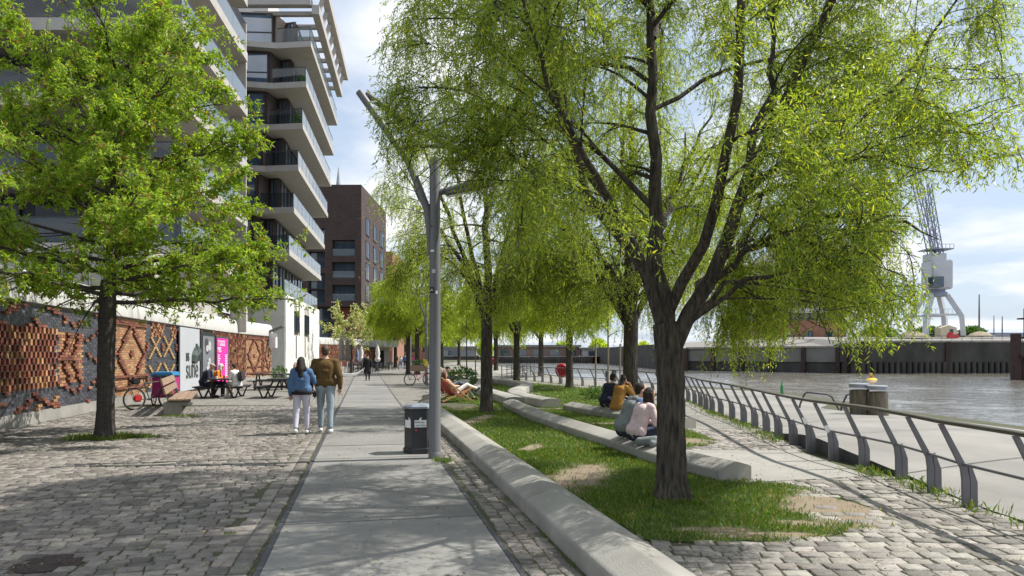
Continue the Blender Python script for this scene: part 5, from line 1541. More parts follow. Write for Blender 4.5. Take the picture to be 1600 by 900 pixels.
for lab, mat_, c, d_ in (('pannier', M('red bag fabric', (0.42, 0.02, 0.02), 0.7), (0.12, -0.5, 0.36), (0.1, 0.26, 0.22)), ('pannier', M('yellow bag fabric', (0.72, 0.50, 0.02), 0.7), (0.1, 0.5, 0.55), (0.1, 0.24, 0.22)), ('basket', MAT['black'], (0, -0.52, 0.87), (0.2, 0.26, 0.2))):
    b = MB(); b.bbox(c, d_, 0.04); b.build(lab, mat_, b1)
ct = thing('cargo_trailer', 'magenta box trailer with blue lid parked behind the timber bench', 'trailer', (-11.65, 23.7, 0), R(10))
b = MB(); b.bbox((0, 0, 0.62), (0.62, 0.9, 0.72), 0.05); b.build('body', M('magenta trailer fabric', (0.33, 0.02, 0.13), 0.7), ct)
b = MB(); b.bbox((0, 0, 1.03), (0.68, 0.96, 0.16), 0.05); b.build('lid', M('blue tarpaulin', (0.04, 0.22, 0.42), 0.6), ct)
for sx in (-0.38, 0.38): wheel(None, None, (sx, 0, 0.25), 0.25, ct)
# pink flower bike
MAT['pinkpaint'] = M('pink bicycle paint', (0.75, 0.08, 0.32), 0.5)
fb = bicycle('pink painted flower bicycle parked left of the second lamp post', G(655, 602), R(-65), MAT['pinkpaint'])
fc = thing('flower_crate', 'wooden crate of flowers mounted over the pink bicycle', 'flower box', G(653, 602) + Vector((0, 0, 0.78)), R(5))
b = MB(); b.bbox((0, 0, 0.17), (0.78, 0.45, 0.34), 0.02); b.build('crate', MAT['wood'], fc)
b = MB(); b.bbox((0, 0, 0.35), (0.7, 0.38, 0.04), 0.01); b.build('earth', MAT['dirt'], fc)
def leaf_cluster(name, mat, n, center, rad, L_, W_, seed, parent=None, flat=0.5, updir=0.4):
    rs = np.random.RandomState(seed)
    c = rs.normal(size=(n, 3)); c /= np.linalg.norm(c, axis=1)[:, None]; c *= rs.uniform(0.2, 1, (n, 1)) ** 0.5
    pos = np.array(center) + c * np.array(rad)
    d = c + rs.normal(size=(n, 3)) * 0.6 + np.array([0, 0, updir]); d /= np.linalg.norm(d, axis=1)[:, None]
    return leaves(name, pos, d, rs.uniform(*L_, n), rs.uniform(*W_, n), mat, parent, rs)
def leaves(name, pos, d, L_, W_, mat, parent, rs, fold=0.15):
    n = len(pos)
    r_ = rs.normal(size=(n, 3)); s_ = np.cross(d, r_); s_ /= (np.linalg.norm(s_, axis=1)[:, None] + 1e-9)
    u = np.cross(s_, d)
    L_ = L_[:, None]; W_ = W_[:, None]
    V = np.zeros((n, 4, 3), dtype=np.float32)
    V[:, 0] = pos; V[:, 1] = pos + d * L_ * 0.42 + s_ * W_ * 0.5 + u * W_ * fold
    V[:, 2] = pos + d * L_ - u * L_ * 0.12; V[:, 3] = pos + d * L_ * 0.42 - s_ * W_ * 0.5 + u * W_ * fold
    Q = np.arange(n * 4).reshape(n, 4)
    return np_mesh(name, V.reshape(-1, 3), Q, mat, parent)
leaf_cluster('foliage', MAT['shrub'], 320, (0, 0, 0.46), (0.36, 0.22, 0.16), (0.06, 0.12), (0.03, 0.05), 3, fc)
leaf_cluster('blooms', M('yellow flowers', (0.75, 0.65, 0.05), 0.8, island=0.2), 200, (0.38, 0, 0.42), (0.16, 0.2, 0.22), (0.05, 0.08), (0.04, 0.06), 4, fc)
leaf_cluster('blooms', M('blue white flowers', (0.45, 0.5, 0.65), 0.8, island=0.3), 60, (-0.05, 0, 0.52), (0.3, 0.2, 0.12), (0.04, 0.06), (0.03, 0.05), 5, fc)

# ------------------------------------------------------------------ picnic tables
def picnic():
    t_ = thing('picnic_table', 'x', 'picnic table', (0, 0, 0), 0, 'picnic tables')
    b = MB()
    for k in range(4): b.bbox((-0.315 + 0.21 * k, 0, 0.735), (0.195, 1.8, 0.045), 0.006)
    b.build('table_top', MAT['black_wood'], t_)
    for sx in (-1, 1):
        b = MB()
        for k in range(2): b.bbox((sx * (0.68 + 0.16 * k), 0, 0.445), (0.145, 1.8, 0.045), 0.006)
        b.build('seat', MAT['black_wood'], t_)
    for sy in (-0.62, 0.62):
        b = MB()
        for sx in (-1, 1):
            b.beam((sx * 0.2, sy, 0.71), (sx * 0.52, sy, 0.03), 0.06, 0.06, up=(0, 1, 0)); b.beam((sx * 0.78, sy, 0.42), (sx * 0.62, sy, 0.03), 0.05, 0.05, up=(0, 1, 0))
            b.beam((sx * 0.50, sy, 0.03), (sx * 0.66, sy, 0.03), 0.06, 0.05)
            b.beam((sx * 0.36, sy, 0.40), (sx * 0.9, sy, 0.40), 0.05, 0.05)
        b.beam((-0.38, sy, 0.42), (0.38, sy, 0.42), 0.05, 0.05); b.build('leg_frame', MAT['black'], t_)
    return t_
pt = picnic(); pt.location = (-11.45, 27.9, 0); pt.rotation_euler = (0, 0, R(8)); pt['label'] = 'black picnic table where the older couple sits before the magenta menu'
dup(pt, (-9.1, 27.9, 0), R(6), 'empty black picnic table just left of the woman in the denim jacket')
dup(pt, (-11.7, 34.2, 0), R(96), 'black picnic table farther back against the orange brick wall panels')
dup(pt, (-10.6, 38.2, 0), R(8), 'rearmost black picnic table in front of the white stone corner')
def small(name, label, cat, loc, prof, mat, n=12, group=None):
    b = MB(); b.lathe(prof, n); o = b.build(name, mat, smooth=40); o.location = loc; return tag(o, label, cat, group)
small('jar', 'small glass jar on the empty near picnic table', 'jar', (-9.1, 28.2, 0.757), [(0.05, 0), (0.05, 0.13), (0.04, 0.15)], MAT['glass'])
small('cup', 'orange drink cup on the picnic table of the older couple', 'cup', (-11.25, 27.5, 0.757), [(0.035, 0), (0.045, 0.13)], M('orange drink', (0.7, 0.22, 0.02), 0.4))
small('cup', 'white cup on the picnic table of the older couple', 'cup', (-11.5, 27.4, 0.757), [(0.035, 0), (0.045, 0.1)], MAT['white'])

# ------------------------------------------------------------------ cafe terrace far along the path
MAT['canvas'] = M('grey brown parasol canvas', (0.27, 0.235, 0.215), 0.9, 0.12, 3); MAT['canvas_w'] = M('white parasol canvas', (0.62, 0.58, 0.56), 0.9, 0.08, 3)
def parasol(label, loc, h, canvas, foot):
    t_ = thing('parasol', label, 'parasol', loc, 0)
    b = MB(); b.lathe([(0.05, 0), (0.05, h - 0.05), (0.02, h)], 10); b.build('pole', foot, t_)
    b = MB(); b.lathe([(0.35, 0), (0.35, 0.08), (0.1, 0.1)], 14); b.build('base', MAT['steel_dark'], t_)
    b = MB(); n = 16; s0 = h * 0.36
    prof = [(0.16, s0 - 0.05), (0.27, s0 + 0.15), (0.24, s0 + h * 0.12), (0.16, s0 + h * 0.17), (0.23, s0 + h * 0.3), (0.15, s0 + h * 0.5), (0.05, h - 0.1), (0.03, h + 0.05)]
    for r_, z in prof:
        for k in range(n):
            a = 2 * math.pi * k / n; q = r_ * (1.2 if k % 2 else 0.72); b.v.append((q * math.cos(a), q * math.sin(a), z))
    for i in range(len(prof) - 1):
        for k in range(n):
            b.f.append([i * n + k, i * n + (k + 1) % n, (i + 1) * n + (k + 1) % n, (i + 1) * n + k]); b.m.append(0)
    b.build('canopy', canvas, t_, smooth=True)
    return t_
parasol('folded grey brown parasol, left one of the pair by the white lounge seat', PX(533.5, 62), 3.45, MAT['canvas'], MAT['white'])
parasol('folded grey brown parasol, right one of the pair by the white lounge seat', PX(543, 63), 3.3, MAT['canvas'], MAT['white'])
parasol('folded white parasol standing right of the walker in the black coat', PX(590, 76), 2.8, MAT['canvas_w'], MAT['lamp'])
parasol('folded white parasol in front of the dark cafe doorway', PX(564.5, 83), 2.9, MAT['canvas_w'], MAT['lamp'])
parasol('small folded blue grey parasol behind the blossom tree trunk', PX(558, 84), 2.5, M('blue grey canvas', (0.16, 0.18, 0.26), 0.9), MAT['lamp'])
lo = thing('lounge_seat', 'white curved moulded lounge seat at the left edge of the path', 'seat', PX(541, 55.5), R(15))
b = MB()
sec = [(-1.3, 0.62), (-0.9, 0.42), (-0.4, 0.30), (0.1, 0.22), (0.5, 0.2), (0.9, 0.3), (1.25, 0.52), (1.45, 0.66)]
V = []
for y in (-0.5, 0.5):
    for x, z in sec: V.append((x, y, z))
    for x, z in sec[::-1]: V.append((x * 0.86, y, max(0, z - 0.2 - 0.12 * (1 - abs(x)))))
n = len(sec) * 2; fs_ = [list(range(n)), list(range(n, 2 * n))[::-1]] + [[i, n + i, n + (i + 1) % n, (i + 1) % n] for i in range(n)]
b.add(V, fs_); b.build('shell', MAT['white'], lo)
def cafe_table(loc, label):
    t_ = thing('cafe_table', label, 'table', loc, 0, 'cafe tables')
    b = MB(); b.bbox((0, 0, 0.74), (0.9, 0.8, 0.04), 0.01); b.build('table_top', MAT['frame_dark'], t_)
    for sx in (-1, 1):
        for sy in (-1, 1):
            b = MB(); b.box((sx * 0.38, sy * 0.33, 0.36), (0.04, 0.04, 0.72)); b.build('leg', MAT['black'], t_)
    return t_
def cafe_chair(loc, rz, label):
    t_ = thing('cafe_chair', label, 'chair', loc, rz, 'dark cafe chairs')
    b = MB(); b.bbox((0, 0, 0.45), (0.44, 0.44, 0.04), 0.01); b.build('seat', MAT['frame_dark'], t_)
    b = MB()
    for k in range(3): b.box((0, -0.21, 0.58 + 0.13 * k), (0.44, 0.025, 0.06))
    for sx in (-1, 1): b.box((sx * 0.21, -0.21, 0.66), (0.03, 0.03, 0.42))
    b.build('backrest', MAT['frame_dark'], t_)
    for sx in (-1, 1):
        for sy in (-1, 1):
            b = MB(); b.box((sx * 0.2, sy * 0.2, 0.22), (0.03, 0.03, 0.44)); b.build('leg', MAT['black'], t_)
    return t_
TB = [(-15.0, 67), (-13.7, 68), (-15.6, 71), (-14.3, 72), (-14.6, 78), (-13.9, 80.5)]
names = ['first', 'second', 'third', 'fourth', 'fifth', 'sixth']
tb0 = None; ch0 = None; nchair = 0
for k, (x, y) in enumerate(TB):
    lab = ('dark cafe table %s from the near end of the terrace by the folded parasols' % names[k])
    if tb0 is None: tb0 = cafe_table((x, y, 0), lab)
    else: dup(tb0, (x, y, 0), R(10), lab)
    for q in range(4):
        a = R(45 + 90 * q + 12 * k); p = (x + 0.72 * math.cos(a), y + 0.72 * math.sin(a), 0); rz = a + R(90)
        lab2 = 'dark cafe chair pushed to a table of the cafe terrace beyond the walkers'
        if ch0 is None: ch0 = cafe_chair(p, rz, lab2)
        else: dup(ch0, p, rz, lab2)
cf = thing('cafe', 'pale cafe front with a dark doorway behind the folded parasols', 'cafe', (-19.2, 95, 0), R(13))
b = MB(); b.box((-0.6, 0.4, 1.45), (6.6, 0.5, 2.9)); b.build('wall', MAT['slabstone'], cf)
b = MB(); b.box((1.0, 0.12, 1.15), (1.8, 0.1, 2.3)); b.build('doorway', MAT['opening_shade'], cf)  # solid panel, the dark of the opening is painted black
b = MB(); b.box((-0.4, -0.4, 3.2), (8.2, 2.0, 0.9)); b.build('awning', MAT['cap'], cf)

# ------------------------------------------------------------------ waterside fittings
MAT['pilewood'] = M('weathered pile timber', (0.20, 0.165, 0.13), 0.95, 0.4, 3, 0.8, 14, col2=(0.06, 0.06, 0.035), stretch=(3, 3, 0.5)); MAT['zinc'] = M('zinc cap', (0.27, 0.29, 0.32), 0.5, 0.1, 4, metal=0.4)
def pile(label, px, Y, ztop, r_, lean):
    t_ = thing('mooring_pile', label, 'mooring pile', (PX(px, Y).x, Y, -3))
    h = ztop + 3
    b = MB(); b.tube([(-lean * h, 0, 0), (0, 0, h - 0.16)], [r_ * 1.12, r_], 24); b.build('post', MAT['pilewood'], t_, smooth=40)
    b = MB(); b.lathe([(r_ + 0.01, h - 0.10), (r_ + 0.01, h), (r_ * 0.9, h + 0.015)], 24); b.build('cap', MAT['zinc'], t_, smooth=40)
pile('thick timber mooring pile with zinc cap, left of the close pair beyond the railing', 1342.5, 19.6, 0.87, 0.255, -0.03)
pile('thick timber mooring pile with zinc cap, right of the close pair beyond the railing', 1371, 19.2, 0.83, 0.25, -0.04)
ld = thing('ladder_handrail', 'bent dark tube handrails at the top of a quay ladder by the timber piles', 'handrail', (9.3, 20.6, 0.08))
for dy, dx in ((0.9, -0.2), (-0.2, 0.55)):
    b = MB(); b.tube([(dx - 0.32, dy, -0.02), (dx - 0.3, dy, 0.1), (dx - 0.16, dy, 0.42), (dx - 0.08, dy, 0.46), (dx + 0.5, dy, 0.40), (dx + 0.66, dy, 0.33), (dx + 0.95, dy, -0.2), (dx + 1.05, dy, -0.6)], 0.028, 10); b.build('tube', MAT['steel_dark'], ld, smooth=40)
bt = thing('bottle', 'green glass bottle left standing on the concrete bank', 'bottle', (11.35, 29.6, 0.03))
b = MB(); b.lathe([(0.035, 0), (0.038, 0.02), (0.038, 0.17), (0.016, 0.23), (0.014, 0.29), (0.017, 0.3)], 12); b.build('glass', M('green glass', (0.02, 0.22, 0.05), 0.15, spec=0.6), bt, smooth=40); bt.scale = (1.8, 1.8, 1.8)
by = thing('buoy', 'small yellow and red buoy floating in the river near the hanging willow', 'buoy', (PX(1362, 103).x, 103, -2))
b = MB(); b.lathe([(0.2, -0.3), (0.75, -0.05), (0.8, 0.12), (0.5, 0.3), (0.15, 0.35)], 16); b.build('float', M('yellow buoy paint', (0.75, 0.5, 0.02), 0.5), by)
b = MB(); b.lathe([(0.16, 0.34), (0.14, 1.0), (0.05, 1.1)], 10); b.build('top', M('red buoy paint', (0.65, 0.06, 0.02), 0.5), by)
def bollard(label, px, py, h, r_, mat):
    p = G(px, py); t_ = thing('bollard', label, 'bollard', p)
    b = MB(); b.lathe([(r_, -0.1), (r_, h - 0.06), (r_ * 1.04, h - 0.05), (r_ * 1.04, h)], 16); b.build('post', mat, t_, smooth=40)
    b = MB(); b.lathe([(r_ * 0.98, h + 0.002), (r_ * 0.9, h + 0.03)], 16); b.build('cap', MAT['zinc'], t_)
bollard('dark grey round bollard on the bank left of the lifebuoy', 846.5, 589, 0.78, 0.17, MAT['steel_dark'])
bollard('mossy topped round bollard at the bank edge behind the thin staked tree', 959.5, 594, 0.66, 0.16, MAT['pilewood'])
bollard('slim dark bollard just left of the mossy topped one', 948, 594, 0.6, 0.09, MAT['steel_dark'])
# lifebuoy
def lifebuoy(label, px, Y, zc):
    t_ = thing('lifebuoy', label, 'lifebuoy', (PX(px, Y).x, Y, 0), R(-20))
    b = MB(); n = 24
    b.tube([(0.30 * math.cos(2 * math.pi * k / n), 0, zc + 0.33 * math.sin(2 * math.pi * k / n)) for k in range(n + 1)], 0.085, 10, cap=False); b.build('ring', M('lifebuoy red', (0.50, 0.035, 0.05), 0.5), t_, smooth=True)
    b = MB(); b.lathe([(0.30, -0.03), (0.30, 0.03)], 20); me = b.mesh('cover'); o = link_mesh('cover', me, M('lifebuoy cover', (0.33, 0.03, 0.05), 0.6), t_); o.rotation_euler = (R(90), 0, 0); o.location = (0, 0.03, zc)
    b = MB(); b.tube([(0, 0.1, -0.05), (0, 0.1, zc + 0.2)], 0.03, 8); b.build('post', MAT['lamp'], t_)
lifebuoy('red lifebuoy in its round holder on the bend of the railing', 877.5, 40.9, 0.78)
lifebuoy('tiny red lifebuoy far away left of the ramp railing', 769, 85, 0.9)
# ------------------------------------------------------------------ people
def blob(name, parts, voxel, mats, parent=None, smooth=4, extra=None):
    """one continuous skin over overlapping tapered limbs ('c', p0, r0, p1, r1) and ellipsoids ('e', centre, radii, rot)"""
    bm = bmesh.new()
    for q in parts:
        if q[0] == 'c':
            p0, r0, p1, r1 = Vector(q[1]), q[2], Vector(q[3]), q[4]
            t = p1 - p0; Ln = max(t.length, 1e-5); t.normalize()
            x = t.orthogonal().normalized(); y = t.cross(x); n = 12
            fl = q[5] if len(q) > 5 else None      # flatten: (axis vector, factor)
            rings = []
            for a in (-90, -55, -20): rings.append((p0 + t * r0 * math.sin(R(a)), r0 * math.cos(R(a))))
            for a in (20, 55, 90): rings.append((p1 + t * r1 * math.sin(R(a)), r1 * math.cos(R(a))))
            vs_ = []
            for c, r_ in rings:
                r_ = max(r_, 1e-4); ring = []
                for k in range(n):
                    a = 2 * math.pi * k / n; o = (x * math.cos(a) + y * math.sin(a)) * r_
                    if fl: ax = Vector(fl[0]).normalized(); o = o - ax * o.dot(ax) * (1 - fl[1])
                    ring.append(bm.verts.new(c + o))
                vs_.append(ring)
            for i in range(5):
                for k in range(n): bm.faces.new((vs_[i][k], vs_[i][(k + 1) % n], vs_[i + 1][(k + 1) % n], vs_[i + 1][k]))
            bm.faces.new(vs_[0][::-1]); bm.faces.new(vs_[-1])
        else:
            c, r_ = Vector(q[1]), q[2]; rot = q[3] if len(q) > 3 else Matrix.Identity(3)
            m4 = Matrix.Translation(c) @ rot.to_4x4() @ Matrix.Diagonal((*r_, 1))
            bmesh.ops.create_uvsphere(bm, u_segments=14, v_segments=9, radius=1, matrix=m4)
    me = bpy.data.meshes.new(name); bm.to_mesh(me); bm.free()
    o = bpy.data.objects.new("shape", me); COL.objects.link(o)
    md_ = o.modifiers.new("r", 'REMESH'); md_.mode = 'VOXEL'; md_.voxel_size = voxel
    sm = o.modifiers.new("s", 'SMOOTH'); sm.iterations = smooth; sm.factor = 0.5
    dg = bpy.context.evaluated_depsgraph_get()
    m2 = bpy.data.meshes.new_from_object(o.evaluated_get(dg))
    bpy.data.objects.remove(o); bpy.data.meshes.remove(me)
    m2.name = name
    if extra is not None:
        bm = bmesh.new(); bm.from_mesh(m2); ex = extra.mesh('x'); bm.from_mesh(ex); bm.to_mesh(m2); bm.free(); bpy.data.meshes.remove(ex)
    m2.polygons.foreach_set("use_smooth", [True] * len(m2.polygons))
    m2.materials.clear()
    return link_mesh(name, m2, mats, parent)

MAT['skin'] = M('skin', (0.52, 0.31, 0.22), 0.55, 0.06, 8)
def cloth(name, c, rough=0.9): 
    MAT[name] = M(name, c, rough, 0.12, 5, 0.25, 18)
    return MAT[name]
cloth('denim', (0.075, 0.145, 0.27)); cloth('brown_wool', (0.10, 0.058, 0.016)); cloth('lavender', (0.50, 0.48, 0.56)); cloth('greyblue', (0.25, 0.30, 0.34))
cloth('navy', (0.018, 0.022, 0.04)); cloth('blackcloth', (0.014, 0.014, 0.016)); cloth('whitecloth', (0.62, 0.60, 0.56)); cloth('mustard', (0.33, 0.165, 0.035)); cloth('pinkknit', (0.62, 0.47, 0.48))
cloth('vestgrey', (0.19, 0.205, 0.205)); cloth('blue', (0.05, 0.12, 0.30)); cloth('jeans', (0.16, 0.24, 0.36)); cloth('darkjeans', (0.02, 0.028, 0.05)); cloth('orange', (0.75, 0.22, 0.03)); cloth('pinkcloth', (0.65, 0.12, 0.25))
cloth('whiteshoe', (0.72, 0.71, 0.70)); cloth('beige', (0.36, 0.30, 0.24)); cloth('greycloth', (0.16, 0.165, 0.17)); cloth('peach', (0.62, 0.38, 0.28))
MAT['hair_dark'] = M('dark brown hair', (0.022, 0.013, 0.009), 0.75, 0.3, 20, 0.5, 60); MAT['hair_brown'] = M('brown hair', (0.06, 0.035, 0.02), 0.55, 0.3, 20, 0.5, 60); MAT['hair_white'] = M('white hair', (0.62, 0.6, 0.56), 0.6, 0.1, 20, 0.5, 60); MAT['hair_blond'] = M('blond hair', (0.34, 0.22, 0.1), 0.6, 0.2, 20, 0.5, 60)

V3 = Vector
def stand(H, stride=0.16, swing=0.1, w=1.0, armout=0.0):
    """joints, facing +Y, for a walking or standing figure of height H"""
    k = H / 1.75
    J = dict(pelvis=V3((0, 0, 0.95)), waist=V3((0, 0.0, 1.10)), chest=V3((0, 0.0, 1.30)), neck=V3((0, 0.0, 1.49)), head=V3((0, 0.025, 1.635)))
    for s, sg in (('l', -1), ('r', 1)):
        J['sh' + s] = V3((sg * 0.185 * w, 0, 1.425)); ph = sg
        J['el' + s] = V3((sg * (0.245 + armout) * w, -0.03 - swing * 0.3 * ph, 1.15)); J['wr' + s] = V3((sg * (0.255 + armout) * w, 0.03 - swing * ph, 0.91)); J['hd' + s] = V3((sg * (0.25 + armout) * w, 0.05 - swing * ph * 1.1, 0.82))
        J['hip' + s] = V3((sg * 0.095, 0, 0.92)); J['kn' + s] = V3((sg * 0.10, 0.03 + stride * 0.6 * ph, 0.50)); 
        back = ph < 0 and stride > 0.05
        J['an' + s] = V3((sg * 0.105, stride * ph - (0.03 if back else 0), 0.085 + (0.05 if back else 0))); J['toe' + s] = V3((sg * 0.12, stride * ph + 0.17 - (0.02 if back else 0), 0.035))
    return {a: b * k for a, b in J.items()}, k
def sit(H, seat=0.45, lean=0.15, knee=0.43, w=1.0, foot=0.0, reach=0.3, cross=False):
    """joints for a seated figure: seat height, forward lean in metres at the shoulders"""
    k = H / 1.75; hp = seat / k + 0.10
    J = dict(pelvis=V3((0, 0, hp)), waist=V3((0, lean * 0.15, hp + 0.15)), chest=V3((0, lean * 0.6, hp + 0.34)), neck=V3((0, lean * 1.1, hp + 0.53)), head=V3((0, lean * 1.35 + 0.03, hp + 0.675)))
    for s, sg in (('l', -1), ('r', 1)):
        J['sh' + s] = V3((sg * 0.18 * w, lean, hp + 0.465)); J['el' + s] = V3((sg * 0.235, lean * 0.7 + reach * 0.35, hp + 0.21)); J['wr' + s] = V3((sg * 0.12, lean * 0.8 + reach, hp + 0.19)); J['hd' + s] = V3((sg * 0.085, lean * 0.8 + reach + 0.085, hp + 0.20))
        J['hip' + s] = V3((sg * 0.095, 0.0, hp - 0.01)); J['kn' + s] = V3((sg * 0.12, knee, max(hp + 0.0, 0.47))); J['an' + s] = V3((sg * 0.12, knee + foot, 0.085)); J['toe' + s] = V3((sg * 0.13, knee + foot + 0.17, 0.035))
    return {a: b * k for a, b in J.items()}, k

def hand(b, wr, hd, k, curl=0.5, side=1):
    """palm and five separate fingers beyond the wrist"""
    t = (hd - wr).normalized(); x = t.cross(V3((0, 0, 1)));  x = (x if x.length > 1e-3 else V3((1, 0, 0))).normalized(); n_ = x.cross(t).normalized()
    b.bbox(wr + t * 0.05 * k, (0.075 * k, 0.085 * k, 0.028 * k), 0.012 * k, mat=Matrix((x, t, n_)).transposed())
    for i, (ox, ln) in enumerate(((-0.029, 0.062), (-0.010, 0.075), (0.010, 0.070), (0.028, 0.055))):
        p0 = wr + t * 0.085 * k + x * ox * k; p1 = p0 + (t * 0.9 - n_ * curl * 0.4) * ln * 0.5 * k; p2 = p1 + (t * (1 - curl) - n_ * curl) * ln * 0.6 * k
        b.tube([p0, p1, p2], [0.0092 * k, 0.0088 * k, 0.0065 * k], 7)
    p0 = wr + t * 0.035 * k - x * 0.036 * k * side; p1 = p0 + (t * 0.6 - x * side * 0.6 - n_ * 0.3).normalized() * 0.035 * k; p2 = p1 + (t * 0.9 - n_ * 0.4).normalized() * 0.028 * k
    b.tube([p0, p1, p2], [0.0115 * k, 0.010 * k, 0.0075 * k], 7)

def person(label, loc, rz, JK, top='denim', bottom='lavender', shoe='whiteshoe', hair=('short', 'hair_brown'), vox=0.012, sleeve=True, loose=1.0, female=False,
           coat=0.0, turn=0.0, nod=0.0, sleeve_m=None, group=None, hood=None, tuck=0.0):
    J, k = JK
    t_ = thing('person', label, 'person', loc, rz, group)
    hd = J['head']; Rh = Matrix.Rotation(turn, 3, 'Z') @ Matrix.Rotation(-nod, 3, 'X')
    def hp(x, y, z): return hd + Rh @ V3((x * k, y * k, z * k))
    sw = 0.92 if female else 1.0
    body = [('e', hd + V3((0, 0, 0.02 * k)), (0.074 * k, 0.094 * k, 0.105 * k), Rh), ('e', hp(0, 0.025, -0.055), (0.055 * k, 0.065 * k, 0.07 * k), Rh), ('c', hp(0, 0.088, 0.01), 0.012 * k, hp(0, 0.108, -0.022), 0.016 * k),
            ('e', hp(0, 0.075, -0.072), (0.026 * k, 0.02 * k, 0.011 * k), Rh), ('e', hp(0.074, -0.005, -0.005), (0.012 * k, 0.022 * k, 0.032 * k), Rh), ('e', hp(-0.074, -0.005, -0.005), (0.012 * k, 0.022 * k, 0.032 * k), Rh),
            ('c', hp(0, -0.02, -0.06), 0.052 * k, J['neck'], 0.056 * k), ('c', J['neck'], 0.06 * k, J['chest'], 0.10 * k), ('c', J['chest'], 0.10 * k, J['waist'], 0.09 * k), ('c', J['waist'], 0.09 * k, J['pelvis'], 0.09 * k)]
    hm = MB()
    for s, sg in (('l', -1), ('r', 1)):
        body += [('c', J['neck'], 0.055 * k, J['sh' + s], 0.055 * k), ('c', J['sh' + s], 0.055 * k, J['el' + s], 0.042 * k), ('c', J['el' + s], 0.042 * k, J['wr' + s], 0.028 * k), ('c', J['wr' + s], 0.028 * k, J['wr' + s].lerp(J['hd' + s], 0.5), 0.026 * k),
                 ('c', J['hip' + s], 0.088 * k, J['kn' + s], 0.058 * k), ('c', J['kn' + s], 0.056 * k, J['an' + s], 0.036 * k), ('c', J['an' + s], 0.04 * k, J['toe' + s], 0.028 * k)]
        hand(hm, J['wr' + s], J['hd' + s], k, 0.5, sg)
    bo = blob('body', body, vox * 0.9, MAT['skin'], t_, 3, hm)
    # eyes
    b = MB()
    for sg in (-1, 1): b.ellipsoid(hp(sg * 0.03, 0.088, 0.012), (0.011 * k, 0.006 * k, 0.007 * k), 8, 6)
    b.build('eyes', MAT['black'], bo)
    L_ = loose
    # top
    tt = [('c', J['neck'] - V3((0, 0, 0.03 * k)), 0.072 * k, J['chest'], 0.14 * k * L_), ('c', J['chest'] + V3((-0.075 * k * sw, 0, 0)), 0.115 * k * L_, J['waist'] + V3((-0.06 * k, 0, -0.02 * k)), 0.112 * k * L_), ('c', J['chest'] + V3((0.075 * k * sw, 0, 0)), 0.115 * k * L_, J['waist'] + V3((0.06 * k, 0, -0.02 * k)), 0.112 * k * L_)]
    hem = J['pelvis'] + V3((0, 0, (0.04 - coat) * k + tuck))
    tt.append(('c', J['waist'], 0.115 * k * L_, hem + V3((0, 0, 0.035 * k)), (0.122 + 0.05 * coat) * k * L_))
    for sg in (-1, 1): tt.append(('c', J['waist'] + V3((sg * 0.06 * k, 0, 0)), 0.112 * k * L_, hem + V3((sg * 0.085 * k, 0, 0.035 * k)), (0.115 + 0.05 * coat) * k * L_))
    tt.append(('c', hem + V3((-0.10 * k, 0, 0.035 * k)), (0.118 + 0.05 * coat) * k * L_, hem + V3((0.10 * k, 0, 0.035 * k)), (0.118 + 0.05 * coat) * k * L_))
    sl = []
    for s, sg in (('l', -1), ('r', 1)):
        tt.append(('c', J['neck'] + V3((sg * 0.03 * k, 0, -0.03 * k)), 0.065 * k, J['sh' + s], 0.075 * k * L_))
        arm = [('c', J['sh' + s], 0.075 * k * L_, J['el' + s], 0.062 * k * L_), ('c', J['el' + s], 0.062 * k * L_, J['el' + s].lerp(J['wr' + s], 0.55), 0.056 * k * L_), ('c', J['el' + s].lerp(J['wr' + s], 0.5), 0.054 * k * L_, J['wr' + s], 0.040 * k * L_)]
        (sl if sleeve_m else tt).extend(arm if sleeve else arm[:1])
    kind = 'coat' if coat > 0.1 else 'jacket'
    tt.append(('e', J['chest'] + V3((0, 0, 0.05 * k)), (0.185 * k * sw * L_, 0.118 * k * L_, 0.15 * k)))
    blob(kind, tt, vox, MAT[top], t_, 9)
    if sleeve_m: blob('shirt', sl, vox, MAT[sleeve_m], t_, 3)
    # trousers
    tr_ = [('c', J['pelvis'] + V3((-0.05 * k, 0, 0.06 * k)), 0.115 * k, J['hipl'], 0.115 * k), ('c', J['pelvis'] + V3((0.05 * k, 0, 0.06 * k)), 0.115 * k, J['hipr'], 0.115 * k), ('c', J['pelvis'] + V3((-0.04 * k, 0, 0.13 * k)), 0.10 * k, J['pelvis'] + V3((0.04 * k, 0, 0.13 * k)), 0.10 * k)]
    for s in 'lr':
        tr_ += [('c', J['hip' + s], 0.108 * k, J['kn' + s], 0.076 * k), ('c', J['kn' + s], 0.075 * k, J['an' + s] + V3((0, 0, 0.05 * k)), 0.056 * k)]
    blob('trousers', tr_, vox, MAT[bottom], t_, 6)
    sh_ = []
    for s in 'lr':
        a, e = J['an' + s], J['toe' + s]
        d = (e - a); 
        b_ = [('c', a + V3((0, -0.02 * k, -0.035 * k)), 0.047 * k, a.lerp(e, 0.75), 0.042 * k), ('c', a.lerp(e, 0.5), 0.045 * k, e + V3((0, 0.0, 0.004)), 0.037 * k)]
        blob('shoe', b_, min(vox, 0.010), MAT[shoe], t_, 2)
    # hair
    hk, hmname = hair
    hh = [('e', hp(0, -0.022, 0.042), (0.083 * k, 0.096 * k, 0.098 * k), Rh)]
    if hk == 'short': hh += [('e', hp(0, -0.055, -0.005), (0.072 * k, 0.055 * k, 0.075 * k), Rh)]
    if hk == 'cap': hh = [('e', hp(0, -0.01, 0.055), (0.085 * k, 0.104 * k, 0.075 * k), Rh), ('e', hp(0, 0.10, 0.045), (0.06 * k, 0.06 * k, 0.012 * k), Rh)]
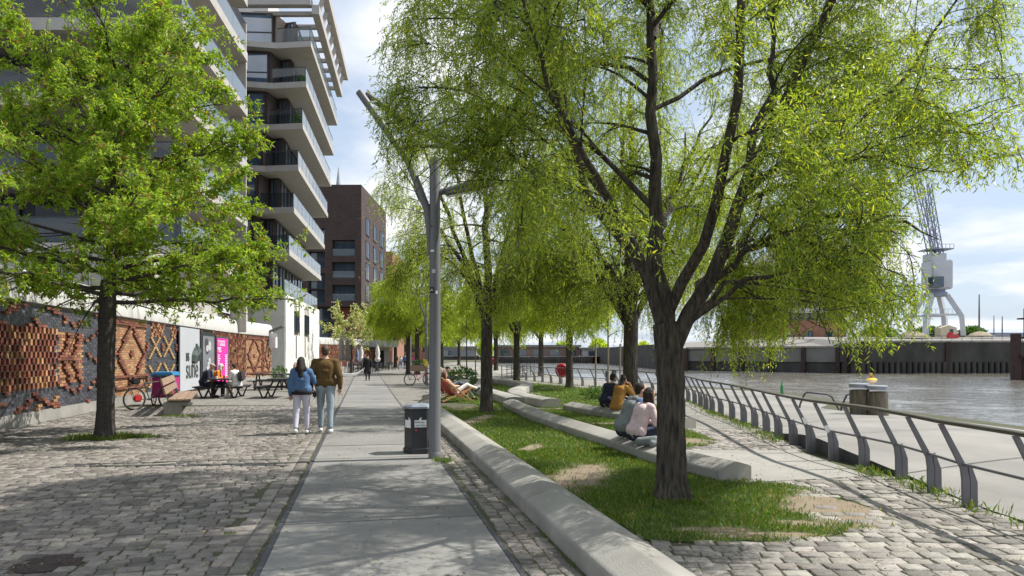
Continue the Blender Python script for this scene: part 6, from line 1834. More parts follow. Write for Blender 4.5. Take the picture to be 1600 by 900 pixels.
    if hk == 'long': hh += [('c', hp(0, -0.06, 0.02), 0.085 * k, J['neck'] + V3((0, -0.085 * k, 0.0)), 0.095 * k), ('c', J['neck'] + V3((0, -0.085 * k, 0.0)), 0.09 * k, J['neck'] + V3((0, -0.12 * k, -0.14 * k)), 0.06 * k),
                            ('c', hp(0.05, -0.03, 0.0), 0.05 * k, J['neck'] + V3((0.07 * k, -0.03 * k, 0)), 0.05 * k), ('c', hp(-0.05, -0.03, 0.0), 0.05 * k, J['neck'] + V3((-0.07 * k, -0.03 * k, 0)), 0.05 * k)]
    if hk == 'mid': hh += [('c', hp(0, -0.06, 0.02), 0.082 * k, hp(0, -0.06, -0.1), 0.08 * k), ('c', hp(0.06, -0.02, 0.02), 0.04 * k, hp(0.07, -0.005, -0.13), 0.042 * k), ('c', hp(-0.06, -0.02, 0.02), 0.04 * k, hp(-0.07, -0.005, -0.13), 0.042 * k)]
    if hk == 'bun': hh += [('e', hp(0, -0.06, 0.13), (0.05 * k, 0.05 * k, 0.045 * k), Rh), ('c', hp(0, -0.06, 0.0), 0.07 * k, J['neck'] + V3((0, -0.06 * k, 0)), 0.07 * k), ('c', J['neck'] + V3((0, -0.07 * k, 0)), 0.07 * k, J['neck'] + V3((0, -0.1 * k, -0.17 * k)), 0.05 * k)]
    blob('cap' if hk == 'cap' else 'hair', hh, vox * 0.8, MAT[hmname], t_, 2)
    if hood: 
        blob('hood', [('c', J['neck'] + V3((-0.06 * k, -0.06 * k, 0.0)), 0.075 * k, J['neck'] + V3((0.06 * k, -0.06 * k, 0.0)), 0.075 * k), ('c', J['neck'] + V3((0, -0.1 * k, -0.02 * k)), 0.085 * k, J['neck'] + V3((0, -0.12 * k, -0.13 * k)), 0.06 * k)], vox, MAT[hood], t_, 3)
    return t_, J, hp

# the couple walking away
JW = stand(1.62, 0.13, 0.03, 0.92, 0.02)
J = JW[0]
J['elr'] = V3((0.25, 0.12, 1.10)); J['wrr'] = V3((0.13, 0.24, 1.28)); J['hdr'] = V3((0.10, 0.23, 1.38))
pw, _, _ = person('long haired woman in blue denim jacket and lavender sweatpants walking away', PX(471, 14.85), R(8), JW, 'denim', 'lavender', 'whiteshoe', ('long', 'hair_dark'), 0.011, loose=1.18, female=True, turn=-0.3, hood='blackcloth')
b = MB(); b.lathe([(0.20, 0.84), (0.205, 0.90), (0.19, 0.95)], 20, sx=1.0, sy=0.74); b.build('shirt_hem', MAT['blackcloth'], pw, smooth=True)
b = MB(); b.bbox((0.27, 0.05, 0.84), (0.07, 0.2, 0.16), 0.03); b.build('handbag', MAT['blackcloth'], pw)
JM = stand(1.86, -0.14, 0.05, 1.06, 0.02)
pm_, _, _ = person('tall man in a dark brown jacket and grey blue joggers walking away', PX(508.5, 15.15), R(10), JM, 'brown_wool', 'greyblue', 'whiteshoe', ('short', 'hair_brown'), 0.011, loose=1.15)
# walkers along the path
person('walker in a black coat with a dark cap striding along the middle of the path', PX(574.5, 46.2), R(14), stand(1.72, 0.2, 0.1), 'blackcloth', 'blackcloth', 'blackcloth', ('cap', 'blackcloth'), 0.016, coat=0.42, loose=1.1)
person('grey haired man by the cafe tables half hidden by the black coated walker', PX(571, 60), R(200), stand(1.74, 0.05, 0.05), 'greycloth', 'darkjeans', 'blackcloth', ('short', 'hair_white'), 0.02)
person('distant walker in a blue jacket with light blue shirt tails and dark trousers', PX(633, 83.5), R(10), stand(1.80, 0.12, 0.08), 'blue', 'darkjeans', 'greycloth', ('short', 'hair_dark'), 0.022, loose=1.15)
person('distant walker in pale clothes left of the man in the blue jacket', PX(626, 84), R(10), stand(1.62, 0.12, 0.08, 0.9), 'whitecloth', 'jeans', 'whiteshoe', ('mid', 'hair_blond'), 0.022, female=True)
person('distant person in black clothes farthest left on the promenade', PX(619, 104), R(10), stand(1.75, 0.12, 0.08), 'blackcloth', 'blackcloth', 'blackcloth', ('short', 'hair_dark'), 0.026)
person('distant person in a pink top behind the thin trunked willow', PX(645.5, 92), R(10), stand(1.65, 0.12, 0.08), 'pinkcloth', 'greycloth', 'whiteshoe', ('mid', 'hair_brown'), 0.026, female=True)
# picnic table sitters
person('seated man in navy jacket and light cap at the left of the picnic table', (-12.17, 27.7, 0), R(-82), sit(1.74, 0.455, 0.24, 0.40, reach=0.33), 'navy', 'darkjeans', 'navy', ('cap', 'beige'), 0.014, loose=1.15, nod=0.2)
person('white haired person in orange seated beside the man in navy', (-12.05, 28.35, 0), R(-82), sit(1.68, 0.455, 0.24, 0.40, reach=0.3), 'orange', 'darkjeans', 'greycloth', ('mid', 'hair_white'), 0.014, female=True, nod=0.1)
pb, J, _ = person('person in white jacket with dark backpack at the right of the picnic table', (-10.75, 27.55, 0), R(72), sit(1.70, 0.455, 0.12, 0.36, reach=0.33), 'whitecloth', 'whitecloth', 'whiteshoe', ('short', 'hair_dark'), 0.014, loose=1.2, coat=0.12, turn=0.2)
b = MB(); b.bbox((0, -0.17, 0.87), (0.30, 0.16, 0.42), 0.06); b.bbox((0, -0.26, 0.80), (0.22, 0.06, 0.2), 0.025); b.build('backpack', M('dark brown backpack', (0.05, 0.04, 0.042), 0.8), pb)
person('brown haired person in black sitting behind the woman in the denim jacket', (-9.95, 32.6, 0), R(170), sit(1.70, 0.455, 0.12, 0.36), 'blackcloth', 'darkjeans', 'blackcloth', ('mid', 'hair_brown'), 0.016, female=True)
# couple on the near bench
def bench_pt(line, y, off): 
    return V3((float(np.interp(y, [p[1] for p in line], [p[0] for p in line])) + off, y, 0))
JS = sit(1.78, 0.26, 0.22, 0.46, reach=0.36, foot=0.10)
for s in 'lr': JS[0]['kn' + s].z = 0.42
pv, Jv, _ = person('man in a grey hooded vest over a blue shirt sitting on the low bench', bench_pt(BENCH_B, 12.3, 0.16), R(-72), JS, 'vestgrey', 'darkjeans', 'blackcloth', ('short', 'hair_dark'), 0.011, loose=1.2, sleeve_m='blue', hood='vestgrey', turn=-0.2)
JS = sit(1.68, 0.26, 0.19, 0.46, 0.92, reach=0.34, foot=0.10)
for s in 'lr': JS[0]['kn' + s].z = 0.40
pk, Jk, hpk = person('woman with sunglasses in a pale pink jumper sitting on the low bench', bench_pt(BENCH_B, 11.65, 0.10), R(-66), JS, 'pinkknit', 'darkjeans', 'blackcloth', ('mid', 'hair_dark'), 0.010, loose=1.12, female=True)
b = MB(); 
for sg in (-1, 1): b.ellipsoid(hpk(sg * 0.034, 0.094, 0.012), (0.028, 0.012, 0.022), 10, 6); b.tube([hpk(sg * 0.058, 0.085, 0.016), hpk(sg * 0.08, 0.0, 0.018)], 0.004, 5)
b.build('sunglasses', MAT['black'], pk)
jk = bench_pt(BENCH_B, 11.25, 0.2)
blob('jacket', [('c', (-0.2, 0.05, 0.30), 0.075, (0.02, -0.02, 0.32), 0.09), ('c', (0.0, 0.0, 0.31), 0.09, (0.24, -0.12, 0.29), 0.06), ('c', (-0.1, 0.1, 0.31), 0.06, (0.2, 0.1, 0.33), 0.055), ('c', (-0.02, -0.1, 0.28), 0.06, (0.28, -0.05, 0.27), 0.045), ('c', (0.2, -0.12, 0.28), 0.04, (0.3, 0.06, 0.29), 0.045)], 0.012, MAT['vestgrey'], None, 3)
o = [q for q in COL.objects if q.name.startswith('jacket') and q.parent is None][0]
o.name = 'folded_jacket'; o.location = (jk.x, jk.y, -0.015); tag(o, 'crumpled grey jacket lying on the low bench behind the woman in pink', 'jacket')
cup = thing('coffee_cup', 'paper coffee cup with pale lid standing on the bench by the crumpled jacket', 'cup', (bench_pt(BENCH_B, 10.95, 0.3).x, 10.95, 0.27))
b = MB(); b.lathe([(0.034, 0), (0.046, 0.115)], 16); b.build('sleeve', M('brown paper cup', (0.36, 0.26, 0.15), 0.8), cup, smooth=40)
b = MB(); b.lathe([(0.049, 0.113), (0.049, 0.125), (0.043, 0.14)], 16); b.build('lid', MAT['white'], cup, smooth=40)
# couple on the second bench
BC = [(3.35, 16.7), (2.85, 17.8), (2.1, 19.5), (1.55, 21.4)]
JS = sit(1.66, 0.27, 0.2, 0.44, 0.95, reach=0.3, foot=0.12)
JS[0]['elr'] = V3((0.26, 0.33, 0.62)); JS[0]['wrr'] = V3((0.12, 0.36, 0.90)); JS[0]['hdr'] = V3((0.06, 0.34, 0.96))
pc, Jc, _ = person('woman with dark hair tied up in a mustard coat holding a camera to her face', bench_pt(BC, 18.6, 0.28), R(-48), JS, 'mustard', 'jeans', 'whiteshoe', ('bun', 'hair_dark'), 0.013, loose=1.2, female=True, coat=0.12)
b = MB(); b.bbox((0.03, 0.40, 0.93), (0.11, 0.07, 0.07), 0.012); b.tube([(0.03, 0.43, 0.93), (0.03, 0.49, 0.93)], 0.027, 10); b.build('camera', MAT['black'], pc)
person('person in dark blue sitting on the far side of the mustard coated woman', bench_pt(BC, 19.15, 0.3), R(-50), sit(1.74, 0.27, 0.2, 0.44, reach=0.3, foot=0.12), 'navy', 'darkjeans', 'blackcloth', ('short', 'hair_dark'), 0.014, loose=1.1)

# deck chairs beyond the lamp post
def deck_chair(label, loc, rz):
    t_ = thing('deck_chair', label, 'deck chair', loc, rz, 'timber deck chairs')
    for sx in (-0.29, 0.29):
        b = MB(); b.beam((sx, 0.62, 0.03), (sx, -0.58, 0.88), 0.03, 0.05); b.build('back_rail', MAT['deckwood'], t_)
        b = MB(); b.beam((sx * 0.9, -0.55, 0.03), (sx * 0.9, 0.60, 0.50), 0.03, 0.05); b.build('seat_rail', MAT['deckwood'], t_)
    b = MB()
    for y, z in ((0.60, 0.50), (-0.56, 0.87), (-0.52, 0.05)): b.beam((-0.3, y, z), (0.3, y, z), 0.04, 0.04)
    b.build('cross_bar', MAT['deckwood'], t_)
    b = MB(); pts = [(-0.56, 0.87), (-0.36, 0.55), (-0.12, 0.27), (0.1, 0.2), (0.35, 0.32), (0.6, 0.49)]
    b.v = [(x, y, z - dz) for dz in (0, 0.012) for y, z in pts for x in (-0.25, 0.25)]
    n = len(pts)
    for i in range(n - 1): b.f += [[2 * i, 2 * i + 1, 2 * i + 3, 2 * i + 2], [2 * n + 2 * i, 2 * n + 2 * i + 2, 2 * n + 2 * i + 3, 2 * n + 2 * i + 1]]; b.m += [0, 0]
    for i in range(n - 1): b.f += [[2 * i, 2 * i + 2, 2 * n + 2 * i + 2, 2 * n + 2 * i], [2 * i + 1, 2 * n + 2 * i + 1, 2 * n + 2 * i + 3, 2 * i + 3]]; b.m += [0, 0]
    b.build('sling', M('striped sling cloth', (0.4, 0.08, 0.06), 0.9), t_, smooth=True)
    return t_
MAT['deckwood'] = M('deck chair beech', (0.46, 0.28, 0.12), 0.6, 0.15, 6)
dk0 = deck_chair('timber deck chair under the person in white trousers', (-2.08, 25.2, 0), R(-62))
dup(dk0, (-2.45, 26.4, 0), R(-70), 'timber deck chair half hidden behind the lamp post')
def recline(H):
    k = H / 1.75
    J = dict(pelvis=V3((0, 0.02, 0.33)), waist=V3((0, -0.1, 0.43)), chest=V3((0, -0.25, 0.62)), neck=V3((0, -0.36, 0.80)), head=V3((0, -0.36, 0.95)))
    for s, sg in (('l', -1), ('r', 1)):
        J['sh' + s] = V3((sg * 0.18, -0.31, 0.74)); J['el' + s] = V3((sg * 0.25, -0.12, 0.55)); J['wr' + s] = V3((sg * 0.16, 0.1, 0.56)); J['hd' + s] = V3((sg * 0.1, 0.17, 0.57)); J['hip' + s] = V3((sg * 0.09, 0.05, 0.33))
    J['knl'] = V3((-0.09, 0.50, 0.52)); J['anl'] = V3((-0.08, 0.80, 0.12)); J['toel'] = V3((-0.08, 0.97, 0.05))
    J['knr'] = V3((0.06, 0.48, 0.60)); J['anr'] = V3((-0.02, 0.90, 0.40)); J['toer'] = V3((-0.02, 1.04, 0.46))
    return {a: b * k for a, b in J.items()}, k
person('person in white trousers lying back cross legged in a timber deck chair', (-2.08, 25.2, 0.02), R(-62), recline(1.72), 'peach', 'whitecloth', 'blackcloth', ('mid', 'hair_brown'), 0.014, female=True)
person('person in an orange top lying in the second deck chair behind the lamp post', (-2.45, 26.4, 0.02), R(-70), recline(1.70), 'orange', 'darkjeans', 'blackcloth', ('mid', 'hair_dark'), 0.016, female=True)
JS = sit(1.74, 0.31, 0.18, 0.42, reach=0.42, foot=0.1)
for s in 'lr': JS[0]['wr' + s].z += 0.2; JS[0]['hd' + s].z += 0.23
pp, _, _ = person('person in black with a cap sitting on the long bench and holding up a phone', (-2.95, 29.4, 0), R(-75), JS, 'blackcloth', 'darkjeans', 'blackcloth', ('cap', 'blackcloth'), 0.015)
person('blond person in black sitting beside the one who holds up a phone', (-3.05, 28.4, 0), R(-80), sit(1.72, 0.31, 0.1, 0.42, foot=0.1), 'blackcloth', 'darkjeans', 'blackcloth', ('mid', 'hair_blond'), 0.016, female=True)
# ------------------------------------------------------------------ trees
def unit(v):
    return v / (np.linalg.norm(v, axis=-1, keepdims=True) + 1e-9)
def np_tubes(P, Rr, n):
    """many tubes of equal point count: P (m,k,3), Rr (m,k) -> V,Q"""
    m, k, _ = P.shape
    T = np.empty_like(P); T[:, 1:-1] = P[:, 2:] - P[:, :-2]; T[:, 0] = P[:, 1] - P[:, 0]; T[:, -1] = P[:, -1] - P[:, -2]
    T = unit(T)
    ref = np.where(np.abs(T[:, :1, 2:3]) > 0.9, np.array([1.0, 0, 0]), np.array([0, 0, 1.0]))
    ref = np.broadcast_to(ref, T.shape)
    A = unit(np.cross(T, ref)); B = np.cross(T, A)
    ang = 2 * np.pi * np.arange(n) / n
    V = P[:, :, None] + (A[:, :, None] * np.cos(ang)[None, None, :, None] + B[:, :, None] * np.sin(ang)[None, None, :, None]) * Rr[:, :, None, None]
    idx = np.arange(m * k * n).reshape(m, k, n)
    a = idx[:, :-1]; b = idx[:, 1:]
    Q = np.stack([a, np.roll(a, -1, 2), np.roll(b, -1, 2), b], -1)
    return V.reshape(-1, 3), Q.reshape(-1, 4)

def resample(pts, rad, k):
    pts = np.array(pts, float); rad = np.array(rad, float)
    d = np.concatenate([[0], np.cumsum(np.linalg.norm(np.diff(pts, axis=0), axis=1))])
    t = np.linspace(0, d[-1], k)
    out = np.stack([np.interp(t, d, pts[:, i]) for i in range(3)], 1)
    for _ in range(2):
        out[1:-1] = 0.25 * out[:-2] + 0.5 * out[1:-1] + 0.25 * out[2:]
    return out, np.interp(t, d, rad), d[-1]

class Tree:
    def __init__(s, seed):
        s.rs = np.random.RandomState(seed)
        s.big = []; s.mid = []; s.twig = []
    def limb(s, pts, r0, r1, k=14, jit=0.03):
        p, r_, L_ = resample(pts, np.linspace(r0, r1, len(pts)), k)
        p[1:-1] += s.rs.normal(size=(k - 2, 3)) * jit
        s.big.append((p, r_)); return p, r_, L_
    def sub(s, parent, n, length, spread, up, t0=0.25, k=9, inside=None, ratio=0.5, curve=0.35, droop=0.0, outward=None):
        """spawn n branches along a parent branch"""
        P, Rp = parent; m = len(P); out = []
        for i in range(n):
            t = t0 + (1 - t0) * (i + s.rs.rand()) / n
            f = t * (m - 1); a = int(min(f, m - 2)); w = f - a
            p0 = P[a] * (1 - w) + P[a + 1] * w; r0 = (Rp[a] * (1 - w) + Rp[a + 1] * w) * ratio
            tan = unit(P[a + 1] - P[a])
            rnd = s.rs.normal(size=3); rnd -= tan * rnd.dot(tan); rnd = unit(rnd)
            if outward is not None:
                o = p0 - outward; o[2] *= 0.25; rnd = unit(rnd + 0.9 * unit(o))
            d = unit(tan * (1 - spread) + rnd * spread + np.array([0, 0, up]))
            L_ = length * s.rs.uniform(0.65, 1.2) * (1.1 - 0.45 * t)
            pts = [p0]; st = L_ / (k - 1)
            bend = s.rs.normal(size=3) * curve
            for q in range(1, k):
                d = unit(d + (bend + s.rs.normal(size=3) * 0.5 * curve) / k + np.array([0, 0, -droop]) * q / k / 2)
                nx = pts[-1] + d * st
                if inside is not None and not inside(nx) and q > 2: 
                    d = unit(d * 0.4 + np.array([0, 0, -0.5])); nx = pts[-1] + d * st * 0.5
                pts.append(nx)
            pts = np.array(pts); rr_ = np.linspace(max(r0, 0.006), 0.004, k)
            out.append((pts, rr_)); 
        return out
    def twigs(s, branches, per, L_, droop, k=6, spread=0.9, t0=0.2, weep=1.0, keep=None):
        rs = s.rs
        P0 = []; T0 = []
        for P, _ in branches:
            m = len(P); n = rs.poisson(per) if per < 6 else int(per)
            t = t0 + (1 - t0) * rs.rand(n); f = t * (m - 1); a = np.minimum(f.astype(int), m - 2); w = (f - a)[:, None]
            P0.append(P[a] * (1 - w) + P[a + 1] * w); T0.append(unit(P[a + 1] - P[a]))
        P0 = np.concatenate(P0); T0 = np.concatenate(T0); n = len(P0)
        d = unit(T0 * (1 - spread * 0.5) + unit(rs.normal(size=(n, 3))) * spread)
        LL = rs.uniform(L_[0], L_[1], n)
        pts = [P0]; st = (LL / (k - 1))[:, None]
        dr = (rs.uniform(0.3, 1.0, n) * droop)[:, None]
        for q in range(1, k):
            d = unit(d + np.array([0, 0, -1.0]) * dr * (q / k) * weep + rs.normal(size=(n, 3)) * 0.12)
            pts.append(pts[-1] + d * st)
        W = np.stack(pts, 1)
        if keep is not None:
            W = W[keep(W[:, -1])]
        s.tw = W if not hasattr(s, 'tw') else np.concatenate([s.tw, W])
        return W
    def leaf_points(s, W, per, spread, droop):
        rs = s.rs; m, k, _ = W.shape
        n = m * per
        t = np.tile((np.arange(per) + 0.5) / per, (m, 1)) + rs.uniform(-0.5, 0.5, (m, per)) / per
        f = np.clip(t * 0.95 + 0.05, 0, 0.999) * (k - 1); a = f.astype(int); w = (f - a)[..., None]
        ii = np.arange(m)[:, None]
        p = W[ii, a] * (1 - w) + W[ii, a + 1] * w
        tan = unit(W[ii, a + 1] - W[ii, a])
        rnd = rs.normal(size=(m, per, 3)); rnd = unit(rnd - tan * (rnd * tan).sum(-1, keepdims=True))
        d = unit(tan * (1 - spread) + rnd * spread + np.array([0, 0, -droop]))
        return p.reshape(-1, 3), d.reshape(-1, 3)
    def build(s, root, bark, twig_m, leaf_m, leafpts, L_, W_, tr=0.004, twig_sides=3, org=np.zeros(3), flare=None):
        rs = s.rs
        Vs = []; Qs = []; mi = []; nv = 0
        def addm(V, Q, m_):
            nonlocal nv
            Vs.append(V); Qs.append(Q + nv); mi.append(np.full(len(Q), m_)); nv += len(V)
        for P, r_ in s.big:
            nsd = 72 if len(P) >= 50 else 14
            V, Q = np_tubes(P[None], r_[None], nsd)
            if nsd > 14:
                g = V.reshape(len(P), nsd, 3); th = 2 * np.pi * np.arange(nsd)[None] / nsd; z = g[:, :, 2].mean(1)[:, None]
                rid = np.sin(17 * th + 1.6 * np.sin(5 * z) + 0.8 * np.sin(11 * z + 3 * th)) * 0.6 + np.sin(29 * th + 2.2 * np.sin(7 * z + 1)) * 0.4
                rid = rid + 0.5 * np.sin(23 * z + 6 * th) * np.sin(9 * th + 4 * z)
                lob = 0.05 * np.sin(3 * th + 0.7) + 0.04 * np.sin(5 * th + z) + 0.12 * np.exp(-z / 0.14) * np.sin(6 * th + 1)
                g = P[:, None] + (g - P[:, None]) * (1 + 0.042 * rid + lob)[..., None]; V = g.reshape(-1, 3)
            addm(V, Q, 0)
        if s.mid:
            ks = {}
            for P, r_ in s.mid: ks.setdefault(len(P), []).append((P, r_))
            for k, lst in ks.items():
                V, Q = np_tubes(np.stack([q[0] for q in lst]), np.stack([q[1] for q in lst]), 5); addm(V, Q, 0)
        k = s.tw.shape[1]
        V, Q = np_tubes(s.tw, np.tile(np.linspace(tr, tr * 0.4, k), (len(s.tw), 1)), twig_sides); addm(V, Q, 1)
        np_mesh('trunk', np.concatenate(Vs) - org, np.concatenate(Qs), [bark, twig_m], root, True, np.concatenate(mi))
        p, d = leafpts
        n = len(p)
        leaves('crown', p - org, d, rs.uniform(*L_, n), rs.uniform(*W_, n), leaf_m, root, rs)

def PXZ_(px, py, Y, dy=0.0):
    return np.array([(px - 800) * Y / F, Y + dy, EYE + (555 - py) * Y / F])

# ---- the big willow in front
def big_willow():
    root = thing('willow_tree', 'big near willow with dark furrowed trunk standing alone in the foreground lawn', 'tree', (1.85, 8.16, 0))
    T = Tree(11); Y = 8.16
    q = lambda px, py, dy=0: PXZ_(px, py, Y, dy)
    # trunk with root flare
    tp = [np.array([1.85, 8.16, -0.05]), np.array([1.85, 8.16, 0.06]), np.array([1.845, 8.16, 0.25]), np.array([1.84, 8.16, 0.8]), q(1048, 600), q(1045, 545), q(1038, 505)]
    p, r_, _ = resample(tp, [0.26, 0.205, 0.172, 0.158, 0.155, 0.16, 0.135], 60); T.big.append((p, r_))
    A = T.limb([q(1040, 530), q(1036, 470), q(1028, 380, .1), q(1035, 300, .15), q(1022, 190, .2), q(1030, 80, .2), q(1015, -60, .3), q(1000, -200, .3), q(990, -480, .3)], 0.125, 0.03, 18)
    B = T.limb([q(1052, 545), q(1085, 490), q(1122, 415, -.1), q(1150, 320, -.15), q(1190, 225, -.2), q(1235, 130, -.25), q(1285, 20, -.3), q(1320, -130, -.3), q(1300, -420, -.3)], 0.118, 0.028, 18)
    B2 = T.limb([q(1150, 322, -.15), q(1165, 230, -.2), q(1210, 150, .1), q(1225, 60, .3), q(1240, -80, .5)], 0.07, 0.02, 12)
    Cc = T.limb([q(1035, 515), q(1010, 440, -.15), q(975, 365, -.3), q(930, 320, -.45), q(880, 240, -.55), q(850, 130, -.6), q(840, 0, -.6), q(850, -300, -.6)], 0.08, 0.018, 16)
    C2 = T.limb([q(985, 380, -.28), q(925, 310, -.2), q(840, 270, 0), q(760, 215, .2), q(690, 170, .3)], 0.05, 0.012, 12)
    D = T.limb([q(1040, 480), q(1020, 420, .35), q(960, 330, .9), q(920, 230, 1.4), q(900, 100, 1.8), q(880, -60, 2.0), q(900, -380, 2.0)], 0.09, 0.02, 15)
    E = T.limb([q(1040, 500, .02), q(1072, 420, -.45), q(1085, 330, -1.1), q(1090, 220, -1.6), q(1080, 90, -1.9), q(1070, -90, -2.0), q(1080, -400, -2.0)], 0.085, 0.02, 15)
    F1 = T.limb([q(1160, 306, -.155), q(1240, 240, 0), q(1330, 185, .2), q(1420, 120, .3), q(1490, 20, .3), q(1560, -60, .3)], 0.045, 0.012, 13)
    F2 = T.limb([q(1130, 400, -.1), q(1200, 340, .5), q(1290, 290, 1.0), q(1350, 268, 1.3), q(1400, 282, 1.4)], 0.05, 0.004, 12)
    F3 = T.limb([q(1110, 440, -.1), q(1180, 380, -.6), q(1270, 360, -.9), q(1335, 365, -.9), q(1370, 375, -.9), q(1395, 395, -.9)], 0.045, 0.004, 12)
    G1 = T.limb([q(1000, 420, -.2), q(950, 360, -.9), q(880, 290, -1.5), q(820, 180, -1.9), q(790, 60, -2.1)], 0.055, 0.012, 12)
    H1 = T.limb([q(1031, 425, .07), q(1055, 340, 1.0), q(1110, 270, 2.0), q(1150, 200, 2.7), q(1170, 80, 3.0)], 0.065, 0.015, 12)
    I1 = T.limb([q(1030, 330, .1), q(980, 250, .3), q(900, 190, .4), q(800, 150, .4), q(720, 120, .5), q(640, 110, .5)], 0.045, 0.01, 12)
    F4 = T.limb([q(1073, 507, 0), q(1120, 455, .3), q(1200, 425, .6), q(1290, 430, .8), q(1370, 470, .9), q(1400, 530, .9)], 0.045, 0.01, 12)
    F5 = T.limb([q(1066, 520, 0), q(1110, 460, -.5), q(1180, 430, -.9), q(1260, 440, -1.2), q(1330, 490, -1.3)], 0.04, 0.01, 12)
    F6 = T.limb([q(1160, 320, -.15), q(1230, 290, -.9), q(1300, 298, -1.3), q(1360, 322, -1.5)], 0.04, 0.004, 12)
    F7 = T.limb([q(1112, 440, -.08), q(1140, 400, -.5), q(1180, 390, -1.0), q(1225, 410, -1.3)], 0.035, 0.01, 10)
    F8 = T.limb([q(1095, 470, .05), q(1125, 420, .7), q(1175, 405, 1.4), q(1235, 425, 1.8)], 0.035, 0.01, 10)
    F9 = T.limb([q(1125, 410, -.1), q(1170, 370, .2), q(1230, 370, .4), q(1290, 400, .5)], 0.035, 0.01, 10)
    UP = []
    for i in range(13):        # upper crown, above the picture's top edge, that shades the paving
        a = i * 2.4 + 0.4; o_ = np.array([math.cos(a), math.sin(a), 0]); z0 = 4.6 + 0.28 * i; ln = 3.3 - 0.1 * i; st = np.array([1.69, 8.38, z0])
        if math.sin(a) < -0.3: z0 = max(z0, 5.6); st[2] = z0
        UP.append(T.limb([st, st + o_ * ln * 0.35 + [0, 0, 0.7], st + o_ * ln * 0.7 + [0, 0, 1.2], st + o_ * ln + [0, 0, 1.3]], 0.035, 0.01, 10))
    for P_, r_ in T.big[1:]: r_ *= 0.84
    limbs = UP + [F7, F8, F9, F4, F5, F6, A, B, B2, Cc, C2, D, E, F1, F2, F3, G1, H1, I1]
    cen = np.array([2.2, 8.2, 4.6])
    def inside(p):
        v = (p - np.array([2.1, 8.3, 5.4])) / np.array([3.5, 3.3, 4.8])
        return v.dot(v) < 1
    lv2 = []
    for lb, n in zip(limbs, [8] * 13 + [8, 8, 8] + [8, 7, 7, 17, 17, 9, 13, 9, 12, 11, 11, 9, 9, 10, 11, 10]):
        lv2 += T.sub(lb[:2], n, 1.5, 0.62, 0.10, 0.22, 9, inside, 0.42, 0.5, 0.25, cen)
    lv3 = []
    for b in lv2:
        lv3 += T.sub(b, 4, 0.85, 0.7, -0.02, 0.25, 7, inside, 0.5, 0.6, 0.4, cen)
    def keepb(e):
        px = 800 + F * e[0] / e[1]; py = 555 - (e[2] - EYE) * F / e[1]
        return (px < 1440 or py < 270) and py < 540 and e[1] > 4.4 and px > 560
    lv2 = [b for b in lv2 if keepb(b[0][-1])]; lv3 = [b for b in lv3 if keepb(b[0][-1])]
    T.mid += lv2 + lv3
    def keep(e):
        px = 800 + F * e[:, 0] / e[:, 1]; py = 555 - (e[:, 2] - EYE) * F / e[:, 1]
        low = 470 + 60 * np.sin(px / 55.0) + 40 * np.sin(px / 23.0) + np.where(px > 1080, 112, 0) - np.where(px < 960, 20, 0) + np.where((px > 820) & (px < 985), 40, 0) - np.where(px < 760, 140, 0) - np.where(px > 1430, 60, 0)
        ok = py < low + T.rs.uniform(-60, 30, len(e))
        ok &= ~((px > 985) & (px < 1075) & (py > 500))
        ok &= ~((px < 640) & (py > 380)) & (px > 545 + 40 * T.rs.rand(len(e)))
        # thinner towards the upper left and right edges, gaps elsewhere
        thin = np.clip((760 - px) / 400, 0, 0.4) + np.clip((px - 1470) / 160, 0, 0.45)
        thin = thin + np.where(py > 300, np.clip((px - 1385) / 110, 0, 0.9), 0)
        thin = thin + np.where((px > 1235) & (py > 330), 0.22 + 0.45 * (np.sin(px / 31.0) * np.sin(py / 27.0 + px / 60) > 0.1), 0)
        ok &= T.rs.rand(len(e)) > thin
        ok &= e[:, 1] > 4.3
        return ok
    W1 = T.twigs(lv2, 27, (0.30, 0.65), 0.75, 6, 0.95, 0.15, 1.0, keep)
    W2 = T.twigs(lv3, 16, (0.25, 0.6), 0.95, 6, 0.9, 0.1, 1.0, keep)
    nF = [b for b in lv2 if 800 + F * b[0][-1][0] / b[0][-1][1] > 1085]
    W3 = T.twigs(nF, 7, (0.6, 1.25), 1.5, 6, 0.8, 0.2, 1.2, keep)
    def win(b):
        e = b[0][len(b[0]) // 2]; px = 800 + F * e[0] / e[1]; py = 555 - (e[2] - EYE) * F / e[1]
        return 1075 < px < 1455 and 330 < py < 500
    cu = [b for b in lv2 + lv3 if win(b)]
    W4 = T.twigs(cu, 9, (0.4, 1.0), 1.7, 6, 0.7, 0.3, 1.4, keep)
    print('curtain', len(cu), len(W4))
    W = np.concatenate([W1, W2, W3, W4])
    # drop twigs patchily so that clumps and gaps form
    cell = np.sin(W[:, 3, 0] * 3.1 + 1) * np.sin(W[:, 3, 1] * 2.7 + 2) * np.sin(W[:, 3, 2] * 3.3)
    W = W[(cell > -0.28) | (T.rs.rand(len(W)) < 0.6)]
    T.tw = W
    p, d = T.leaf_points(W, 16, 0.62, 0.25)
    print('big willow twigs', len(W), 'leaves', len(p))
    T.build(root, MAT['bark'], MAT['twig'], MAT['wl_near'], (p, d), (0.042, 0.078), (0.010, 0.0165), 0.0022, 3, np.array([1.85, 8.16, 0]))
    return root
big_willow()

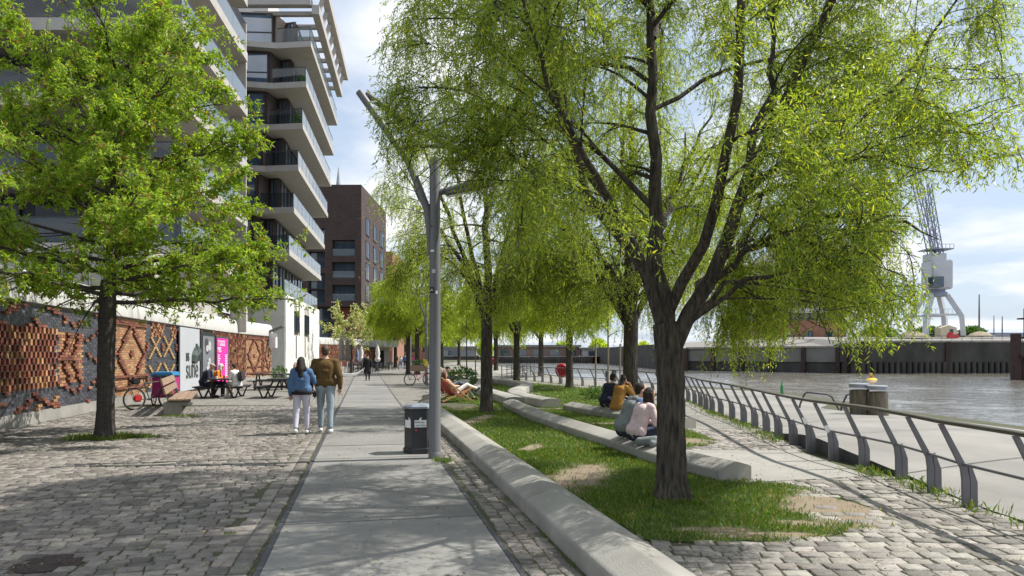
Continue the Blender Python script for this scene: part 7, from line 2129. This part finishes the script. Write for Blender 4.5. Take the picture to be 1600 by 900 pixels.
def willow(label, loc, seed, trunk_r, fork, height, radius, n_limb=6, leaf=(0.08, 0.13), lw=(0.018, 0.03), tw=(10, 4.0), lp=11, mat='wl_far', weep=1.0, sub=(9, 4), low=1.5, group=None, bark='bark', cut=-0.2):
    root = thing('willow_tree', label, 'tree', loc, 0, group)
    T = Tree(seed); rs = T.rs
    p, r_, _ = resample([[0, 0, -0.05], [0, 0, 0.1], [0.01, 0, 0.4], [0.0, 0.02, fork * 0.6], [0.02, 0.0, fork], [0.0, 0.05, fork + 0.5]], np.array([1.4, 1.12, 1.0, 0.9, 0.9, 0.75]) * trunk_r, 16); T.big.append((p, r_))
    limbs = [T.limb([[0, 0.03, fork + 0.2], [0.05 * rs.randn(), 0.05 * rs.randn(), fork + (height - fork) * 0.35], [0.15 * rs.randn(), 0.15 * rs.randn(), fork + (height - fork) * 0.7], [0.2 * rs.randn(), 0.2 * rs.randn(), height - 0.4]], trunk_r * 0.7, 0.03, 14)]
    a0 = rs.uniform(0, 6.28)
    for i in range(n_limb):
        a = a0 + i * 2 * math.pi / n_limb + rs.uniform(-0.3, 0.3); z0 = fork - 0.25 + 0.9 * rs.rand() * (i % 3)
        rr_ = radius * rs.uniform(0.6, 0.95); hz = height * rs.uniform(0.62, 0.95)
        o = np.array([math.cos(a), math.sin(a)])
        limbs.append(T.limb([[0, 0, z0], [*(o * rr_ * 0.18), z0 + (hz - z0) * 0.2], [*(o * rr_ * 0.5), z0 + (hz - z0) * 0.5], [*(o * rr_ * 0.8), z0 + (hz - z0) * 0.8], [*(o * rr_), hz]], trunk_r * 0.48, 0.015, 13))
    for i in range(4):         # low arching limbs that carry the hanging skirt
        a = a0 + 0.5 + i * 1.57 + rs.uniform(-0.2, 0.2); o = np.array([math.cos(a), math.sin(a)]); z0 = fork + 0.1 + 0.25 * (i % 3); q_ = radius * rs.uniform(0.8, 1.0)
        limbs.append(T.limb([[0, 0, z0], [*(o * q_ * 0.3), z0 + 1.1], [*(o * q_ * 0.65), z0 + 1.7], [*(o * q_), z0 + 1.3]], trunk_r * 0.26, 0.012, 11))
    cz = (height + low) / 2 + 0.3; cen = np.array([0, 0, cz])
    def inside(q):
        v = (q - cen) / np.array([radius, radius, (height - low) / 2 + 0.2]); return v.dot(v) < 1
    lv2 = []
    for lb in limbs: lv2 += T.sub(lb[:2], sub[0], radius * 0.55, 0.65, 0.06, 0.2, 9, inside, 0.42, 0.5, 0.3, cen)
    lv3 = []
    for b in lv2: lv3 += T.sub(b, sub[1], radius * 0.3, 0.7, -0.05, 0.25, 7, inside, 0.5, 0.6, 0.5, cen)
    T.mid += lv2 + lv3
    keep = lambda e: e[:, 2] > low + 0.5 * np.sin(np.arctan2(e[:, 1], e[:, 0]) * 5 + seed) + rs.uniform(-0.3, 1.5, len(e)) * rs.rand(len(e))
    lowb = [b for b in lv2 if b[0][-1][2] < low + (height - low) * 0.45]
    W = np.concatenate([T.twigs(lowb, 9, (0.7, 1.6), 1.7, 6, 0.8, 0.2, 1.2, keep), T.twigs(lv2, tw[0], (0.4, 0.9), 0.9, 6, 0.95, 0.15, weep, keep), T.twigs(lv3, tw[1], (0.35, 0.9), 1.1, 6, 0.9, 0.1, weep, keep)])
    cell = np.sin(W[:, 3, 0] * 2.1 + seed) * np.sin(W[:, 3, 1] * 2.2 + 2) * np.sin(W[:, 3, 2] * 2.4)
    W = W[(cell > cut) | (rs.rand(len(W)) < 0.4)]
    T.tw = W
    p, d = T.leaf_points(W, lp, 0.6, 0.3)
    print(label[:30], len(W), len(p))
    T.build(root, MAT[bark], MAT['twig'], MAT[mat], (p, d), leaf, lw, 0.005, 3)
    return root

w3 = willow('single willow with steeply forked dark limbs between the two long benches', G(760, 645), 23, 0.185, 2.75, 9.6, 3.3, 7, (0.06, 0.11), (0.015, 0.024), (14, 9), 12, cut=-0.02)
w2 = willow('willow whose trunk rises behind the seated couple, partly hidden by the big one', G(985, 650), 31, 0.22, 2.6, 9.4, 3.4, 9, (0.06, 0.11), (0.015, 0.024), (14, 9), 12, cut=-0.02)
fw = willow('slender willow beyond the snaking bench, right of the forked one', G(807, 601), 47, 0.20, 3.0, 8.6, 3.2, 6, (0.12, 0.20), (0.035, 0.06), (13, 8), 11, sub=(8, 4), low=1.35, cut=0.0)
dup(fw, G(890, 606.5), R(70), 'slender willow by the red lifebuoy near the bend of the railing', (1.0, 1.0, 0.95))
dup(fw, PX(652, 61), R(130), 'willow with thick trunk right behind the pink flower bicycle', (1.15, 1.15, 1.2))
dup(fw, PX(637.5, 63), R(20), 'thin trunked willow left of the pink flower bicycle', (1.0, 1.0, 1.1))
dup(fw, PX(775, 68), R(200), 'far willow seen just right of the forked one, near the ramp railing', (1.15, 1.15, 1.1))
dup(fw, PX(690, 92), R(310), 'far willow behind the nearest lamp post', (1.3, 1.3, 1.2))
dup(fw, PX(717, 115), R(250), 'distant willow by the harbour basin left of the forked one', (1.3, 1.3, 1.2))
dup(fw, PX(618, 96), R(160), 'far willow over the distant walkers beside the path', (1.25, 1.25, 1.25))
dup(fw, PX(601, 128), R(100), 'most distant willow at the end of the path', (1.5, 1.5, 1.5))
dup(fw, PX(668, 128), R(45), 'most distant willow behind the trees of the lamp post', (1.5, 1.5, 1.4))
dup(fw, PX(845, 54), R(285), 'willow on the far lawn between the ramp and the lifebuoy', (1.05, 1.05, 1.05))

# ---- cherry in the cobbles on the left
def cherry():
    root = thing('cherry_tree', 'broad leaved tree with bright green crown standing in the cobbles by the brick wall', 'tree', TREE_L)
    T = Tree(5); rs = T.rs; H = 9.2
    p, r_, _ = resample([[0, 0, -0.05], [0, 0, 0.1], [0.02, 0, 0.6], [0.03, 0, 1.6], [0.06, 0, 2.6], [0.08, 0, 3.2]], [0.23, 0.18, 0.158, 0.15, 0.155, 0.13], 52); T.big.append((p, r_))
    lead = T.limb([[0.08, 0, 3.0], [0.15, 0.1, 4.5], [0.1, 0.0, 6.0], [0.5, 0.1, 7.4], [0.85, 0.1, 8.9]], 0.12, 0.02, 14)
    lims = [lead]; n = 38
    for i in range(n):
        z0 = 2.75 + 4.9 * (i / n) ** 1.25; a = i * 2.399 + rs.uniform(-0.25, 0.25)
        ln = 3.9 * (1 - 0.62 * (i / n) ** 1.15) * rs.uniform(0.85, 1.08)
        up = 0.04 + 0.9 * (i / n)
        o = np.array([math.cos(a), math.sin(a), 0])
        base = np.array([0.08 + 0.05 * (z0 - 3), 0, z0])
        e = np.array([0, 0, up])
        lims.append(T.limb([base, base + (o * 0.35 + e * 0.2) * ln * 0.7, base + (o * 0.62 + e * 0.5) * ln, base + (o * 0.97 + e * 0.62) * ln], 0.05 - 0.025 * i / n, 0.010, 10))
    cen = np.array([0, 0, 5.0])
    def inside(q):
        v = (q - np.array([0.1, 0, 5.3])) / np.array([3.9, 3.9, 3.9]); return v.dot(v) < 1
    lv2 = []
    for lb in lims: lv2 += T.sub(lb[:2], 13, 1.2, 0.55, 0.08, 0.06, 8, inside, 0.5, 0.45, 0.1, cen)
    T.mid += lv2
    keep = lambda e: e[:, 2] > 2.35 + 0.75 * np.clip(-e[:, 0] / 1.2, 0, 1) + 0.35 * np.sin(np.arctan2(e[:, 1], e[:, 0]) * 4) + rs.uniform(-0.2, 0.4, len(e))
    W = np.concatenate([T.twigs(lv2, 24, (0.16, 0.45), 0.25, 5, 0.9, 0.2, 1.0, keep), T.twigs([l[:2] for l in lims], 34, (0.15, 0.4), 0.2, 5, 0.9, 0.04, 1.0, keep)])
    cell = np.sin(W[:, 3, 0] * 2.3 + 1) * np.sin(W[:, 3, 1] * 2.2 + 2) * np.sin(W[:, 3, 2] * 3.4)
    W = W[(cell > 0.06) | (rs.rand(len(W)) < 0.16)]
    T.tw = W
    p, d = T.leaf_points(W, 10, 0.75, 0.28)
    # rosettes at the twig tips
    tip = np.repeat(W[:, -1], 7, 0); dd_ = unit(rs.normal(size=tip.shape) + np.array([0, 0, -0.25]))
    p = np.concatenate([p, tip]); d = np.concatenate([d, dd_])
    print('cherry', len(W), len(p))
    T.build(root, MAT['bark_smooth'], MAT['twig'], MAT['maple'], (p, d), (0.065, 0.125), (0.028, 0.05), 0.004, 3)
cherry()

# ---- blossom tree by the cafe
def round_tree(label, loc, seed, h, rad, mat, leaf, lw, low, trunk=0.12, name='blossom_tree', per=7):
    root = thing(name, label, 'tree', loc)
    T = Tree(seed); rs = T.rs
    p, r_, _ = resample([[0, 0, -0.05], [0, 0, 0.3], [0, 0, low], [0, 0, h * 0.6], [0, 0, h * 0.9]], [trunk * 1.3, trunk, trunk * 0.9, trunk * 0.5, 0.02], 12); T.big.append((p, r_))
    cen = np.array([0, 0, (h + low) / 2])
    lv = []
    for i in range(12):
        a = i * 2.4; z0 = low + (h - low) * 0.5 * i / 12; ln = rad * rs.uniform(0.75, 1.05) * (1 - 0.25 * i / 12); o = np.array([math.cos(a), math.sin(a), 0])
        b = np.array([0, 0, z0]); lv.append(T.limb([b, b + o * ln * 0.4 + [0, 0, 0.5], b + o * ln * 0.75 + [0, 0, 1.0], b + o * ln + [0, 0, 1.7 + 0.6 * rs.randn()]], 0.045, 0.012, 9)[:2])
    l2 = []
    for b in lv: l2 += T.sub(b, 7, rad * 0.4, 0.6, 0.15, 0.2, 6, None, 0.5, 0.4, 0.0, cen)
    T.mid += l2
    W = T.twigs(l2 + lv, per, (0.25, 0.6), 0.2, 5)
    T.tw = W
    p, d = T.leaf_points(W, 7, 0.75, 0.1)
    T.build(root, MAT['bark_smooth'], MAT['twig'], MAT[mat], (p, d), leaf, lw, 0.008)
    return root
bt_ = round_tree('pale blossoming tree over the cafe terrace left of the path', PX(549, 68), 71, 6.4, 2.7, 'blossom', (0.12, 0.22), (0.08, 0.13), 2.3)
dup(bt_, PX(592, 100), R(120), 'second pale blossoming tree farther along the cafe terrace', (1.1, 1.1, 0.95))
# greenery on the terrace above the wall and far bushes
def bush(label, loc, rad, n, seed, leaf=(0.08, 0.14), lw=(0.04, 0.07), mat='shrub', name='bush'):
    t_ = thing(name, label, 'bush', loc)
    rs = np.random.RandomState(seed)
    leaf_cluster('foliage', MAT[mat], n, (0, 0, rad[2] * 0.8), rad, leaf, lw, seed, t_)
    b = MB()
    for k in range(6):
        a = rs.uniform(0, 6.28); b.tube([(0, 0, 0), (0.4 * rad[0] * math.cos(a), 0.4 * rad[1] * math.sin(a), rad[2] * 0.7), (0.8 * rad[0] * math.cos(a), 0.8 * rad[1] * math.sin(a), rad[2] * 1.3)], [0.02, 0.014, 0.006], 5)
    b.build('stem', MAT['twig'], t_)
    return t_
bush('low dark green bush at the foot of the thin staked tree by the bent bench', G(722, 600), (0.9, 0.9, 0.55), 900, 1, (0.12, 0.2), (0.05, 0.08))
bush('leafy patch of white flowering plants at the three stakes on the lawn', G(945, 624), (0.9, 0.45, 0.26), 800, 2, (0.12, 0.24), (0.02, 0.04))
bush('leafy patch right of the mustard coated woman, beside the hidden willow trunk', G(968, 622), (0.5, 0.4, 0.26), 500, 3, (0.12, 0.24), (0.02, 0.04))
bush('green plant spilling over the streaked coping at the left edge', (-12.0, 15.5, 3.7), (0.5, 1.0, 0.4), 700, 4)
bush('small potted green plant before the white stone corner', PX(437, 44), (0.5, 0.5, 0.55), 400, 5, (0.12, 0.2), (0.05, 0.08))
far_t = bush('far round tree on the quay behind the long grey harbour shed', PX(650, 400, 0.9), (6, 4, 5.5), 1400, 16, (0.9, 1.6), (0.6, 1.0), 'wl_far', 'tree_clump')
for px_, y_, s_, lb in ((700, 415, 0.9, 'far round tree behind the gap between the grey shed and the forked willow'), (758, 405, 1.0, 'far round tree between the grey and the brown harbour shed'), (880, 420, 0.9, 'far round tree over the roof of the brown harbour shed'),
                        (935, 410, 1.05, 'far round tree over the left end of the pale flat shed'), (1005, 420, 0.9, 'far round tree over the right end of the pale flat shed'), (585, 380, 1.1, 'far round tree beyond the end of the path')):
    dup(far_t, PX(px_, y_, 0.9), R(px_), lb, s_)
for px_, Y_, z_, lb in ((478, 55.6, 22.45 + 0.25, 'potted plant on the upper corner balcony of the white based block'), (471, 55.4, 19.25 + 0.25, 'potted plant on the middle corner balcony of the white based block')):
    pl_ = thing('potted_plant', lb, 'plant', (PX(px_, Y_).x - 0.3, Y_, z_))
    b = MB(); b.lathe([(0.16, 0), (0.22, 0.4)], 12); b.build('pot', MAT['canvas'], pl_)
    leaf_cluster('foliage', MAT['shrub'], 260, (0, 0, 0.7), (0.35, 0.35, 0.4), (0.12, 0.2), (0.05, 0.09), int(px_), pl_)
far_b = bush('far green bushes under the legs of the harbour crane', (110, 185, 6.2), (5, 3, 1.6), 1500, 6, (0.5, 0.9), (0.3, 0.5))
dup(far_b, (121, 185, 6.2), R(50), 'far green bushes right of the tan sand heap')
dup(far_b, (98, 188, 6.2), R(10), 'far green bushes left of the crane behind the hut')

# thin staked trees
def staked(label, loc, seed, h, stakes, s=1.0):
    root = thing('young_tree', label, 'tree', loc)
    T = Tree(seed); rs = T.rs
    p, r_, _ = resample([[0, 0, -0.05], [0.01, 0, 1], [0, 0.02, h * 0.6], [0, 0, h]], [0.04, 0.035, 0.028, 0.01], 10); T.big.append((p, r_))
    lv = T.sub((p, r_), 9, 1.0, 0.6, 0.2, 0.5, 7, None, 0.6, 0.4, 0.2)
    T.mid += lv
    W = T.twigs(lv, 6, (0.3, 0.6), 0.7, 5); T.tw = W
    pp, d = T.leaf_points(W, 8, 0.6, 0.3)
    T.build(root, MAT['bark_smooth'], MAT['twig'], MAT['wl_far'], (pp, d), (0.08, 0.14), (0.02, 0.03), 0.004)
    for k in range(stakes):
        a = k * 2 * math.pi / max(1, stakes) + 0.4; b = MB(); b.lathe([(0.035, -0.05), (0.035, 2.1), (0.03, 2.12)], 8, (0.55 * math.cos(a), 0.55 * math.sin(a), 0)); b.build('stake', M('stake wood', (0.26, 0.2, 0.15), 0.9, 0.2, 6), root)
    return root
staked('thin young tree held by three timber stakes on the lawn by the promenade', G(950, 622), 81, 4.6, 3)
staked('thin young tree with one stake rising from the dark bush', G(729, 600), 82, 5.2, 1)

# ------------------------------------------------------------------ grass
def blades(name, pts, h, w, seed, mat='grass', lean=0.5):
    rs = np.random.RandomState(seed); n = len(pts)
    d = rs.normal(size=(n, 3)) * lean; d[:, 2] = 1; d = unit(d)
    L_ = rs.uniform(h[0], h[1], n); W_ = rs.uniform(w[0], w[1], n)
    s_ = rs.normal(size=(n, 3)); s_[:, 2] = 0; s_ = unit(s_)
    side = rs.normal(size=(n, 3)) * 0.35; side[:, 2] = -0.25
    V = np.zeros((n, 4, 3)); V[:, 0] = pts - s_ * W_[:, None] / 2; V[:, 1] = pts + s_ * W_[:, None] / 2
    mid = pts + d * L_[:, None] * 0.6
    tip = mid + unit(d + side) * L_[:, None] * 0.45
    V[:, 2] = mid + s_ * W_[:, None] * 0.3; V[:, 3] = tip
    Q = np.arange(n * 4).reshape(n, 4)
    o = np_mesh(name, V.reshape(-1, 3), Q, MAT[mat]); o['kind'] = 'stuff'
    return o
def soil_d(X, Y):
    """normalised distance to the nearest bare patch (1 = its edge)"""
    d = np.full(np.shape(X), 9.0)
    for cx, cy, rx, ry, rot in SOIL:
        u = (X - cx) * math.cos(rot) + (Y - cy) * math.sin(rot); v = -(X - cx) * math.sin(rot) + (Y - cy) * math.cos(rot)
        d = np.minimum(d, np.hypot(u / rx, v / ry))
    return d
rs = np.random.RandomState(77)
def scatter(n, x0, x1, y0, y1, near):
    X = rs.uniform(x0, x1, n); Y = y0 + (y1 - y0) * rs.rand(n) ** near
    k = pip(lawn_r, X, Y)
    dd_ = soil_d(X, Y) + 0.25 * np.sin(X * 9) * np.sin(Y * 8)
    k &= rs.rand(n) < np.clip((dd_ - 0.75) / 0.45, 0.03, 1)
    dens = 0.65 + 0.35 * np.sin(X * 3.1 + np.sin(Y * 2.3)) * np.sin(Y * 2.7 + 1.3)
    k &= rs.rand(n) < dens + 0.2
    return np.stack([X[k], Y[k], np.full(k.sum(), 0.0)], 1)
blades('grass', scatter(90000, -0.6, 4.2, 6.2, 12.5, 1.0), (0.025, 0.075), (0.004, 0.008), 1)
blades('grass', scatter(90000, -2.4, 5.0, 11.5, 24, 1.2), (0.035, 0.085), (0.008, 0.016), 2)
blades('grass', scatter(40000, -3.4, 5.2, 23, 46, 1.3), (0.05, 0.10), (0.015, 0.03), 3)
# fringe of longer grass over the lawn's edge
fr_ = []
for i in range(len(lawn_r)):
    a = lawn_r[i]; c = lawn_r[(i + 1) % len(lawn_r)]
    if min(a[1], c[1]) > 30: continue
    for k in range(26):
        t = rs.rand(); fr_.append((a[0] + (c[0] - a[0]) * t + rs.normal() * 0.035, a[1] + (c[1] - a[1]) * t + rs.normal() * 0.035, -0.01))
fr_ = np.array(fr_); fd = soil_d(fr_[:, 0], fr_[:, 1]); fr_ = fr_[rs.rand(len(fr_)) < np.clip((fd - 0.7) / 0.5, 0.12, 1)]
blades('grass', fr_, (0.03, 0.075), (0.005, 0.010), 9, lean=0.8)
# tufts: along the railing feet, round the tree trunks, in the paving joints
pts = []
for i in range(len(RP) - 1):
    for k in range(170 if RP[i].y < 20 else 60):
        if 10.2 < RP[i].y < 12.2: continue
        t = rs.rand(); p = RP[i].lerp(RP[i + 1], t); s_ = rs.normal() * 0.13 + (0.0 if RP[i].y < 9 else -0.12)
        cl = math.sin(p.y * 2.3) + math.sin(p.y * 5.1 + 1)
        if cl + rs.rand() * 1.5 > 0.2: pts.append((p.x + s_, p.y + rs.normal() * 0.08, 0.0))
blades('grass', np.array(pts), (0.05, 0.14), (0.005, 0.011), 4)
pts = []
for (c, n, r_, f) in (((1.85, 8.16), 1500, 0.42, 1), ((-0.745, 20.4), 900, 0.6, 1), ((TREE_L.x, TREE_L.y), 2600, 0.75, 0.8), ((-1.08, 11.1), 200, 0.16, 1), ((3.3, 19.6), 700, 0.6, 1), ((-9.0, 19.2), 500, 0.6, 0.6), ((-7.6, 14.3), 700, 0.4, 0.35)):
    a = rs.uniform(0, 6.28, n); q = r_ * np.sqrt(rs.uniform(0.05, 1, n)) * (1 + 0.25 * np.sin(a * 5))
    pts.append(np.stack([c[0] + q * np.cos(a), c[1] + q * np.sin(a) * f, np.full(n, -0.01)], 1))
blades('grass', np.concatenate(pts), (0.03, 0.10), (0.005, 0.010), 5)
# weeds and moss at the foot of the concrete benches
for line, w_ in ((BENCH_A, 0.53), (BENCH_B, 0.53)):
    pts = []
    for k in range(2600):
        y = rs.uniform(line[0][1] + 0.6, line[-1][1]); x = float(np.interp(y, [q[1] for q in line], [q[0] for q in line]))
        if math.sin(y * 3.3) + math.sin(y * 7.7 + 2) + rs.rand() > 0.9: pts.append((x - 0.02 - abs(rs.normal()) * 0.03, y, -0.012))
    blades('grass', np.array(pts), (0.012, 0.05), (0.005, 0.011), 10, lean=0.9)
# moss and grass in the joints of the cobbles, thicker towards the wall
n = 30000
X = rs.uniform(-13, -2, n); Y = rs.uniform(4.2, 24, n)
k = (path_s(X, Y) < -0.4) & (X > wall_x(Y) + 0.08)
pr = np.clip(0.12 + 0.9 * np.exp(-np.abs(X - wall_x(Y) - 0.8) / 1.6) + 0.5 * (np.sin(X * 1.3 + 2) * np.sin(Y * 0.9) > 0.35), 0, 1) * (0.6 + 0.4 * np.sin(X * 2.7) * np.sin(Y * 3.1))
k &= rs.rand(n) < pr * 0.75
blades('grass', np.stack([X[k], Y[k], np.full(k.sum(), -0.012)], 1), (0.015, 0.04), (0.008, 0.02), 6, lean=1.2)
n = 9000
X = rs.uniform(0.9, 5.3, n); Y = rs.uniform(4.2, 9.5, n)
k = in_right(X, Y) & (rs.rand(n) < 0.35 + 0.5 * (np.sin(X * 1.9 + 1) * np.sin(Y * 1.5) > 0.2))
blades('grass', np.stack([X[k], Y[k], np.full(k.sum(), -0.012)], 1), (0.012, 0.035), (0.006, 0.014), 7, lean=1.2)

# fallen catkins, leaves and grit on the paving
n = 5200
X = rs.uniform(-9, 5, n); Y = 4.3 + 16 * rs.rand(n) ** 1.4
k = ~pip(lawn_poly, X, Y) & (X > wall_x(Y) + 0.2) & (X < rail_x(Y) - 0.1)
bx_ = np.interp(Y, [q[1] for q in BENCH_A], [q[0] for q in BENCH_A]); k &= ~((X > bx_ - 0.05) & (X < bx_ + 0.6))
X, Y = X[k], Y[k]; d_ = rs.normal(size=(len(X), 3)); d_[:, 2] *= 0.08; d_ = unit(d_)
o = leaves('fallen_leaves', np.stack([X, Y, np.full(len(X), 0.014)], 1), d_, rs.uniform(0.012, 0.05, len(X)), rs.uniform(0.006, 0.016, len(X)),
           M('dry litter', (0.30, 0.24, 0.13), 0.9, 0.3, 5, island=0.6, hue=0.04), None, rs)
o['kind'] = 'stuff'
